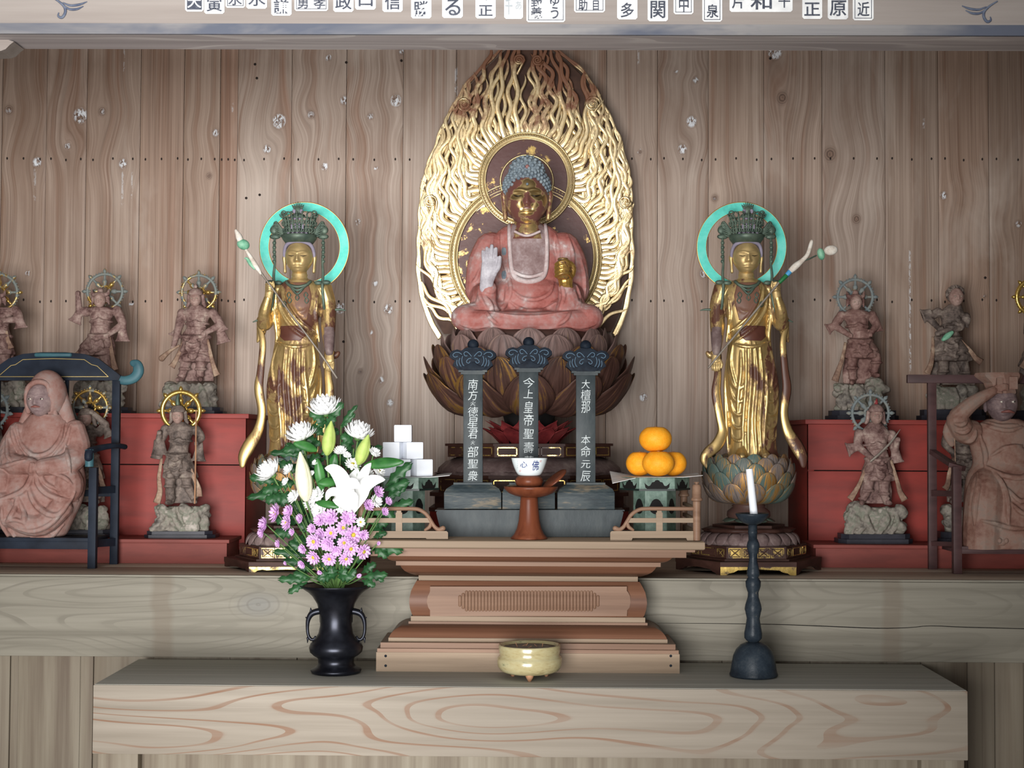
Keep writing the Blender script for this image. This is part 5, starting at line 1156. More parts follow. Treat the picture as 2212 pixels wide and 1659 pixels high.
    # ---- ring halo
    pt('halo_ring', annulus(1607, 529, 34, 37, 78, 97, 72), M_TEAL, smooth=False)
    pt('halo_edge', join([ring(1607, 529, 35.5, 97.3, 1.6, 72, 6), ring(1607, 529, 35.5, 77.8, 1.3, 72, 6)]), M_GEDGE)
    pt('halo_post', tube([(1608, 632, 36), (1608, 720, 36)], 4, n=8), M_GEDGE)
    # ---- lotus pedestal
    PX = 1617
    pt('lotus_core', lathe([(3, 988), (78, 988), (84, 1000), (80, 1030), (62, 1066), (40, 1088), (3, 1090)], PX, 0, 36), M_LOTB)
    for n, ph, r0, y0, r1, y1, hw, bul in ((12, 0, 38, 1086, 100, 1042, 27, 17), (12, .26, 46, 1080, 102, 1018, 27, 18), (12, 0, 56, 1066, 98, 1000, 26, 17), (12, .26, 62, 1046, 90, 988, 24, 14), (12, 0, 66, 1024, 80, 980, 20, 9)):
        for i in range(n):
            a = ph+math.pi/2+2*math.pi*i/n; c, s = math.cos(a), math.sin(a)
            petal_attr(pt('petal', petal((PX+r0*c, y0, r0*s), (PX+r1*c, y1, r1*s), hw, bul, 4.5, 10, 8, up=(c, .8, s), cup=-5, blunt=True), M_LOTB), 10, 8)
    pt('vase_neck', lathe([(30, 1086), (36, 1092), (34, 1095), (46, 1104), (47, 1114), (40, 1122), (30, 1126)], PX, 0, 32), M_PETAL)
    for i in range(8):
        a = 2*math.pi*(i+.5)/8; c, s = math.cos(a), math.sin(a); pt('leaf_collar', petal((PX+22*c, 1126, 22*s), (PX+58*c, 1126, 58*s), 20, -7, 4, 7, 5, up=(0, 1, 0), blunt=True), M_VERD)
    def hexa(name, y0, y1, R, mat, R1=None): return pt(name, ngon(PX, 0, y0, y1, R, R1 or R, 6, 0), mat, smooth=False)
    hexa('base_slab', 1132, 1140, 78, M_DKL)
    pt('wavy_collar', loft([(PX, 1138, 0, 88, 80), (PX, 1142, 0, 99, 90), (PX, 1148, 0, 92, 84)], 60, fn=lambda a, k: 1+.035*math.cos(a*12)), M_DKL)
    pt('petal_ring', lathe([(84, 1146), (96, 1156), (104, 1166), (104, 1174), (84, 1174)], PX, 0, 40), M_GREYP)
    for i in range(22):
        a = 2*math.pi*i/22; c, s = math.cos(a), math.sin(a)
        if s < .4: pt('hanging_petal', petal((PX+88*c, 1147, 82*s), (PX+110*c, 1174, 104*s), 15, 7, 4, 8, 5, up=(c, -.8, s), blunt=True), M_GREYP)
    hexa('base_tier', 1173, 1200, 125, M_DKL)
    V_ = []
    for fc, mat in ((0, M_GPAN), (-1, M_DKL), (1, M_DKL)):
        A = math.pi/6; ap = 125*math.cos(A); a = -math.pi/2+fc*2*A; c, s = math.cos(a), math.sin(a); fr = []; fi = []
        def q(x, y, o): return (PX+(ap+o)*c-x*s, y, (ap+o)*s+x*c)
        for x0, x1 in ((-58, -31), (-29, -2), (2, 29), (31, 58)) if fc == 0 else ((-58, -30), (-26, 26), (30, 58)):
            bx = lambda xa, xb, ya, yb, o: (np.array([q(x, y, oo) for x in (xa, xb) for y in (ya, yb) for oo in (0, o)]), box(0, 1, 0, 1, 0, 1)[1])
            fi.append(bx(x0, x1, 1176, 1197, .6))
            for e in ((x0+2, x1-2, 1178, 1179.6), (x0+2, x1-2, 1193.4, 1195), (x0+2, x0+3.6, 1178, 1195), (x1-3.6, x1-2, 1178, 1195)): fr.append(bx(*e, 1.6))
            if x1-x0 < 40:
                for sg in (1, -1): fr.append(tube([q(x0+6, 1186.5-sg*6, 1), q(x1-6, 1186.5+sg*6, 1)], 1, n=5))
        pt('panel_field', join(fi), mat, smooth=False); pt('panel_frame', join(fr), M_DKL if fc == 0 else M_GPAN, smooth=False)
    hexa('base_step', 1199, 1205, 134, M_DKL)
    zl = zb_; hexa('foot_slab', 1203, 1213, 158, M_DKL)
    for fc in range(6):
        A = math.pi/6; ap = 157*math.cos(A); a = -math.pi/2+fc*2*A; c, s = math.cos(a), math.sin(a); hw = 157*math.sin(A)
        pl_ = [(-hw, 1212), (hw, 1212), (hw, zl), (hw-12, zl), (hw-18, zl-4), (hw-28, zl-6), (hw-36, 1220), (0, 1218), (-hw+36, 1220), (-hw+28, zl-6), (-hw+18, zl-4), (-hw+12, zl), (-hw, zl)]
        V = [(PX+(ap-o)*c-x*s, y, (ap-o)*s+x*c) for o in (0, 7) for x, y in pl_]; n = len(pl_)
        pt('apron', (np.array(V), [tuple(range(n)), tuple(range(2*n-1, n-1, -1))]+[(i, i+n, (i+1) % n+n, (i+1) % n) for i in range(n)]), M_GPAN if fc == 0 else M_DKL, smooth=False)
    # ---- lotus stem held across the body: a thing of its own
    r0 = put
    st = thing('lotus_staff', 'long lotus-stem staff held slantwise by the %s bodhisattva' % ('right-hand' if not mir else 'left-hand'), 'staff', W([(fx(1668), 626, -62)], YZ)[0], 'lotus staffs of the bodhisattvas')
    if not mir:
        pt('shaft', tube([(1523, 797, -64), (1560, 752, -64), (1620, 680, -63), (1668, 622, -62), (1676, 612, -61)], [2.2, 2.3, 2.3, 2.3, 2.2], n=8, k=3), M_SHAFT, st)
        pt('green_sleeve', tube([(1674, 616, -61), (1690, 600, -60)], [4, 5], n=10), plain('deep_green_paint', (38, 110, 62), rough=.5), st); pt('blue_band', tube([(1689, 601, -60), (1697, 592, -60)], [5, 5.4], n=10), plain('blue_paint', (76, 156, 206), rough=.5), st)
        pt('white_sheath', tube([(1697, 592, -60), (1708, 582, -60), (1722, 570, -60), (1734, 556, -59), (1742, 530, -58), (1744, 526, -58)], [6, 7.5, 5, 4.5, 4, 1], n=10, k=3), M_BUDW, st)
        pt('side_stem', tube([(1722, 572, -60), (1738, 566, -59), (1752, 559, -58)], 1.6, n=6), M_VERD, st)
        pt('seed_pod', sph((1762, 556, -58), (8, 13, 9), 14, 9, rot=-15), M_LEAFG, st); pt('lotus_bud', join([sph((1783, 548, -58), (15, 10.5, 8), 16, 10, rot=-8)]), M_BUDW, st)
    else:
        pt('shaft', tube([(1523, 819, -64), (1560, 764, -64), (1620, 684, -63), (1668, 618, -62), (1690, 588, -61), (1710, 556, -60), (1718, 544, -60)], [2.6, 2, 2, 2, 3, 2.4, 2], n=8, k=3), M_SHAFT, st)
        pt('white_sheath', tube([(1684, 598, -61), (1696, 580, -61), (1708, 560, -60), (1716, 548, -60)], [3, 5.5, 4, 3], n=10, k=3), M_BUDW, st)
        pt('curled_leaf', tube([(1698, 588, -60), (1706, 578, -62), (1714, 566, -62), (1719, 566, -62)], [2, 4, 3, 1], n=8, k=3), M_LEAFG, st)
        pt('seed_pod', sph((1722, 536, -60), (14, 11, 10), 14, 9, rot=-20), M_LEAFG, st); pt('lotus_bud', tube([(1728, 528, -60), (1732, 518, -60), (1738, 506, -60)], [7, 7, 3], n=10, k=3), M_BUDW, st)
bodhi(1612, False, 'gilded standing bodhisattva with turquoise ring halo on the right, behind the candle')
bodhi(647, True, 'gilded standing bodhisattva with turquoise ring halo on the left, behind the flowers')
# ------------------------------------------------------------------ red stepped boxes
YST, YBX = .86, 1.06
def redbox(x_in, x_out, side, ylid, label):
    """stepped red box; x_in is the inner end in the photograph"""
    t = thing('red_stand', label, 'display stand', (Xp(x_in, YBX), YBX, ZSH), 'red stepped statue stands')
    s = 1 if x_out > x_in else -1
    zt = Zp(ylid, YBX-.015); zl = Zp(ylid+10, YBX-.015); zs = Zp(1170 if s < 0 else 1173, YST-.006); zg = Zp(1008 if s < 0 else 1013, YBX)
    def b(name, xa, xb, y0, y1, z0, z1, m, bev=.0015): return wbox(name, min(xa, xb), max(xa, xb), y0, y1, z0, z1, m, t, bev)
    xi = Xp(x_in, YBX, 1000); xo = Xp(x_out, YBX, 1000)
    b('lid', xi-s*.012, xo, YBX-.015, YW-.02, zl, zt, M_RED)
    b('upper_panel', xi, xo, YBX, YBX+.02, zg+.0018, zl-.0005, M_RED, .001); b('lower_panel', xi, xo, YBX, YBX+.02, ZSH+.03, zg-.0018, M_RED, .001)
    b('end_panel', xi, xi+s*.02, YBX+.004, YW-.02, ZSH+.03, zl-.0005, M_RED, .001); b('dark_core', xi+s*.02, xo, YBX+.021, YW-.03, ZSH+.03, zl-.001, M_BLACK, 0)
    xs_ = Xp(490 if s < 0 else 1762, YST, 1190)
    b('step_board', xs_-s*.008, xo, YST-.006, YBX-.0005, zs-.011, zs, M_REDT); b('step_front', xs_, xo, YST, YST+.02, ZSH, zs-.0115, M_REDT); b('step_end', xs_, xs_+s*.02, YST+.0205, YBX-.001, ZSH, zs-.0115, M_REDT)
    return zt, zs
ZUL, ZLL = redbox(530, -160, -1, 897, 'red painted stepped stand on the left carrying guardian figures')
ZUR, ZLR = redbox(1746, 2400, 1, 903, 'red painted stepped stand on the right carrying guardian figures')
# ------------------------------------------------------------------ guardian generals
M_GEN = dirty('weathered_mauve_wood', [(.36, (84, 60, 57)), (.45, (118, 92, 87)), (.53, (142, 116, 109)), (.6, (160, 137, 128)), (.68, (182, 164, 150))], .6, (24, 24, 24), .3)
M_GENR = dirty('reddish_weathered_wood', [(.36, (84, 56, 52)), (.45, (116, 86, 80)), (.54, (138, 108, 100)), (.62, (160, 134, 124)), (.68, (178, 156, 142))], .6, (20, 20, 20), .3)
M_GENG = dirty('grey_weathered_wood', [(.36, (70, 60, 56)), (.45, (98, 87, 81)), (.54, (122, 108, 100)), (.61, (142, 130, 119)), (.68, (162, 150, 136))], .6, (24, 24, 24), .3)
M_GFACE = dirty('pale_carved_face', [(.34, (136, 106, 98)), (.5, (160, 132, 122)), (.64, (182, 156, 146))], .55, (40, 40, 40), .15)
M_EYEG = plain('dull_glass_eye', (150, 138, 124), rough=.4)
M_SCARF = dirty('tan_scarf', [(.36, (112, 86, 74)), (.5, (146, 118, 100)), (.64, (178, 156, 134))], .6, (24, 24, 24), .2)
M_ROCK = dirty('painted_carved_rock', [(.34, (84, 78, 74)), (.43, (118, 112, 104)), (.5, (146, 138, 128)), (.57, (122, 124, 110)), (.62, (158, 150, 140)), (.7, (184, 176, 166))], .65, (16, 16, 16), .4)
M_PLINTH = plain('black_plinth', (40, 40, 48), (54, 54, 62), .4)
M_WHB = dirty('blue_grey_wheel', [(.3, (92, 102, 108)), (.5, (122, 130, 130)), (.62, (140, 138, 128)), (.7, (190, 156, 82))], .5, (34, 34, 34), .2)
M_WHG = gilt('gilded_wheel', (240, 200, 108), (150, 120, 70), .3, .42, (30, 30, 30), .26, .4)
M_WHM = gilt('half_gilded_wheel', (226, 184, 100), (120, 126, 122), .47, .54, (22, 22, 22), .3, .5)
def wheel(par, cx, cy, d, R, Y, mat, a0=0):
    sh = [ring(cx, cy, d, R*.88, R*(.115 if mat is M_WHG else .075), 40, 8, .8), ring(cx, cy, d, R*.28, R*.07, 20, 6)]
    for i in range(8):
        a = a0+i*math.pi/4; c, s = math.cos(a), math.sin(a); q = lambda r: (cx+R*r*c, cy+R*r*s, d)
        sh += [tube([q(.2), q(.5), q(.62), q(.8)], [R*.05, R*.13, R*.07, R*.06], n=8, k=3), tube([q(.9), q(1.0), q(1.08), q(1.14)], [R*.05, R*.1, R*.085, R*.04], n=8, k=2)]
    sh += [sph((cx+R*.97*math.cos(a), cy+R*.97*math.sin(a), d), R*.035, 6, 4) for a in np.linspace(0, 2*math.pi, 40, False)]
    put('wheel_halo', join(sh), Y, mat, par)
def rock(par, x0, x1, y0, y1, Y, seed, top=(), cave=None):
    r = random.Random(seed); w = x1-x0; cx = (x0+x1)/2; sh = [loft([(cx, y0+4, 0, w*.34, 18), (cx, (y0+y1)/2, 0, w*.34, 23), (cx, y1, 0, w*.40, 26)], 20)]
    for i in range(16):
        sh.append(sph((r.uniform(x0+9, x1-9), r.uniform(y0+8, y1-9), r.uniform(-22, -8)), (r.uniform(9, 20), r.uniform(8, 17), r.uniform(8, 15)), 9, 6, rot=r.uniform(0, 90)))
    for sg in (-1, 1):
        for j in range(4):
            rr_ = r.uniform(.10, .17)*w; yy = y0+(y1-y0)*(.18+.24*j); sh.append(sph((cx+sg*(w*.5-rr_*r.uniform(.9, 1.4)), yy, r.uniform(-14, 2)), (rr_, r.uniform(.5, .95)*rr_, rr_), 12, 8, rot=r.uniform(-30, 30)))
    for i in range(7):
        x = r.uniform(x0+12, x1-26); sh.append(tube([(x, y0+6, -20), (x+r.uniform(-8, 12), (y0+y1)/2, -27), (x+r.uniform(-14, 18), y1-3, -27)], [5, 7, 8], n=6, k=2))
    for (x, y, rx, ry, rd) in top: sh.append(sph((x, y, -4), (rx, ry, rd), 12, 8))
    V, F = remesh(*join(sh), 2.0, 1)
    h = np.sin(V[:, 0]*.31+seed)*np.sin(V[:, 1]*.37+seed*2)*np.sin(V[:, 2]*.3+seed); V = V+np.c_[h*1.6, h*1.2, h*1.6]
    V[:, 1] = np.minimum(V[:, 1], y1)
    put('rock_base', (V, F), Y, M_ROCK, par)
def general(label, Y, zbase, cx, S_, hd, sL, sR, eL, hL, eR, hR, waist, hem, kL, fL, kR, fR, rk, plinth, wh=None, scarves=(), sleeves=(), mat=None, headkind='helmet', fierce=1, extra=None, lean=0, grp='guardian general statues on the red stands', top=()):
    """all joints in photograph pixels; L/R as the viewer sees them"""
    mat = mat or M_GEN; zb_ = pyz(zbase, Y, cx)
    t = thing('guardian_general', label, 'statue', P(cx, zb_, Y), grp)
    hx, hy, hr = hd; wy, wx0, wx1 = waist; my, mx0, mx1 = hem; wc = (wx0+wx1)/2
    sx = (sL[0]+sR[0])/2; sy = (sL[1]+sR[1])/2; sw = (sR[0]-sL[0])/2
    D = lambda p, d=0: (p[0], p[1], p[2] if len(p) > 2 else d)
    ch = sy+(wy-sy)*.3
    sh = [loft([(hx, hy+hr*.9, 4, hr*.62, hr*.62), (sx, sy-3, 3, sw*.62, 13), (sx, sy+4, 2, sw*.92, 16), (sx, ch, 0, sw*.74, 19), ((sx+wc)/2, (ch+wy)/2, -2, sw*.62, 18), (wc, wy-8, -3, (wx1-wx0)*.52, 18), (wc, wy, -1, (wx1-wx0)*.5, 17)], 24, k=3),
          sph((sx-sw*.27, ch-1, -12), (sw*.30, 9, 7), 12, 8), sph((sx+sw*.27, ch-1, -12), (sw*.30, 9, 7), 12, 8), sph((wc, wy-12, -11), ((wx1-wx0)*.40, 12, 11), 14, 9),
          loft([(hx, hy+hr*.8, 2, hr*.75, hr*.75), (sx, sy-2, 2, sw*.86, 18), (sx, sy+5, 2, sw*1.08, 21), (sx, sy+8, 2, sw*1.0, 19)], 22)]
    mc = (mx0+mx1)/2
    sh.append(loft([(wc, wy-3, 0, (wx1-wx0)*.52, 18), (wc*.6+mc*.4, wy+(my-wy)*.35, -2, (mx1-mx0)*.40, 23), (wc*.2+mc*.8, wy+(my-wy)*.75, -3, (mx1-mx0)*.47, 26), (mc, my, -3, (mx1-mx0)*.5, 27), (mc, my+3, -2, (mx1-mx0)*.44, 23)], 40, fn=lambda a, k: 1+.09*k*k*math.sin(a*11), k=3))
    ym = wy+(my-wy)*.58; sh.append(loft([(wc, wy-2, -1, (wx1-wx0)*.55, 20), (wc*.7+mc*.3, (wy+ym)/2, -3, (mx1-mx0)*.40, 26), (wc*.4+mc*.6, ym-2, -4, (mx1-mx0)*.46, 30), (wc*.4+mc*.6, ym+3, -4, (mx1-mx0)*.44, 29)], 40, fn=lambda a, k: 1+.05*k*k*math.sin(a*7+1), k=3))
    sh += [tube([(wc+(wx1-wx0)*.56*math.cos(a), wy-1, -2+21*math.sin(a)) for a in np.linspace(0, 6.283, 20, False)], 4.2, n=6, closed=True, ref=(0, 1, 0)), tube([(sx+sw*.72*math.cos(a), ch+11, 20*math.sin(a)) for a in np.linspace(0, 6.283, 20, False)], 2.8, n=6, closed=True, ref=(0, 1, 0)), tube([(wc, wy, -24), (wc, ym, -32), (mc, my-1, -33)], [6, 8, 6], n=8, k=3, flat=.45), sph((wc, wy, -24), (6, 6, 4), 8, 6), tube([(wc, wy+2, -27), (wc-10, wy+14, -30), (wc-14, wy+26, -32)], [3, 4, 3], n=6, k=2), tube([(wc, wy+2, -27), (wc+10, wy+14, -30), (wc+14, wy+26, -32)], [3, 4, 3], n=6, k=2)]
    for e, h, s in ((eL, hL, sL), (eR, hR, sR)):
        e = D(e, -4); h = D(h, -18)
        sh += [sph((s[0], s[1]+5, 2), (11, 11, 12), 12, 8), tube([(s[0], s[1]+5, 2), ((s[0]+e[0])/2, (s[1]+e[1])/2+2, 0), e], [10, 10.5, 9], n=10, k=3), tube([e, ((e[0]+h[0])/2, (e[1]+h[1])/2, (e[2]+h[2])/2-1), h], [8.5, 7, 5.5], n=10, k=3), sph(h, (6, 5.5, 5.5), 10, 7)]
        for i in range(3): sh.append(tube([(h[0]-3+i*3, h[1]-2, h[2]-4), (h[0]-3+i*3, h[1]+4, h[2]-5)], 2, n=6))
    for (a, b, r0, r1) in sleeves:
        ux, uy = b[0]-a[0], b[1]-a[1]; ul = math.hypot(ux, uy)+1e-6; b = (b[0]+ux/ul*r1*.3, b[1]+uy/ul*r1*.3)
        sh.append(tube([D(a, -6), ((a[0]+b[0])/2, (a[1]+b[1])/2, -4), D(b, -4)], [r0*.8, r0, r1], n=14, k=3, flat=.55, rnd=False)); sh.append(tube([(b[0]-uy/ul*r1, b[1]+ux/ul*r1, -5), (b[0], b[1], -4-r1*.5), (b[0]+uy/ul*r1, b[1]-ux/ul*r1, -5)], 2.2, n=6, k=4))
    for k_, f_, sg in ((kL, fL, -1), (kR, fR, 1)):
        hp = (mc+sg*(mx1-mx0)*.22, my-10, 0)
        sh += [tube([hp, D(k_, -12), (f_[0], f_[1]-8, -6)], [14, 11, 7.5], n=12, k=4), sph((k_[0], k_[1], -14), (11, 8, 9), 10, 7), tube([(k_[0]+11*math.cos(a), k_[1]+8, -12+11*math.sin(a)) for a in np.linspace(0, 6.283, 14, False)], 3, n=6, closed=True, ref=(0, 1, 0)), tube([(f_[0]+8*math.cos(a), f_[1]-13, -6+8*math.sin(a)) for a in np.linspace(0, 6.283, 12, False)], 2.4, n=6, closed=True, ref=(0, 1, 0)), tube([(f_[0], f_[1]-5, -3), (f_[0]+sg*3, f_[1]-4, -14), (f_[0]+sg*6, f_[1]-3, -24)], [6.5, 6.5, 4.5], n=10, k=2)]
    fy = max(fL[1], fR[1])
    sh.append(loft([(mc, my-6, 10, (mx1-mx0)*.40, 8), (mc, (my+fy)/2, 12, (mx1-mx0)*.48, 9), (mc, fy-1, 12, (mx1-mx0)*.46, 9)], 20))
    fo = [([(wx0-1, wy-2), (wc, wy+2), (wx1+1, wy-2)], 3.2), ([(wx0+3, wy-22), (wc, wy-25), (wx1-3, wy-22)], 2.6)]
    for k in range(3): a = .18+k*.22; yy = wy+(my-wy)*a; ww = (wx1-wx0)*(.42-.08*k); fo.append(([(wc-ww, yy-8), (wc-ww*.5, yy+5), (wc, yy+9), (wc+ww*.5, yy+5), (wc+ww, yy-8)], 2.6))
    fo += [([(mx0+4, my-6), (mc-12, my-12), (mc, my-4), (mc+12, my-12), (mx1-4, my-6)], 3), ([(sx-sw*.55, ch+8), (sx-sw*.25, ch+10), (sx, ch+6), (sx+sw*.25, ch+10), (sx+sw*.55, ch+8)], 2.4), ([(sx, sy+8), (sx, ch+8)], 2),
           ([(mc-(mx1-mx0)*.3, my-26), (mc-(mx1-mx0)*.36, my-4)], 2.4), ([(mc+(mx1-mx0)*.3, my-26), (mc+(mx1-mx0)*.36, my-4)], 2.4)]
    fo = [(f_[0], f_[1]*1.45, -.6) for f_ in fo]
    put('body', carve(sh, fo, 1.3, 1), Y, mat, t)
    h = put('head', head((hx, hy, -10), hr*.86, hr*1.12, hr, 56, 60, fierce=fierce, jaw=.12), Y, M_GFACE, t)
    for s in (1, -1): put('eye', sph((hx+s*hr*.36, hy-hr*.04, -10-hr*.86), (hr*.15, hr*.08, hr*.08), 8, 6), Y, M_EYEG, h)
    hh = []
    if headkind == 'helmet':
        hh = [loft([(hx, hy-hr*1.62, -6, hr*.25, hr*.25), (hx, hy-hr*1.4, -6, hr*.72, hr*.75), (hx, hy-hr*.95, -7, hr*1.02, hr*1.05), (hx, hy-hr*.62, -7, hr*1.06, hr*1.1), (hx, hy-hr*.55, -7, hr*1.0, hr*1.0)], 20, k=2)]
        for s in (1, -1): hh.append(tube([(hx+s*hr*.98, hy-hr*.6, -4), (hx+s*hr*1.02, hy, -2), (hx+s*hr*1.08, hy+hr*.6, 0), (hx+s*hr*1.3, hy+hr*.95, 0)], [hr*.28, hr*.3, hr*.3, hr*.22], n=8, k=3))
        hh.append(tube([(hx, hy-hr*1.5, -6), (hx, hy-hr*1.9, -6), (hx, hy-hr*2.2, -6)], [hr*.22, hr*.28, hr*.06], n=8, k=3))
    elif headkind == 'wings':
        hh = [sph((hx, hy-hr*.75, -4), (hr*.98, hr*.6, hr*.95), 16, 10), sph((hx, hy-hr*1.4, -4), (hr*.45, hr*.5, hr*.45), 10, 8)]
        for s in (1, -1): hh += [tube([(hx+s*hr*.6, hy-hr*.8, -8), (hx+s*hr*1.1, hy-hr*1.0, -6), (hx+s*hr*1.25, hy-hr*1.7, -4)], [hr*.3, hr*.3, hr*.05], n=8, k=3)]+[tube([(hx+s*hr*.85, hy-hr*.7+j*hr*.25, -4), (hx+s*hr*1.15, hy-hr*.55+j*hr*.25, -4), (hx+s*hr*1.2, hy-hr*.3+j*hr*.25, -2)], hr*.16, n=6, k=2) for j in range(4)]
    else:
        hh = [sph((hx, hy-hr*.35, 4), (hr*1.02, hr*1.0, hr*.95), 16, 10)]
        for i in range(26):
            a = random.uniform(-.1, math.pi+.1); hh.append(tube([(hx+hr*.8*math.cos(a), hy-hr*.3-hr*.75*math.sin(a), random.uniform(-10, 6)), (hx+hr*1.05*math.cos(a+.15), hy-hr*.4-hr*1.0*math.sin(a+.15), random.uniform(-8, 6)), (hx+hr*1.12*math.cos(a+.4), hy-hr*.35-hr*1.12*math.sin(a+.4), 0)], [hr*.16, hr*.14, hr*.04], n=5, k=2))
    put('helmet' if headkind == 'helmet' else 'hair', join(hh), Y, mat, t)
    for s in scarves: put('scarf', tube([(p[0], p[1], p[2] if len(p) > 2 else (-12 if i_ == 0 else -18)) for i_, p in enumerate(s)], [3, 4.5, 6, 8], n=8, k=5, flat=.25, rnd=False), Y, M_SCARF, t)
    rock(t, *rk, Y, int(cx) % 97, top)
    px0, px1, py0 = plinth; zb2_ = pyz(zbase, Y, cx)
    V = []
    for yy, e in ((py0, 6), ((py0+zb2_)/2, 6), ((py0+zb2_)/2+.5, 0), (zb2_, 0)):
        for xx, dd in ((px0+14+e, -34+e), (px1-14-e, -34+e), (px1-e, -14), (px1-e, 30-e), (px0+e, 30-e), (px0+e, -14)): V.append((xx, yy, dd))
    F = [tuple(range(6)), tuple(range(23, 17, -1))]+[(i*6+j, i*6+(j+1) % 6, i*6+6+(j+1) % 6, i*6+6+j) for i in range(3) for j in range(6)]
    put('plinth', (np.array(V), F), Y, M_PLINTH, t, smooth=False)
    if wh: wheel(t, wh[0], wh[1], 16, wh[2], Y, wh[3], wh[4] if len(wh) > 4 else 0)
    if extra: extra(t, Y)
    return t
YU, YL = 1.22, .955
def stick(pts, r, mat, name='staff'): return lambda t, Y: put(name, tube(pts, r, n=8, k=2), Y, mat, t)
general('guardian general with wheel halo lowering a club, rightmost on the upper left stand', YU, ZUL, 424, 1, (424, 647, 15), (393, 672), (460, 672), (387, 709), (379, 752), (478, 702), (444, 722), (729, 396, 451), (780, 386, 462), (402, 790), (394, 824), (436, 790), (433, 824), (351, 474, 826, 880), (344, 484, 880),
        (426, 630, 42, M_WHM), [[(402, 732), (390, 766), (380, 786), (375, 794)], [(451, 734), (460, 772), (468, 800), (473, 812)]], [((387, 708), (382, 722), 9, 15), ((474, 702), (483, 736), 10, 15), ((470, 690), (480, 712), 10, 13)], headkind='helmet', fierce=.4,
        extra=stick([(392, 748, -22), (372, 760, -22), (354, 776, -22)], [2.5, 4, 7], M_SCARF, 'club'))
general('guardian general with winged hair raising a fist above the black chair', YU, ZUL, 218, 1, (218, 650, 15), (186, 668), (252, 666), (173, 676), (171, 634, -8), (267, 700), (236, 727), (726, 196, 240), (766, 166, 248), (184, 780), (190, 822), (232, 785), (236, 822), (159, 272, 822, 880), (142, 286, 880),
        (222, 628, 43, M_WHM), [[(206, 726), (190, 760), (176, 770), (168, 764)], [(240, 728), (245, 755), (250, 784), (254, 800)]], [((174, 672), (165, 692), 10, 14), ((266, 700), (266, 732), 10, 15)], headkind='wings', fierce=1)
general('guardian general cut by the left picture edge on the upper left stand', YU, ZUL, -6, 1, (-6, 652, 15), (-38, 668), (33, 666), (-50, 700), (-20, 722), (44, 690), (8, 694), (728, -30, 22), (764, -46, 32), (-28, 785), (-34, 822), (14, 785), (18, 822), (-66, 64, 822, 880), (-78, 78, 880),
        (-7, 630, 44, M_WHM), [[(-26, 730), (-36, 756), (-40, 780), (-46, 796)], [(18, 715), (23, 735), (28, 748), (30, 754)]], [((44, 690), (46, 704), 11, 14)], headkind='wings', fierce=1)
general('guardian general in a peaked helmet with gold wheel halo holding a spear, lower left step', YL, ZLL, 386, 1, (386, 899, 15), (357, 923), (424, 925), (344, 958), (349, 934, -16), (436, 946), (430, 957, -22), (983, 364, 407), (1030, 352, 428), (370, 1042), (372, 1088), (406, 1042), (421, 1086), (334, 456, 1090, 1146), (315, 468, 1146),
        (387, 887, 46, M_WHG), [[(352, 990), (348, 1030), (350, 1060), (343, 1086)], [(406, 988), (420, 1024), (432, 1052), (434, 1072)]], [((345, 950), (346, 976), 14, 17), ((344, 962), (340, 986), 12, 12), ((432, 956), (430, 990), 10, 15)], mat=M_GENG, headkind='helmet', fierce=1,
        extra=lambda t, Y: (put('spear', tube([(430, 888, -28), (429, 980, -28), (427, 1086, -28)], 1.7, n=8), Y, M_CLAY, t), put('plume', tube([(386, 874, -8), (385, 862, -8), (387, 852, -8)], [5, 4, 1.5], n=8, k=2), Y, M_VERD, t)))
general('guardian general shading its brow with one arm, seen through the back of the black chair', YL, ZLL, 190, 1, (188, 905, 15), (166, 928), (214, 928), (150, 960), (168, 985), (230, 918), (204, 890, -20), (985, 172, 210), (1032, 158, 226), (176, 1042), (174, 1086), (206, 1042), (212, 1086), (140, 238, 1090, 1143), (128, 250, 1143),
        (190, 880, 42, M_WHM), [[(172, 988), (160, 1020), (154, 1050), (150, 1074)], [(208, 988), (220, 1020), (226, 1046), (232, 1060)]], [((228, 920), (236, 940), 9, 11)], mat=M_GENG, headkind='helmet', fierce=1)
general('guardian general mostly beyond the left picture edge on the lower step', YL, ZLL, -34, 1, (-34, 905, 15), (-62, 928), (-8, 928), (-72, 960), (-50, 985), (4, 975), (-14, 990), (985, -54, -14), (1032, -66, 0), (-48, 1042), (-52, 1086), (-20, 1042), (-14, 1086), (-86, 18, 1090, 1143), (-96, 24, 1143),
        (-30, 884, 46, M_WHB, .2), [], [((4, 972), (6, 1000), 9, 12)], mat=M_GENG)
general('bearded guardian general with bluish wheel halo and one foot raised on the upper right stand', YU, ZUR, 1852, 1, (1847, 655, 15), (1818, 677), (1884, 677), (1802, 704), (1832, 726), (1893, 702), (1875, 724), (737, 1836, 1880), (772, 1820, 1902), (1838, 788), (1841, 830), (1890, 776), (1886, 815), (1797, 1912, 828, 887), (1788, 1938, 887),
        (1851, 640, 43, M_WHB), [[(1824, 740), (1816, 776), (1808, 800), (1800, 824)]], [((1803, 703), (1790, 710), 9, 12), ((1893, 696), (1896, 712), 9, 10)], mat=M_GENR, headkind='wings', fierce=1, top=[(1888, 832, 22, 18, 20)])
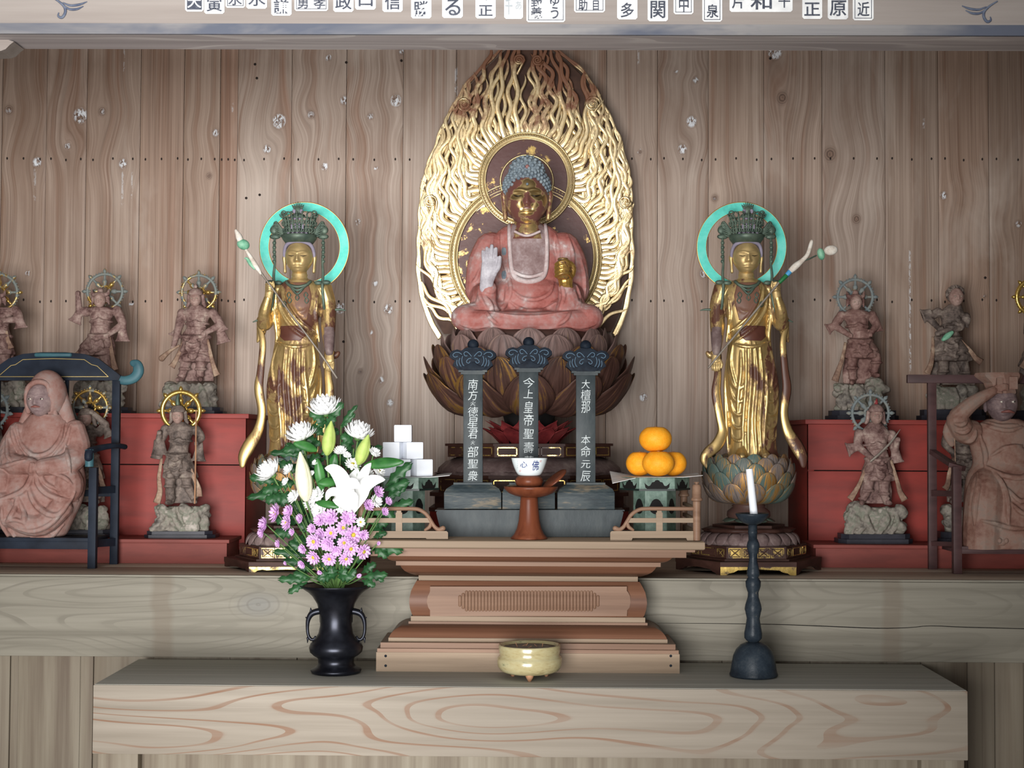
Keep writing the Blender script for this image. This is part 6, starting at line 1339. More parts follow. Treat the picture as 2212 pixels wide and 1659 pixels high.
general('bare-headed guardian general with crossed arms and spiky hair on the upper right stand', YU, ZUR, 2056, 1, (2063, 643, 18), (2026, 670), (2086, 680), (2004, 686), (2024, 712, -18), (2070, 708, -16), (2018, 722, -24), (732, 2020, 2072), (778, 2010, 2100), (2034, 795), (2026, 832), (2080, 798), (2090, 832), (2000, 2112, 834, 885), (1987, 2132, 885),
        None, [[(2012, 728), (2010, 764), (2006, 788), (1998, 808)], [(2068, 732), (2090, 758), (2102, 774), (2115, 784)]], [((2012, 676), (1996, 682), 12, 15), ((2086, 684), (2080, 700), 13, 12)], mat=M_GENG, headkind='wild', fierce=.8,
        extra=stick([(2028, 736, -32), (2038, 728, -32), (2048, 720, -32)], [4, 7, 4], M_LEAFG, 'green_charm'))
general('helmeted guardian general drawing a grey sword on the lower right step', YL, ZLR, 1892, 1, (1891, 899, 16), (1856, 932), (1926, 934), (1852, 964), (1877, 988, -22), (1932, 974), (1934, 949, -20), (992, 1872, 1918), (1036, 1858, 1932), (1872, 1052), (1862, 1089), (1906, 1058), (1912, 1089), (1817, 1955, 1092, 1152), (1808, 1968, 1152),
        (1884, 892, 45, M_WHB), [[(1870, 1004), (1854, 1042), (1842, 1064), (1832, 1078)], [(1922, 994), (1934, 1040), (1940, 1062), (1950, 1080)]], [((1852, 964), (1834, 970), 11, 15), ((1932, 970), (1936, 994), 11, 14)], headkind='helmet', fierce=1,
        extra=lambda t, Y: (put('sword', tube([(1874, 996, -30), (1890, 982, -32), (1916, 956, -32), (1937, 928, -30)], [2.6, 2.6, 2.4, .8], n=8, k=3, flat=.4), Y, M_SHAFT, t), put('plume', tube([(1891, 872, -8), (1892, 862, -8)], [4, 1.5], n=8), Y, M_REDP, t)))
general('guardian general hidden behind the seated figure in the brown chair, lower right step', YL, ZLR, 2078, 1, (2078, 905, 15), (2050, 928), (2106, 928), (2040, 960), (2060, 985), (2116, 960), (2096, 985), (985, 2060, 2098), (1032, 2046, 2112), (2062, 1042), (2056, 1086), (2094, 1042), (2100, 1086), (2030, 2130, 1092, 1148), (2022, 2140, 1148),
        None, [[(2058, 988), (2046, 1020), (2042, 1046), (2036, 1056)]], [], mat=M_GENG)
general('guardian general cut by the right picture edge on the upper right stand', YU, ZUR, 2256, 1, (2256, 655, 15), (2226, 677), (2288, 677), (2218, 720), (2236, 740), (2300, 704), (2276, 724), (737, 2236, 2280), (790, 2200, 2300), (2240, 795), (2236, 830), (2280, 795), (2284, 830), (2200, 2310, 828, 887), (2186, 2320, 887),
        (2240, 640, 43, M_WHG), [[(2226, 745), (2214, 770), (2208, 785), (2202, 796)]], [], mat=M_GENG)
# ------------------------------------------------------------------ black chair with hooded figure
M_BLK = plain('blue_black_chair_lacquer', (25, 30, 40), (36, 43, 55), .55, scale=(14, 14, 14), spec=.12)
M_TEALP = plain('faded_teal_paint', (64, 104, 112), (52, 86, 96), .5, scale=(20, 20, 20))
M_GLINE = plain('gold_painted_line', (190, 166, 110), rough=.4, metal=.4)
M_BRN = plain('dark_brown_chair_wood', (82, 58, 58), (66, 46, 46), .45, scale=(12, 12, 30))
CF, CB = .66, .835
def frame(name, px0, px1, py0, py1, Y0, dep, mat, par): return wbox(name, Xp(px0, Y0, (py0+py1)/2), Xp(px1, Y0, (py0+py1)/2), Y0, Y0+dep, Zp(py1, Y0, (px0+px1)/2), Zp(py0, Y0, (px0+px1)/2), mat, par, .0015)
def bar3(name, a, b, w, h, mat, par):
    """square bar between two world points"""
    a = np.array(a, float); b = np.array(b, float); T = b-a; T /= np.linalg.norm(T); s = np.cross(T, (0, 0, 1)); s /= np.linalg.norm(s)+1e-9; u = np.cross(s, T)
    V = [p+s*w*i+u*h*j for p in (a, b) for i, j in ((-1, -1), (1, -1), (1, 1), (-1, 1))]
    return mk(name, V, [(0, 1, 2, 3), (7, 6, 5, 4)]+[(i, (i+1) % 4, (i+1) % 4+4, i+4) for i in range(4)], mat, par, bevel=.001, angle=40)
def bottom(Y, px): return pyz(ZSH, Y, px)
lc = thing('lacquer_chair', 'black lacquered high-backed armchair with teal scroll ends at the left', 'chair', P(110, bottom(CF, 110), CF))
LXB, LXF = 117, 77
for s in (1, -1):
    X = lambda x: (LXF if x < 236 and x != 138 and x != 146 else LXB)+s*(x-(LXF if x < 236 and x != 138 and x != 146 else LXB))
    def fr(name, a, b, *r): return frame(name, min(X(a), X(b)), max(X(a), X(b)), *r)
    fr('front_leg', 190, 207, 1010, bottom(CF, X(198)), CF, .024, M_BLK, lc); fr('back_post', 239, 256, 822, bottom(CB-.02, X(247)), CB-.02, .018, M_BLK, lc)
    fr('back_slat', 138, 146, 822, 1060, CB-.012, .01, M_BLK, lc)
    put('arm_rest', tube([(X(195), 990, -13), (X(196), 976, -8), (X(206), 968, 30), (X(228), 963, 75), (X(240), 966, 112)], [9, 9, 7, 6, 6], n=8, k=4, ref=(1, 0, 0)), CF, M_BLK, lc)
    put('arm_scroll', tube([(X(195), 971, -6), (X(195), 1008, -6)], [9.5, 9.5], n=12, rnd=False), CF, M_TEALP, lc, angle=40)
    for py, h in ((1060, .011), (1174, .012)): bar3('side_rail', P(X(199), py, CF+.02)+[0, 0, 0], P(X(246), py-3, CB-.02), .005, h, M_BLK, lc)
    put('crest_scroll', tube([(X(248), 816, 0), (X(268), 822, 0), (X(288), 817, 0), (X(299), 803, 0), (X(296), 788, 0), (X(286), 784, 0)], [8, 10, 11, 12, 11, 7], n=10, k=4, flat=.5), CB-.012, M_TEALP, lc)
cr_ = [(X_, y) for X_, y in ((-28, 822), (-34, 812), (-10, 796), (20, 775), (50, 765), (90, 761), (144, 761), (184, 765), (214, 775), (244, 798), (262, 812), (258, 822))]
put('crest_rail', prism(cr_, -6, 6), CB-.012, M_BLK, lc, bevel=.001, angle=50)
put('crest_inlay', tube([(80, 767, -6.5), (154, 767, -6.5)], [5, 5], n=8), CB-.012, M_TEALP, lc)
put('crest_gold_line', join([tube([(-2, 814, -7), (26, 790, -7), (36, 788, -7), (52, 777, -7), (117, 775, -7), (184, 777, -7), (200, 788, -7), (212, 791, -7), (236, 814, -7)], .9, n=5), tube([(-2, 814, -7), (236, 814, -7)], .9, n=5)]), CB-.012, M_GLINE, lc)
frame('front_rail', -36, 191, 1168, 1186, CF+.004, .02, M_BLK, lc); frame('back_rail', -4, 240, 1058, 1072, CB-.016, .012, M_BLK, lc)
zst = Zp(1168, CF)
wbox('seat', Xp(-36, CF), Xp(206, CF), CF+.002, CB-.02, zst-.012, zst, M_BLK, lc, .002)
M_MONK = dirty('faded_pink_brown_robe', [(.34, (128, 88, 79)), (.45, (146, 110, 101)), (.54, (152, 123, 115)), (.62, (152, 133, 127)), (.7, (172, 157, 149))], .6, (14, 14, 14), .25)
M_MFACE = dirty('grey_mauve_face', [(.36, (94, 78, 80)), (.5, (118, 100, 100)), (.64, (142, 122, 118))], .55, (26, 26, 26), .2)
M_LIP = plain('faded_red_lip', (134, 84, 76), (118, 72, 66), .5)
YM_ = .745
mo = thing('hooded_figure', 'hooded seated figure in faded pink robe with hands tucked into sleeves', 'statue', W([(95, 1165, 0)], YM_)[0])
sh = [loft([(100, 895, 2, 34, 26), (102, 925, 4, 62, 36), (100, 960, 2, 74, 42), (98, 1000, -6, 82, 48), (94, 1040, -12, 94, 56), (90, 1080, -14, 92, 56), (84, 1120, -14, 80, 52), (84, 1150, -14, 66, 44), (84, pyz(zst, YM_, 84), -12, 58, 40)], 40, k=3),
      tube([(44, 930, 0), (28, 970, -10), (40, 1000, -40), (90, 1005, -66)], [24, 26, 24, 18], n=14, k=4), tube([(160, 925, 0), (172, 970, -10), (160, 1000, -40), (110, 1008, -66)], [24, 26, 24, 18], n=14, k=4),
      sph((10, 1042, -36), (34, 36, 34), 16, 10), sph((158, 1046, -36), (34, 40, 34), 16, 10), tube([(20, 1080, -50), (60, 1120, -58), (110, 1130, -58), (150, 1090, -50)], [26, 24, 24, 26], n=14, k=4)]
fo = [([(40, 905), (52, 950), (78, 978), (100, 984), (124, 974), (140, 946), (144, 910)], 5), ([(30, 920), (46, 962), (72, 990)], 4.5), ([(160, 915), (150, 955), (130, 985)], 4.5), ([(22, 940), (34, 980), (50, 996)], 4), ([(0, 1010), (40, 1004), (80, 992)], 4), ([(94, 1000), (90, 1030), (70, 1060), (0, 1085)], 6), ([(98, 1000), (104, 1040), (130, 1068), (178, 1080)], 6), ([(90, 1012), (84, 1044), (60, 1072)], 4), ([(104, 1010), (118, 1040), (150, 1058)], 4),
      ([(84, 1040), (92, 1070), (110, 1096), (150, 1108), (180, 1060)], 6), ([(10, 1085), (16, 1120), (30, 1158)], 5), ([(32, 1090), (34, 1126), (48, 1158)], 5), ([(62, 1060), (56, 1100), (40, 1130)], 5), ([(60, 1066), (78, 1110), (80, 1128)], 5), ([(30, 1126), (58, 1118), (84, 1126)], 4), ([(58, 1136), (100, 1142), (140, 1122), (176, 1070)], 5), ([(84, 1156), (120, 1158), (150, 1130)], 5), ([(150, 960), (166, 990), (170, 1020)], 4), ([(40, 1040), (0, 1056)], 4), ([(130, 1020), (160, 1030), (176, 1044)], 4)]
put('robe', carve(sh, [(f_[0], f_[1]*1.3, -.8) for f_ in fo], 1.6, 1), YM_, M_MONK, mo)
M_MFACE2 = dirty('pale_grey_mauve_face', [(.36, (116, 96, 97)), (.5, (138, 118, 117)), (.64, (158, 138, 134))], .55, (26, 26, 26), .2)
h_ = put('face', head((93, 864, -17), 29, 37, 31, 72, 80, fierce=.1, jaw=.14, rot=-4), YM_, M_MFACE2, mo)
for s, xx in ((-1, 79), (1, 104)): put('eye', sph((xx, 863, -44), (4, 1.9, 2.4), 8, 6), YM_, M_EYEW, h_)
for xx in (79, 104): put('pupil', sph((xx-1, 863, -46), (1.6, 1.6, .8), 8, 6), YM_, M_EYE, h_)
put('mouth', tube([(82, 880, -44.5), (91, 879, -47.5), (100, 880, -45)], [1.2, 2.6, 1.2], n=8, k=3), YM_, M_LIP, h_)
hv, hf = sph((103, 852, 0), (41, 53, 38), 40, 30); hv = hv.copy()
cut = (((hv[:, 0]-91)/25)**2+((hv[:, 1]-868)/40)**2 < 1) & (hv[:, 2] < 0); hv[cut, 2] = np.maximum(hv[cut, 2], -6)
put('hood', join([(hv, hf), tube([(66, 890, -14), (64, 862, -20), (70, 838, -26), (90, 826, -32), (112, 832, -30), (118, 858, -26), (122, 884, -16), (124, 906, -8)], [6, 6, 6, 6, 6, 6, 6, 6], n=8, k=4), tube([(130, 850, 6), (138, 885, 6), (146, 915, 4)], [14, 16, 18], n=10, k=3), tube([(64, 870, 6), (56, 900, 6), (48, 925, 4)], [8, 12, 14], n=10, k=3)]), YM_, M_MONK, mo)
# ------------------------------------------------------------------ brown chair with seated official
bc = thing('brown_chair', 'dark brown high-backed armchair at the right picture edge', 'chair', P(2150, bottom(CF, 2150), CF))
RXB, RXF, RX = 2155, 2194, 2155
for s in (1, -1):
    X = lambda x: (RXF if x > 2050 else RXB)+s*(x-(RXF if x > 2050 else RXB))
    def fr(name, a, b, *r): return frame(name, min(X(a), X(b)), max(X(a), X(b)), *r)
    fr('front_leg', 2060, 2078, 1008, bottom(CF, X(2069)), CF, .024, M_BRN, bc); fr('back_post', 2006, 2024, 826, bottom(CB-.02, X(2015)), CB-.02, .018, M_BRN, bc)
    a, b = P(X(2015), 976, CB-.02), P(X(2058), 1004, CF+.03); bar3('arm_rest', a, b, .011, .007, M_BRN, bc); bar3('arm_end', b+[-s*.006, 0, 0], P(X(2082), 1012, CF+.0), .011, .007, M_BRN, bc)
    for py, h in ((1067, .009), (1176, .007)): bar3('side_rail', P(X(2069), py, CF+.02), P(X(2015), py-2, CB-.02), .005, h, M_BRN, bc)
frame('top_rail', 1961, 2*RX-1961, 810, 828, CB-.022, .02, M_BRN, bc); frame('front_rail', 2078, 2*RXF-2078, 1181, 1197, CF+.004, .02, M_BRN, bc)
zs2 = Zp(1180, CF); wbox('seat', Xp(2064, CF), Xp(2*RXF-2064, CF), CF+.002, CB-.02, zs2-.012, zs2, M_BRN, bc, .002)
M_JUD = dirty('faded_brown_pink_robe', [(.34, (108, 74, 64)), (.45, (130, 98, 86)), (.54, (138, 112, 100)), (.62, (130, 112, 102)), (.7, (154, 134, 122))], .6, (14, 14, 14), .25)
YJ = .745
ju = thing('seated_official', 'seated official in square hat raising one sleeve to its brow, in the brown chair', 'statue', W([(2170, 1178, 0)], YJ)[0])
sh = [loft([(2168, 905, 4, 34, 26), (2172, 930, 4, 78, 34), (2172, 965, 2, 76, 40), (2174, 1000, 0, 72, 44), (2176, 1030, -6, 90, 52), (2176, 1080, -16, 98, 58), (2174, 1130, -20, 100, 58), (2172, 1160, -20, 98, 56), (2172, pyz(zs2, YJ, 2172), -20, 94, 52)], 40, k=3),
      tube([(2100, 935, 0), (2076, 930, -14), (2060, 905, -24)], [28, 26, 24], n=14, k=4), tube([(2060, 902, -24), (2090, 872, -34), (2130, 848, -36), (2142, 842, -34)], [20, 16, 11, 8], n=12, k=4), tube([(2058, 908, -14), (2046, 935, -10), (2054, 960, -8)], [16, 13, 7], n=10, k=3, flat=.6),
      tube([(2240, 930, 0), (2262, 970, -10), (2250, 1010, -30)], [26, 26, 20], n=14, k=3), sph((2178, 985, -36), (30, 26, 14), 16, 10), tube([(2126, 1036, -22), (2118, 1066, -38), (2114, 1120, -38), (2112, 1190, -34)], [34, 42, 44, 44], n=14, k=4), tube([(2226, 1036, -22), (2234, 1066, -38), (2236, 1120, -38), (2238, 1190, -34)], [34, 42, 44, 44], n=14, k=4),
      tube([(2086, 1150, -40), (2100, 1166, -44), (2130, 1170, -40)], [12, 10, 8], n=10, k=3)]
fo = [([(2078, 910), (2064, 918), (2050, 916)], 5), ([(2088, 922), (2072, 934), (2054, 932)], 5), ([(2100, 930), (2092, 950), (2078, 956)], 5), ([(2118, 915), (2140, 925), (2170, 930), (2200, 922)], 5), ([(2126, 908), (2150, 920), (2190, 918)], 4), ([(2110, 940), (2120, 980), (2118, 1008)], 5), ([(2130, 984), (2160, 966), (2196, 962)], 4), ([(2118, 1006), (2150, 1026), (2190, 1030), (2220, 1010)], 6), ([(2100, 1020), (2086, 1080), (2084, 1130)], 6), ([(2130, 1016), (2150, 1060), (2154, 1130)], 6), ([(2152, 1050), (2180, 1080), (2212, 1060)], 5), ([(2156, 1080), (2186, 1106), (2216, 1090)], 5),
      ([(2096, 1120), (2130, 1128), (2160, 1136), (2200, 1138)], 5), ([(2084, 1120), (2090, 1160)], 4), ([(2110, 1136), (2108, 1166)], 4), ([(2165, 1140), (2170, 1168)], 4), ([(2190, 1142), (2194, 1168)], 4), ([(2102, 1040), (2100, 1090)], 4)]
JV, JF = carve(sh, [(f_[0], f_[1]*1.3, -.8) for f_ in fo], 1.6, 1); JV[:, 1] = np.minimum(JV[:, 1], pyz(zs2, YJ, 2172)); put('robe', (JV, JF), YJ, M_JUD, ju)
hs = [tube([(2136, 846, -36), (2148, 838, -40)], [9, 10], n=10, flat=.6)]+[tube([(2146, 834+i*4, -42), (2156, 832+i*3.6, -44), (2164, 834+i*3.4, -42)], [2.8, 2.6, 2], n=8, k=2) for i in range(4)]+[tube([(2142, 848, -42), (2150, 850, -45)], [3, 2.4], n=8)]
put('raised_hand', carve(hs, [], .9, 1), YJ, M_JUD, ju)
h_ = put('head', head((2160, 872, -14), 33, 40, 34, 72, 80, fierce=.7, jaw=.08, rot=-10), YJ, M_MFACE, ju)
for xx, dd in ((2151, -44), (2176, -42)): put('eye', sph((xx, 869, dd), (4.6, 2.4, 2.6), 8, 6), YJ, M_EYEW, h_)
put('mouth', tube([(2150, 891, -43), (2163, 889, -48), (2176, 892, -44)], [1.6, 3.4, 1.6], n=8, k=3), YJ, M_LIP, h_)
for xx, dd in ((2151, -46.8), (2176, -44.8)): put('pupil', sph((xx+1, 869, dd), (1.7, 1.7, .8), 8, 6), YJ, M_EYE, h_)
put('ear', sph((2127, 878, -6), (5, 13, 6), 10, 8), YJ, M_MFACE, ju)
put('hat', join([loft([(2155, 806, -6, 50, 36), (2155, 811, -6, 53, 38), (2156, 815, -6, 51, 37), (2160, 828, -8, 38, 34), (2160, 840, -8, 33, 34), (2160, 850, -8, 34, 35), (2160, 854, -8, 31, 31)], 8), box(2140, 2153, 818, 842, -44, -30), box(2166, 2184, 816, 842, -44, -30)]), YJ, M_JUD, ju, smooth=False)
put('foot', join([sph((2143, 1166, -62), (14, 11, 14), 14, 9), sph((2136, 1163, -74), (5, 6, 4), 10, 7), sph((2150, 1163, -74), (5, 6, 4), 10, 7)]), YJ, M_JUD, ju)
put('thin_stick', tube([(2057, 930, -16), (2059, 998, -16)], 1.2, n=6), YJ, M_SCARF, ju)
# ------------------------------------------------------------------ flowers in the vase
def petalcol(name, c1, c2, rough=.55, sub=.15):
    q = N(name); f = q.noise(q.coord((60, 60, 60)), 1, 4); m_ = q.out(q.mix(f, c1, c2), rough, 0)
    q.b.inputs['Specular IOR Level'].default_value = .3
    return m_
M_WP = petalcol('white_petals', (250, 251, 250), (255, 255, 254)); M_PP = petalcol('pink_lilac_petals', (208, 154, 214), (234, 196, 238)); M_CEN = plain('yellow_green_disc', (196, 180, 60), (160, 150, 48), .7, scale=(150, 150, 150), bump=.5)
M_CREAM = petalcol('cream_bud', (226, 222, 178), (244, 242, 222)); M_GBUD = petalcol('green_bud', (142, 172, 78), (196, 210, 124)); M_STEM = plain('green_stem', (92, 124, 66), (70, 100, 54), .5)
M_LEAF = plain('dark_green_leaf', (28, 62, 34), (46, 88, 50), .42, scale=(40, 40, 40)); M_LILYL = plain('glossy_lily_leaf', (40, 92, 42), (62, 118, 56), .35, scale=(30, 30, 30)); M_STIG = plain('dark_stigma', (70, 52, 46), rough=.5)
VX, VY = 726, 1264
rg_ = random.Random(11)
def basis(nv, roll=0.0):
    n_ = np.array(nv, float); n_ /= np.linalg.norm(n_); a = np.array((0, 1, .001)) if abs(n_[1]) < .9 else np.array((1, 0, 0.))
    x = np.cross(a, n_); x /= np.linalg.norm(x); y = np.cross(n_, x); c, s = math.cos(roll), math.sin(roll)
    return x*c+y*s, y*c-x*s, n_
def orient(sh, c, nv, roll=0):
    x, y, z = basis(nv, roll); V = np.asarray(sh[0]); return V[:, :1]*x+V[:, 1:2]*y+V[:, 2:]*z+np.asarray(c, float), sh[1]
def rays(r, n, w, rows, thick=.8):
    """rows: (radius factor, elevation deg from the axis plane, count factor, z0)"""
    sh = []
    for k, (rf_, el, cf, z0) in enumerate(rows):
        m_ = max(5, int(n*cf)); e = math.radians(el)
        for i in range(m_):
            a = 2*math.pi*(i+.5*(k % 2))/m_+rg_.uniform(-.08, .08); L = r*rf_*rg_.uniform(.92, 1.05); c, s = math.cos(a), math.sin(a); e2 = e+rg_.uniform(-.08, .08)
            b = (r*.08*c, r*.08*s, z0); t = (L*math.cos(e2)*c, L*math.cos(e2)*s, z0+L*math.sin(e2))
            sh.append(petal(b, t, w, -r*.10 if el < 60 else r*.08, thick, 5, 2, up=(0, 0, 1) if el < 60 else (-c, -s, .2), shape=1.5))
    return join(sh)
def stem_to(t, x, y, d, r=1.6):
    put('stem', tube([(x, y, d), (x*.55+VX*.45, y*.55+VY*.45+6, d*.6), (VX+(x-VX)*.16, VY+2, d*.25), (VX+(x-VX)*.10, VY+26, d*.15)], r, n=6, k=4), Yv, M_STEM, t)
def daisy(x, y, r, d, kind, nv, lab, grp, disc=True):
    t = thing('pink_chrysanthemum' if kind == 'p' else 'white_spray_chrysanthemum', lab, 'flower', W([(x, y, d)], Yv)[0], grp)
    rows = [(1, 8, 1, 0), (.92, 22, .9, .4), (.62, 46, .6, .8)] if disc else [(1, 16, 1, 0), (.95, 38, .9, .4), (.8, 60, .7, .8), (.6, 76, .4, 1)]
    put('petals', orient(rays(r*1.1, 13, r*.19, rows), (x, y, d), nv, rg_.uniform(0, 6)), Yv, M_PP if kind == 'p' else M_WP, t)
    if disc: put('centre', orient(sph((0, 0, r*.1), (r*.26, r*.26, r*.16), 10, 7), (x, y, d), nv), Yv, M_CEN, t)
    n_ = basis(nv)[2]; put('calyx', orient(sph((0, 0, -r*.12), (r*.24, r*.24, r*.2), 8, 6), (x, y, d), nv), Yv, M_STEM, t)
    stem_to(t, x-n_[0]*r*.2, y-n_[1]*r*.2, d-n_[2]*r*.2, 1.3)
def mum(x, y, r, d, nv, lab):
    t = thing('white_chrysanthemum', lab, 'flower', W([(x, y, d)], Yv)[0], 'large white chrysanthemums in the vase')
    put('petals', orient(rays(r*1.2, 15, r*.22, [(1.04, 30, 1, 0), (1.06, 44, 1, .5), (1.02, 57, .9, 1), (.95, 69, .7, 1.5), (.86, 80, .5, 2)], 1.6), (x, y, d), nv), Yv, M_WP, t)
    put('calyx', orient(sph((0, 0, -1), (r*.24, r*.24, r*.2), 10, 7), (x, y, d), nv), Yv, M_STEM, t)
    stem_to(t, x, y+4, d+3, 2.2)
def out(x, y, d=-1.0, k=.012): return ((x-VX)*k, (y-1130)*k*.7-.15, d)
for x, y, r, d, nv, l in ((702, 894, 36, 10, (-.1, -1, -.35), 'large white chrysanthemum at the very top of the bouquet'), (655, 950, 33, -14, (-.25, -1, -.35), 'large white chrysanthemum upper left beside the cream bud'), (773, 946, 32, -4, (.25, -1, -.3), 'large white chrysanthemum upper right between two green buds'), (592, 1026, 31, -10, (-.75, -.8, -.35), 'large white chrysanthemum at the far left of the bouquet')):
    mum(x, y, r, d, nv, l)
WH = [(630,1015,14,0),(623,1040,10,0),(641,1073,16,0),(739,976,15,0),(765,1003,18,1),(678,1023,8,0),(689,1070,19,0),(674,1087,15,0),(693,1102,18,0),(743,1094,16,1),(814,1082,15,0),(782,1126,11,1),(797,1023,13,0),(812,979,14,0),(822,1017,15,1),(686,1000,8,0),(753,985,9,0)]
WL = ['left of the cream bud','smallest, below the left one near the cream bud','low left above the pink cluster','below the upper right large bloom','with visible centre behind the open lily','tiny one half hidden by the cream bud','side-on beside the lily throat','pointing left under the cream bud','just above the pink mass in the middle','with yellow centre at the foot of the lily','at the right edge among pink buds','small with yellow centre at lower right','between lily and big leaf','beside the right green bud','facing out below the long glossy leaf','small one deep between the buds','small one next to the left of the right green bud']
for (x, y, r, c), l in zip(WH, WL): daisy(x, y, r, -22-rg_.uniform(0, 16), 'w', out(x, y), 'white spray chrysanthemum '+l, 'small white chrysanthemums in the vase', bool(c))
PK = [(603,1106,20,1,'largest at the upper left of the left cluster'),(634,1103,15,0,'top middle of the left cluster'),(628,1127,17,1,'lower middle of the left cluster'),(580,1131,17,0,'leftmost of the bouquet'),(575,1148,12,0,'half hidden under the leftmost one'),(654,1119,11,0,'small, right end of the left cluster'),(639,1146,9,0,'bud below the left cluster'),(611,1170,9,0,'round bud hanging low at the left'),(718,1116,19,0,'top left of the main cluster behind others'),(758,1116,18,0,'top right of the main cluster behind others'),(697,1122,14,0,'upper left edge of the main cluster'),(681,1139,11,0,'small one left of the main cluster'),(697,1151,14,0,'second row left'),(720,1149,15,1,'second row centre with yellow eye'),(746,1138,16,1,'upper centre right'),(767,1153,20,1,'big one at right with large yellow eye'),(686,1166,18,1,'left edge with yellow eye, third row'),(715,1171,16,0,'centre of the third row'),(749,1169,15,1,'centre right of the third row'),(790,1153,12,0,'right edge, half turned away'),(765,1181,17,1,'lower right with yellow eye'),(792,1187,17,1,'rightmost low, turned right'),(686,1199,16,1,'bottom row left with yellow eye'),(718,1203,16,1,'bottom row centre with yellow eye'),(753,1203,16,1,'bottom row right with yellow eye'),(663,1181,11,0,'small at the left flank'),(661,1214,10,0,'small low at the left flank'),(697,1232,6,0,'tiny bud above the vase rim, left of centre'),(781,1238,6,0,'tiny bud above the vase rim, right'),(625,1212,5,0,'tiny pale bud far low left'),(799,1090,14,0,'darker one beside the lily'),(842,1081,10,0,'small at the far right, upper'),(835,1103,10,0,'small at the far right, lower'),(820,1062,14,0,'right of the lily under its petal'),(822,1170,5,0,'tiny pale bud at the right above a leaf'),(733,1186,13,0,'partly covered between two rows')]
for x, y, r, c, l in PK: daisy(x, y, r, -34-rg_.uniform(0, 18)-(8 if y > 1160 else 0), 'p', out(x, y), 'pink chrysanthemum '+l, 'pink chrysanthemums in the vase', bool(c))
def lilybud(b, tp, w, mat, d, lab):
    t = thing('lily_bud', lab, 'flower bud', W([(b[0], b[1], d)], Yv)[0], 'lily buds in the vase')
    b3 = np.array((b[0], b[1], d), float); a3 = np.array((tp[0], tp[1], d-6), float); ps = [b3+(a3-b3)*u for u in (0, .15, .4, .65, .85, 1)]
    for k in range(3):
        o = np.array((math.cos(k*2.1+.4)*w*.22, 0, math.sin(k*2.1+.4)*w*.22)); put('tepal', tube([p+o*math.sin(math.pi*min(1, i/5+.1)) for i, p in enumerate(ps)], [w*.35, w*.72, w*.86, w*.7, w*.42, w*.14], n=12, k=3), Yv, mat, t)
    stem_to(t, b[0], b[1], d, 2.2)
lilybud((711, 980), (721, 911), 14, M_GBUD, -34, 'closed green lily bud in the upper middle'); lilybud((779, 1000), (800, 940), 14, M_GBUD, -32, 'closed green lily bud at the upper right'); lilybud((667, 1077), (656, 977), 17.5, M_CREAM, -42, 'long cream lily bud about to open at the left')
ly = thing('open_lily', 'open white trumpet lily facing right in the middle of the bouquet', 'flower', W([(766, 1103, -50)], Yv)[0])
def tepal(pts, w, up):
    q = crom(np.array(pts, float), 5); n_ = len(q); V = []; T = np.gradient(q, axis=0); T /= np.linalg.norm(T, axis=1)[:, None]; u_ = np.array(up, float)
    for s_ in (1, -1):
        for i in range(n_):
            u = i/(n_-1); sd = np.cross(T[i], u_); sd /= np.linalg.norm(sd)+1e-9; nn = np.cross(sd, T[i]); ww = w*(.34+.66*math.sin(math.pi*min(1, .1+u*.86)))*math.sqrt(max(.01, 1-u**6))
            for j in range(7):
                v = j/3-1; V.append(q[i]+sd*ww*v+nn*(ww*.35*(v*v)+(1.5 if abs(v) < .2 else 0)+s_*.6*(1-v*v)))
    F = []; o = n_*7
    for i in range(n_-1):
        for j in range(6):
            a = i*7+j; F.append((a, a+1, a+8, a+7)); F.append((o+a, o+a+7, o+a+8, o+a+1))
        F.append((i*7, i*7+7, o+i*7+7, o+i*7)); F.append((i*7+6, o+i*7+6, o+i*7+13, i*7+13))
    for j in range(6): F.append((j, o+j, o+j+1, j+1)); a = (n_-1)*7+j; F.append((a, a+1, o+a+1, o+a))
    return np.array(V), F
B_ = (766, 1100, -48)
for pts, w, up in (([B_, (755, 1070, -62), (748, 1036, -72), (732, 1014, -74), (711, 1010, -66)], 17, (.3, 0, -1)), ([B_, (772, 1070, -44), (784, 1040, -40), (796, 1014, -44), (807, 999, -50)], 12, (0, 0, -1)), ([B_, (784, 1072, -64), (800, 1048, -76), (820, 1036, -84), (840, 1034, -82)], 17, (.1, -.5, -1)),
                   ([B_, (746, 1082, -66), (736, 1064, -80), (724, 1064, -86), (716, 1078, -84)], 13, (-.3, -.6, -1)), ([B_, (766, 1076, -84), (768, 1056, -98), (776, 1044, -106), (790, 1050, -110)], 20, (0, -.3, -1)), ([B_, (760, 1074, -40), (764, 1044, -32), (772, 1024, -30), (776, 1010, -34)], 14, (0, 0, -1))):
    put('tepal', tepal(pts, w, up), Yv, M_WP, ly)
put('stigma', join([tube([(766, 1080, -60), (771, 1052, -74), (773, 1037, -80)], 1.3, n=6, k=2), sph((773, 1035, -80), (3, 2.6, 2.6), 8, 6)]), Yv, M_STIG, ly); stem_to(ly, 766, 1102, -46, 2.4)
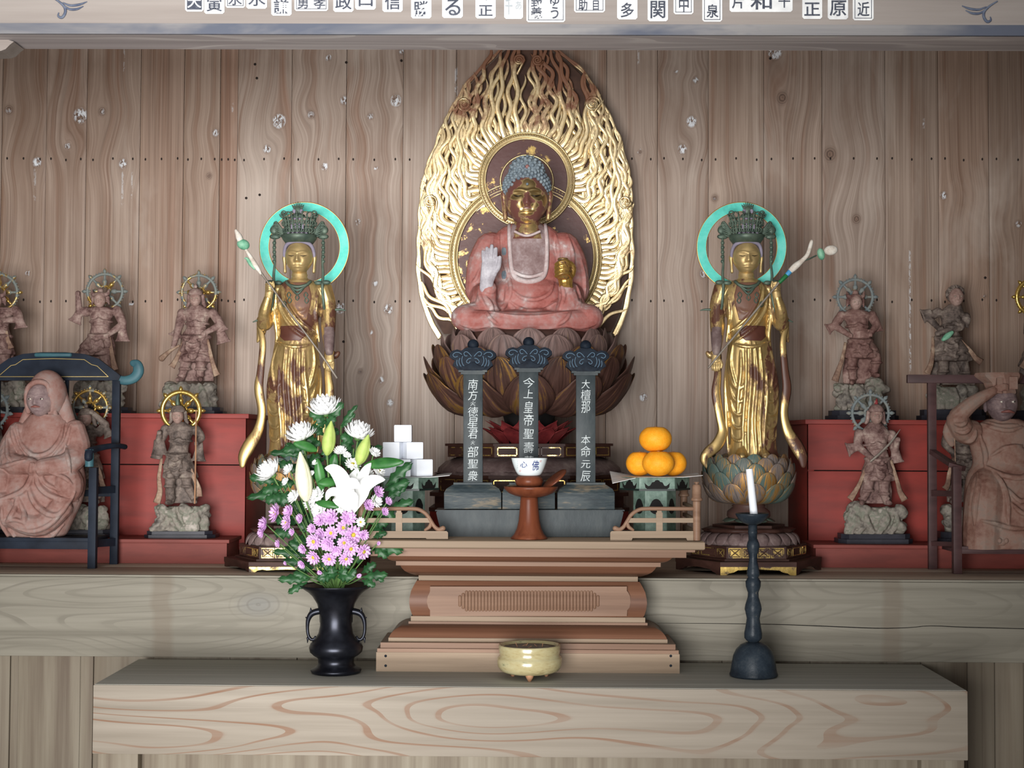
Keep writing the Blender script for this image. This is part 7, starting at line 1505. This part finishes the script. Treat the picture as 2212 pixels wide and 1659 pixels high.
def lobed(b, tp, w, d, bow, n_lobe=3.5, dt=-8):
    b3 = np.array((b[0], b[1], d), float); t3 = np.array((tp[0], tp[1], d+dt), float); ax = t3-b3; L = np.linalg.norm(ax); ax /= L; up = np.array((0, -.45, -1.)); up -= ax*np.dot(up, ax); up /= np.linalg.norm(up); sd = np.cross(ax, up); V = []; nu, nv = 22, 6
    for s_ in (1, -1):
        for i in range(nu+1):
            u = i/nu; lob = (1-.42*abs(math.sin(math.pi*n_lobe*u+.25))**1.5) if n_lobe else 1
            ww = w*(math.sin(math.pi*(u*.93+.04))**.7)*lob
            for j in range(nv+1):
                v = j/nv*2-1; V.append(b3+ax*L*(u+.10*v*v*(1 if n_lobe else 0))+sd*ww*v+up*(bow*math.sin(math.pi*u)-w*.22*abs(v)+s_*.45*(1-v*v)))
    F = []; o = (nu+1)*(nv+1); q = nv+1
    for i in range(nu):
        for j in range(nv): a = i*q+j; F.append((a, a+1, a+q+1, a+q)); F.append((o+a, o+a+q, o+a+q+1, o+a+1))
        a = i*q; F.append((a, a+q, o+a+q, o+a)); a += nv; F.append((a, o+a, o+a+q, a+q))
    for j in range(nv): F.append((j, o+j, o+j+1, j+1)); a = nu*q+j; F.append((a, a+1, o+a+1, o+a))
    return np.array(V), F
def spray(lab, tip, leaves, lily=False, d=-6):
    t = thing('lily_leaf_stem' if lily else 'chrysanthemum_leaf_stem', lab, 'foliage', W([(tip[0], tip[1], d)], Yv)[0], 'leaf stems in the bouquet')
    stem_to(t, tip[0], tip[1], d, 1.6)
    for (b, e, w, dd) in leaves: put('leaf', lobed(b, e, w, dd, 4, 0 if lily else 3.5), Yv, M_LILYL if lily else M_LEAF, t)
spray('dark lobed leaves directly under the top white bloom', (704, 920), [((706, 912), (672, 892), 14, 0), ((704, 920), (738, 872), 14, 6), ((700, 925), (688, 900), 14, -2), ((704, 930), (722, 902), 15, -4), ((700, 940), (676, 920), 14, 2), ((706, 945), (730, 930), 15, 2)])
spray('narrow leaves reaching up to the right of the top bloom', (736, 918), [((735, 920), (770, 878), 8, 4), ((735, 925), (765, 895), 9, 6)], d=6)
spray('dark leaves under the upper right white bloom', (765, 970), [((765, 960), (740, 940), 15, 2), ((768, 965), (790, 955), 14, 2), ((760, 975), (742, 955), 14, 0), ((765, 985), (822, 966), 13, 8), ((755, 985), (735, 965), 16, 4), ((770, 975), (750, 1000), 14, 0)])
spray('leaves between cream bud and upper left bloom', (660, 985), [((662, 965), (615, 972), 15, 0), ((662, 980), (588, 978), 12, 4), ((660, 992), (620, 960), 14, 8), ((664, 975), (690, 955), 13, 4), ((664, 1000), (690, 985), 14, 2), ((640, 1000), (660, 960), 14, 6)])
spray('broad lobed leaves spreading at the far left', (612, 1050), [((606, 1040), (545, 1030), 16, -2), ((615, 1062), (540, 1074), 13, 0), ((618, 1070), (578, 1080), 18, -8), ((612, 1050), (570, 1060), 16, -6), ((625, 1060), (608, 1090), 16, -8)])
spray('leaves at the right beside the offering stand', (830, 1060), [((832, 1050), (886, 1002), 16, -6), ((828, 1058), (880, 1040), 18, 0), ((830, 1080), (874, 1052), 14, 2), ((838, 1100), (890, 1082), 14, 0), ((828, 1090), (850, 1120), 14, -2)])
spray('large leaf drooping at the lower right', (806, 1160), [((812, 1172), (868, 1188), 18, -16), ((808, 1178), (838, 1200), 15, -14), ((806, 1160), (835, 1150), 10, -12)])
spray('leaves filling the lower left above the vase', (668, 1200), [((668, 1190), (630, 1170), 14, -10), ((668, 1200), (596, 1190), 12, -8), ((672, 1215), (618, 1210), 13, -10), ((680, 1225), (648, 1222), 15, -14), ((672, 1175), (640, 1160), 14, -10), ((670, 1150), (650, 1130), 14, -8)])
spray('leaves hanging over the left of the vase rim', (668, 1250), [((672, 1250), (610, 1248), 13, -22), ((668, 1254), (630, 1276), 11, -24), ((676, 1246), (640, 1236), 12, -20)])
spray('leaves hanging over the right of the vase rim', (784, 1246), [((784, 1244), (836, 1238), 13, -22), ((784, 1250), (812, 1262), 11, -24), ((782, 1236), (812, 1216), 13, -16), ((800, 1236), (830, 1252), 9, -20)])
spray('dense leaves low in the middle above the rim', (726, 1236), [((726, 1230), (700, 1214), 15, -18), ((730, 1232), (756, 1216), 15, -18), ((722, 1244), (692, 1244), 15, -26), ((732, 1244), (768, 1242), 15, -26), ((726, 1250), (720, 1222), 14, -26), ((740, 1250), (748, 1226), 13, -26), ((710, 1252), (700, 1230), 13, -28), ((756, 1252), (770, 1228), 12, -26), ((740, 1180), (730, 1160), 13, -8), ((700, 1186), (716, 1178), 13, -10), ((786, 1200), (806, 1180), 13, -8)])
spray('dark leaves behind the flowers in the middle', (720, 1050), [((720, 1050), (690, 1010), 20, 12), ((722, 1060), (760, 1030), 20, 14), ((712, 1080), (660, 1060), 20, 12), ((730, 1090), (790, 1070), 20, 14), ((716, 1120), (660, 1120), 22, 12), ((734, 1130), (800, 1120), 22, 12), ((716, 1160), (670, 1160), 22, 10), ((740, 1170), (800, 1160), 22, 10), ((720, 1000), (700, 960), 18, 14), ((728, 1000), (760, 970), 18, 14), ((730, 1200), (690, 1210), 20, 4), ((730, 1200), (780, 1205), 20, 4)], d=12)
spray('long glossy lily leaf pointing right over the white blocks', (780, 1012), [((790, 1004), (876, 996), 13, -40)], True, -30)
spray('glossy lily leaves around the green buds', (694, 1000), [((690, 972), (640, 956), 11, -30), ((700, 1060), (690, 990), 11, -26), ((716, 1030), (728, 980), 12, -20), ((735, 1040), (692, 1042), 11, -34), ((690, 1082), (740, 1092), 9, -56)], True, -24)
spray('dark leaves behind the left pink cluster', (630, 1140), [((640, 1130), (600, 1120), 20, 4), ((640, 1150), (596, 1150), 18, 2), ((650, 1140), (640, 1100), 18, 6), ((655, 1170), (620, 1190), 18, 0), ((660, 1110), (630, 1085), 18, 8), ((668, 1160), (640, 1175), 18, 0), ((672, 1100), (660, 1060), 18, 10)], d=6)
spray('dark leaves behind the right pink buds', (806, 1110), [((800, 1110), (840, 1096), 18, 6), ((800, 1130), (836, 1128), 18, 4), ((796, 1090), (826, 1066), 18, 8), ((790, 1150), (826, 1146), 16, 2), ((786, 1060), (816, 1036), 18, 10), ((790, 1180), (820, 1178), 14, -2)], d=8)
spray('dark leaves high up behind the white blooms', (714, 990), [((700, 990), (664, 1000), 18, 12), ((705, 1010), (660, 1030), 18, 12), ((735, 1000), (775, 1010), 18, 12), ((740, 960), (760, 930), 14, 10), ((690, 960), (660, 945), 14, 10), ((650, 1020), (606, 1000), 16, 8), ((640, 1040), (600, 1048), 16, 6)], d=12)
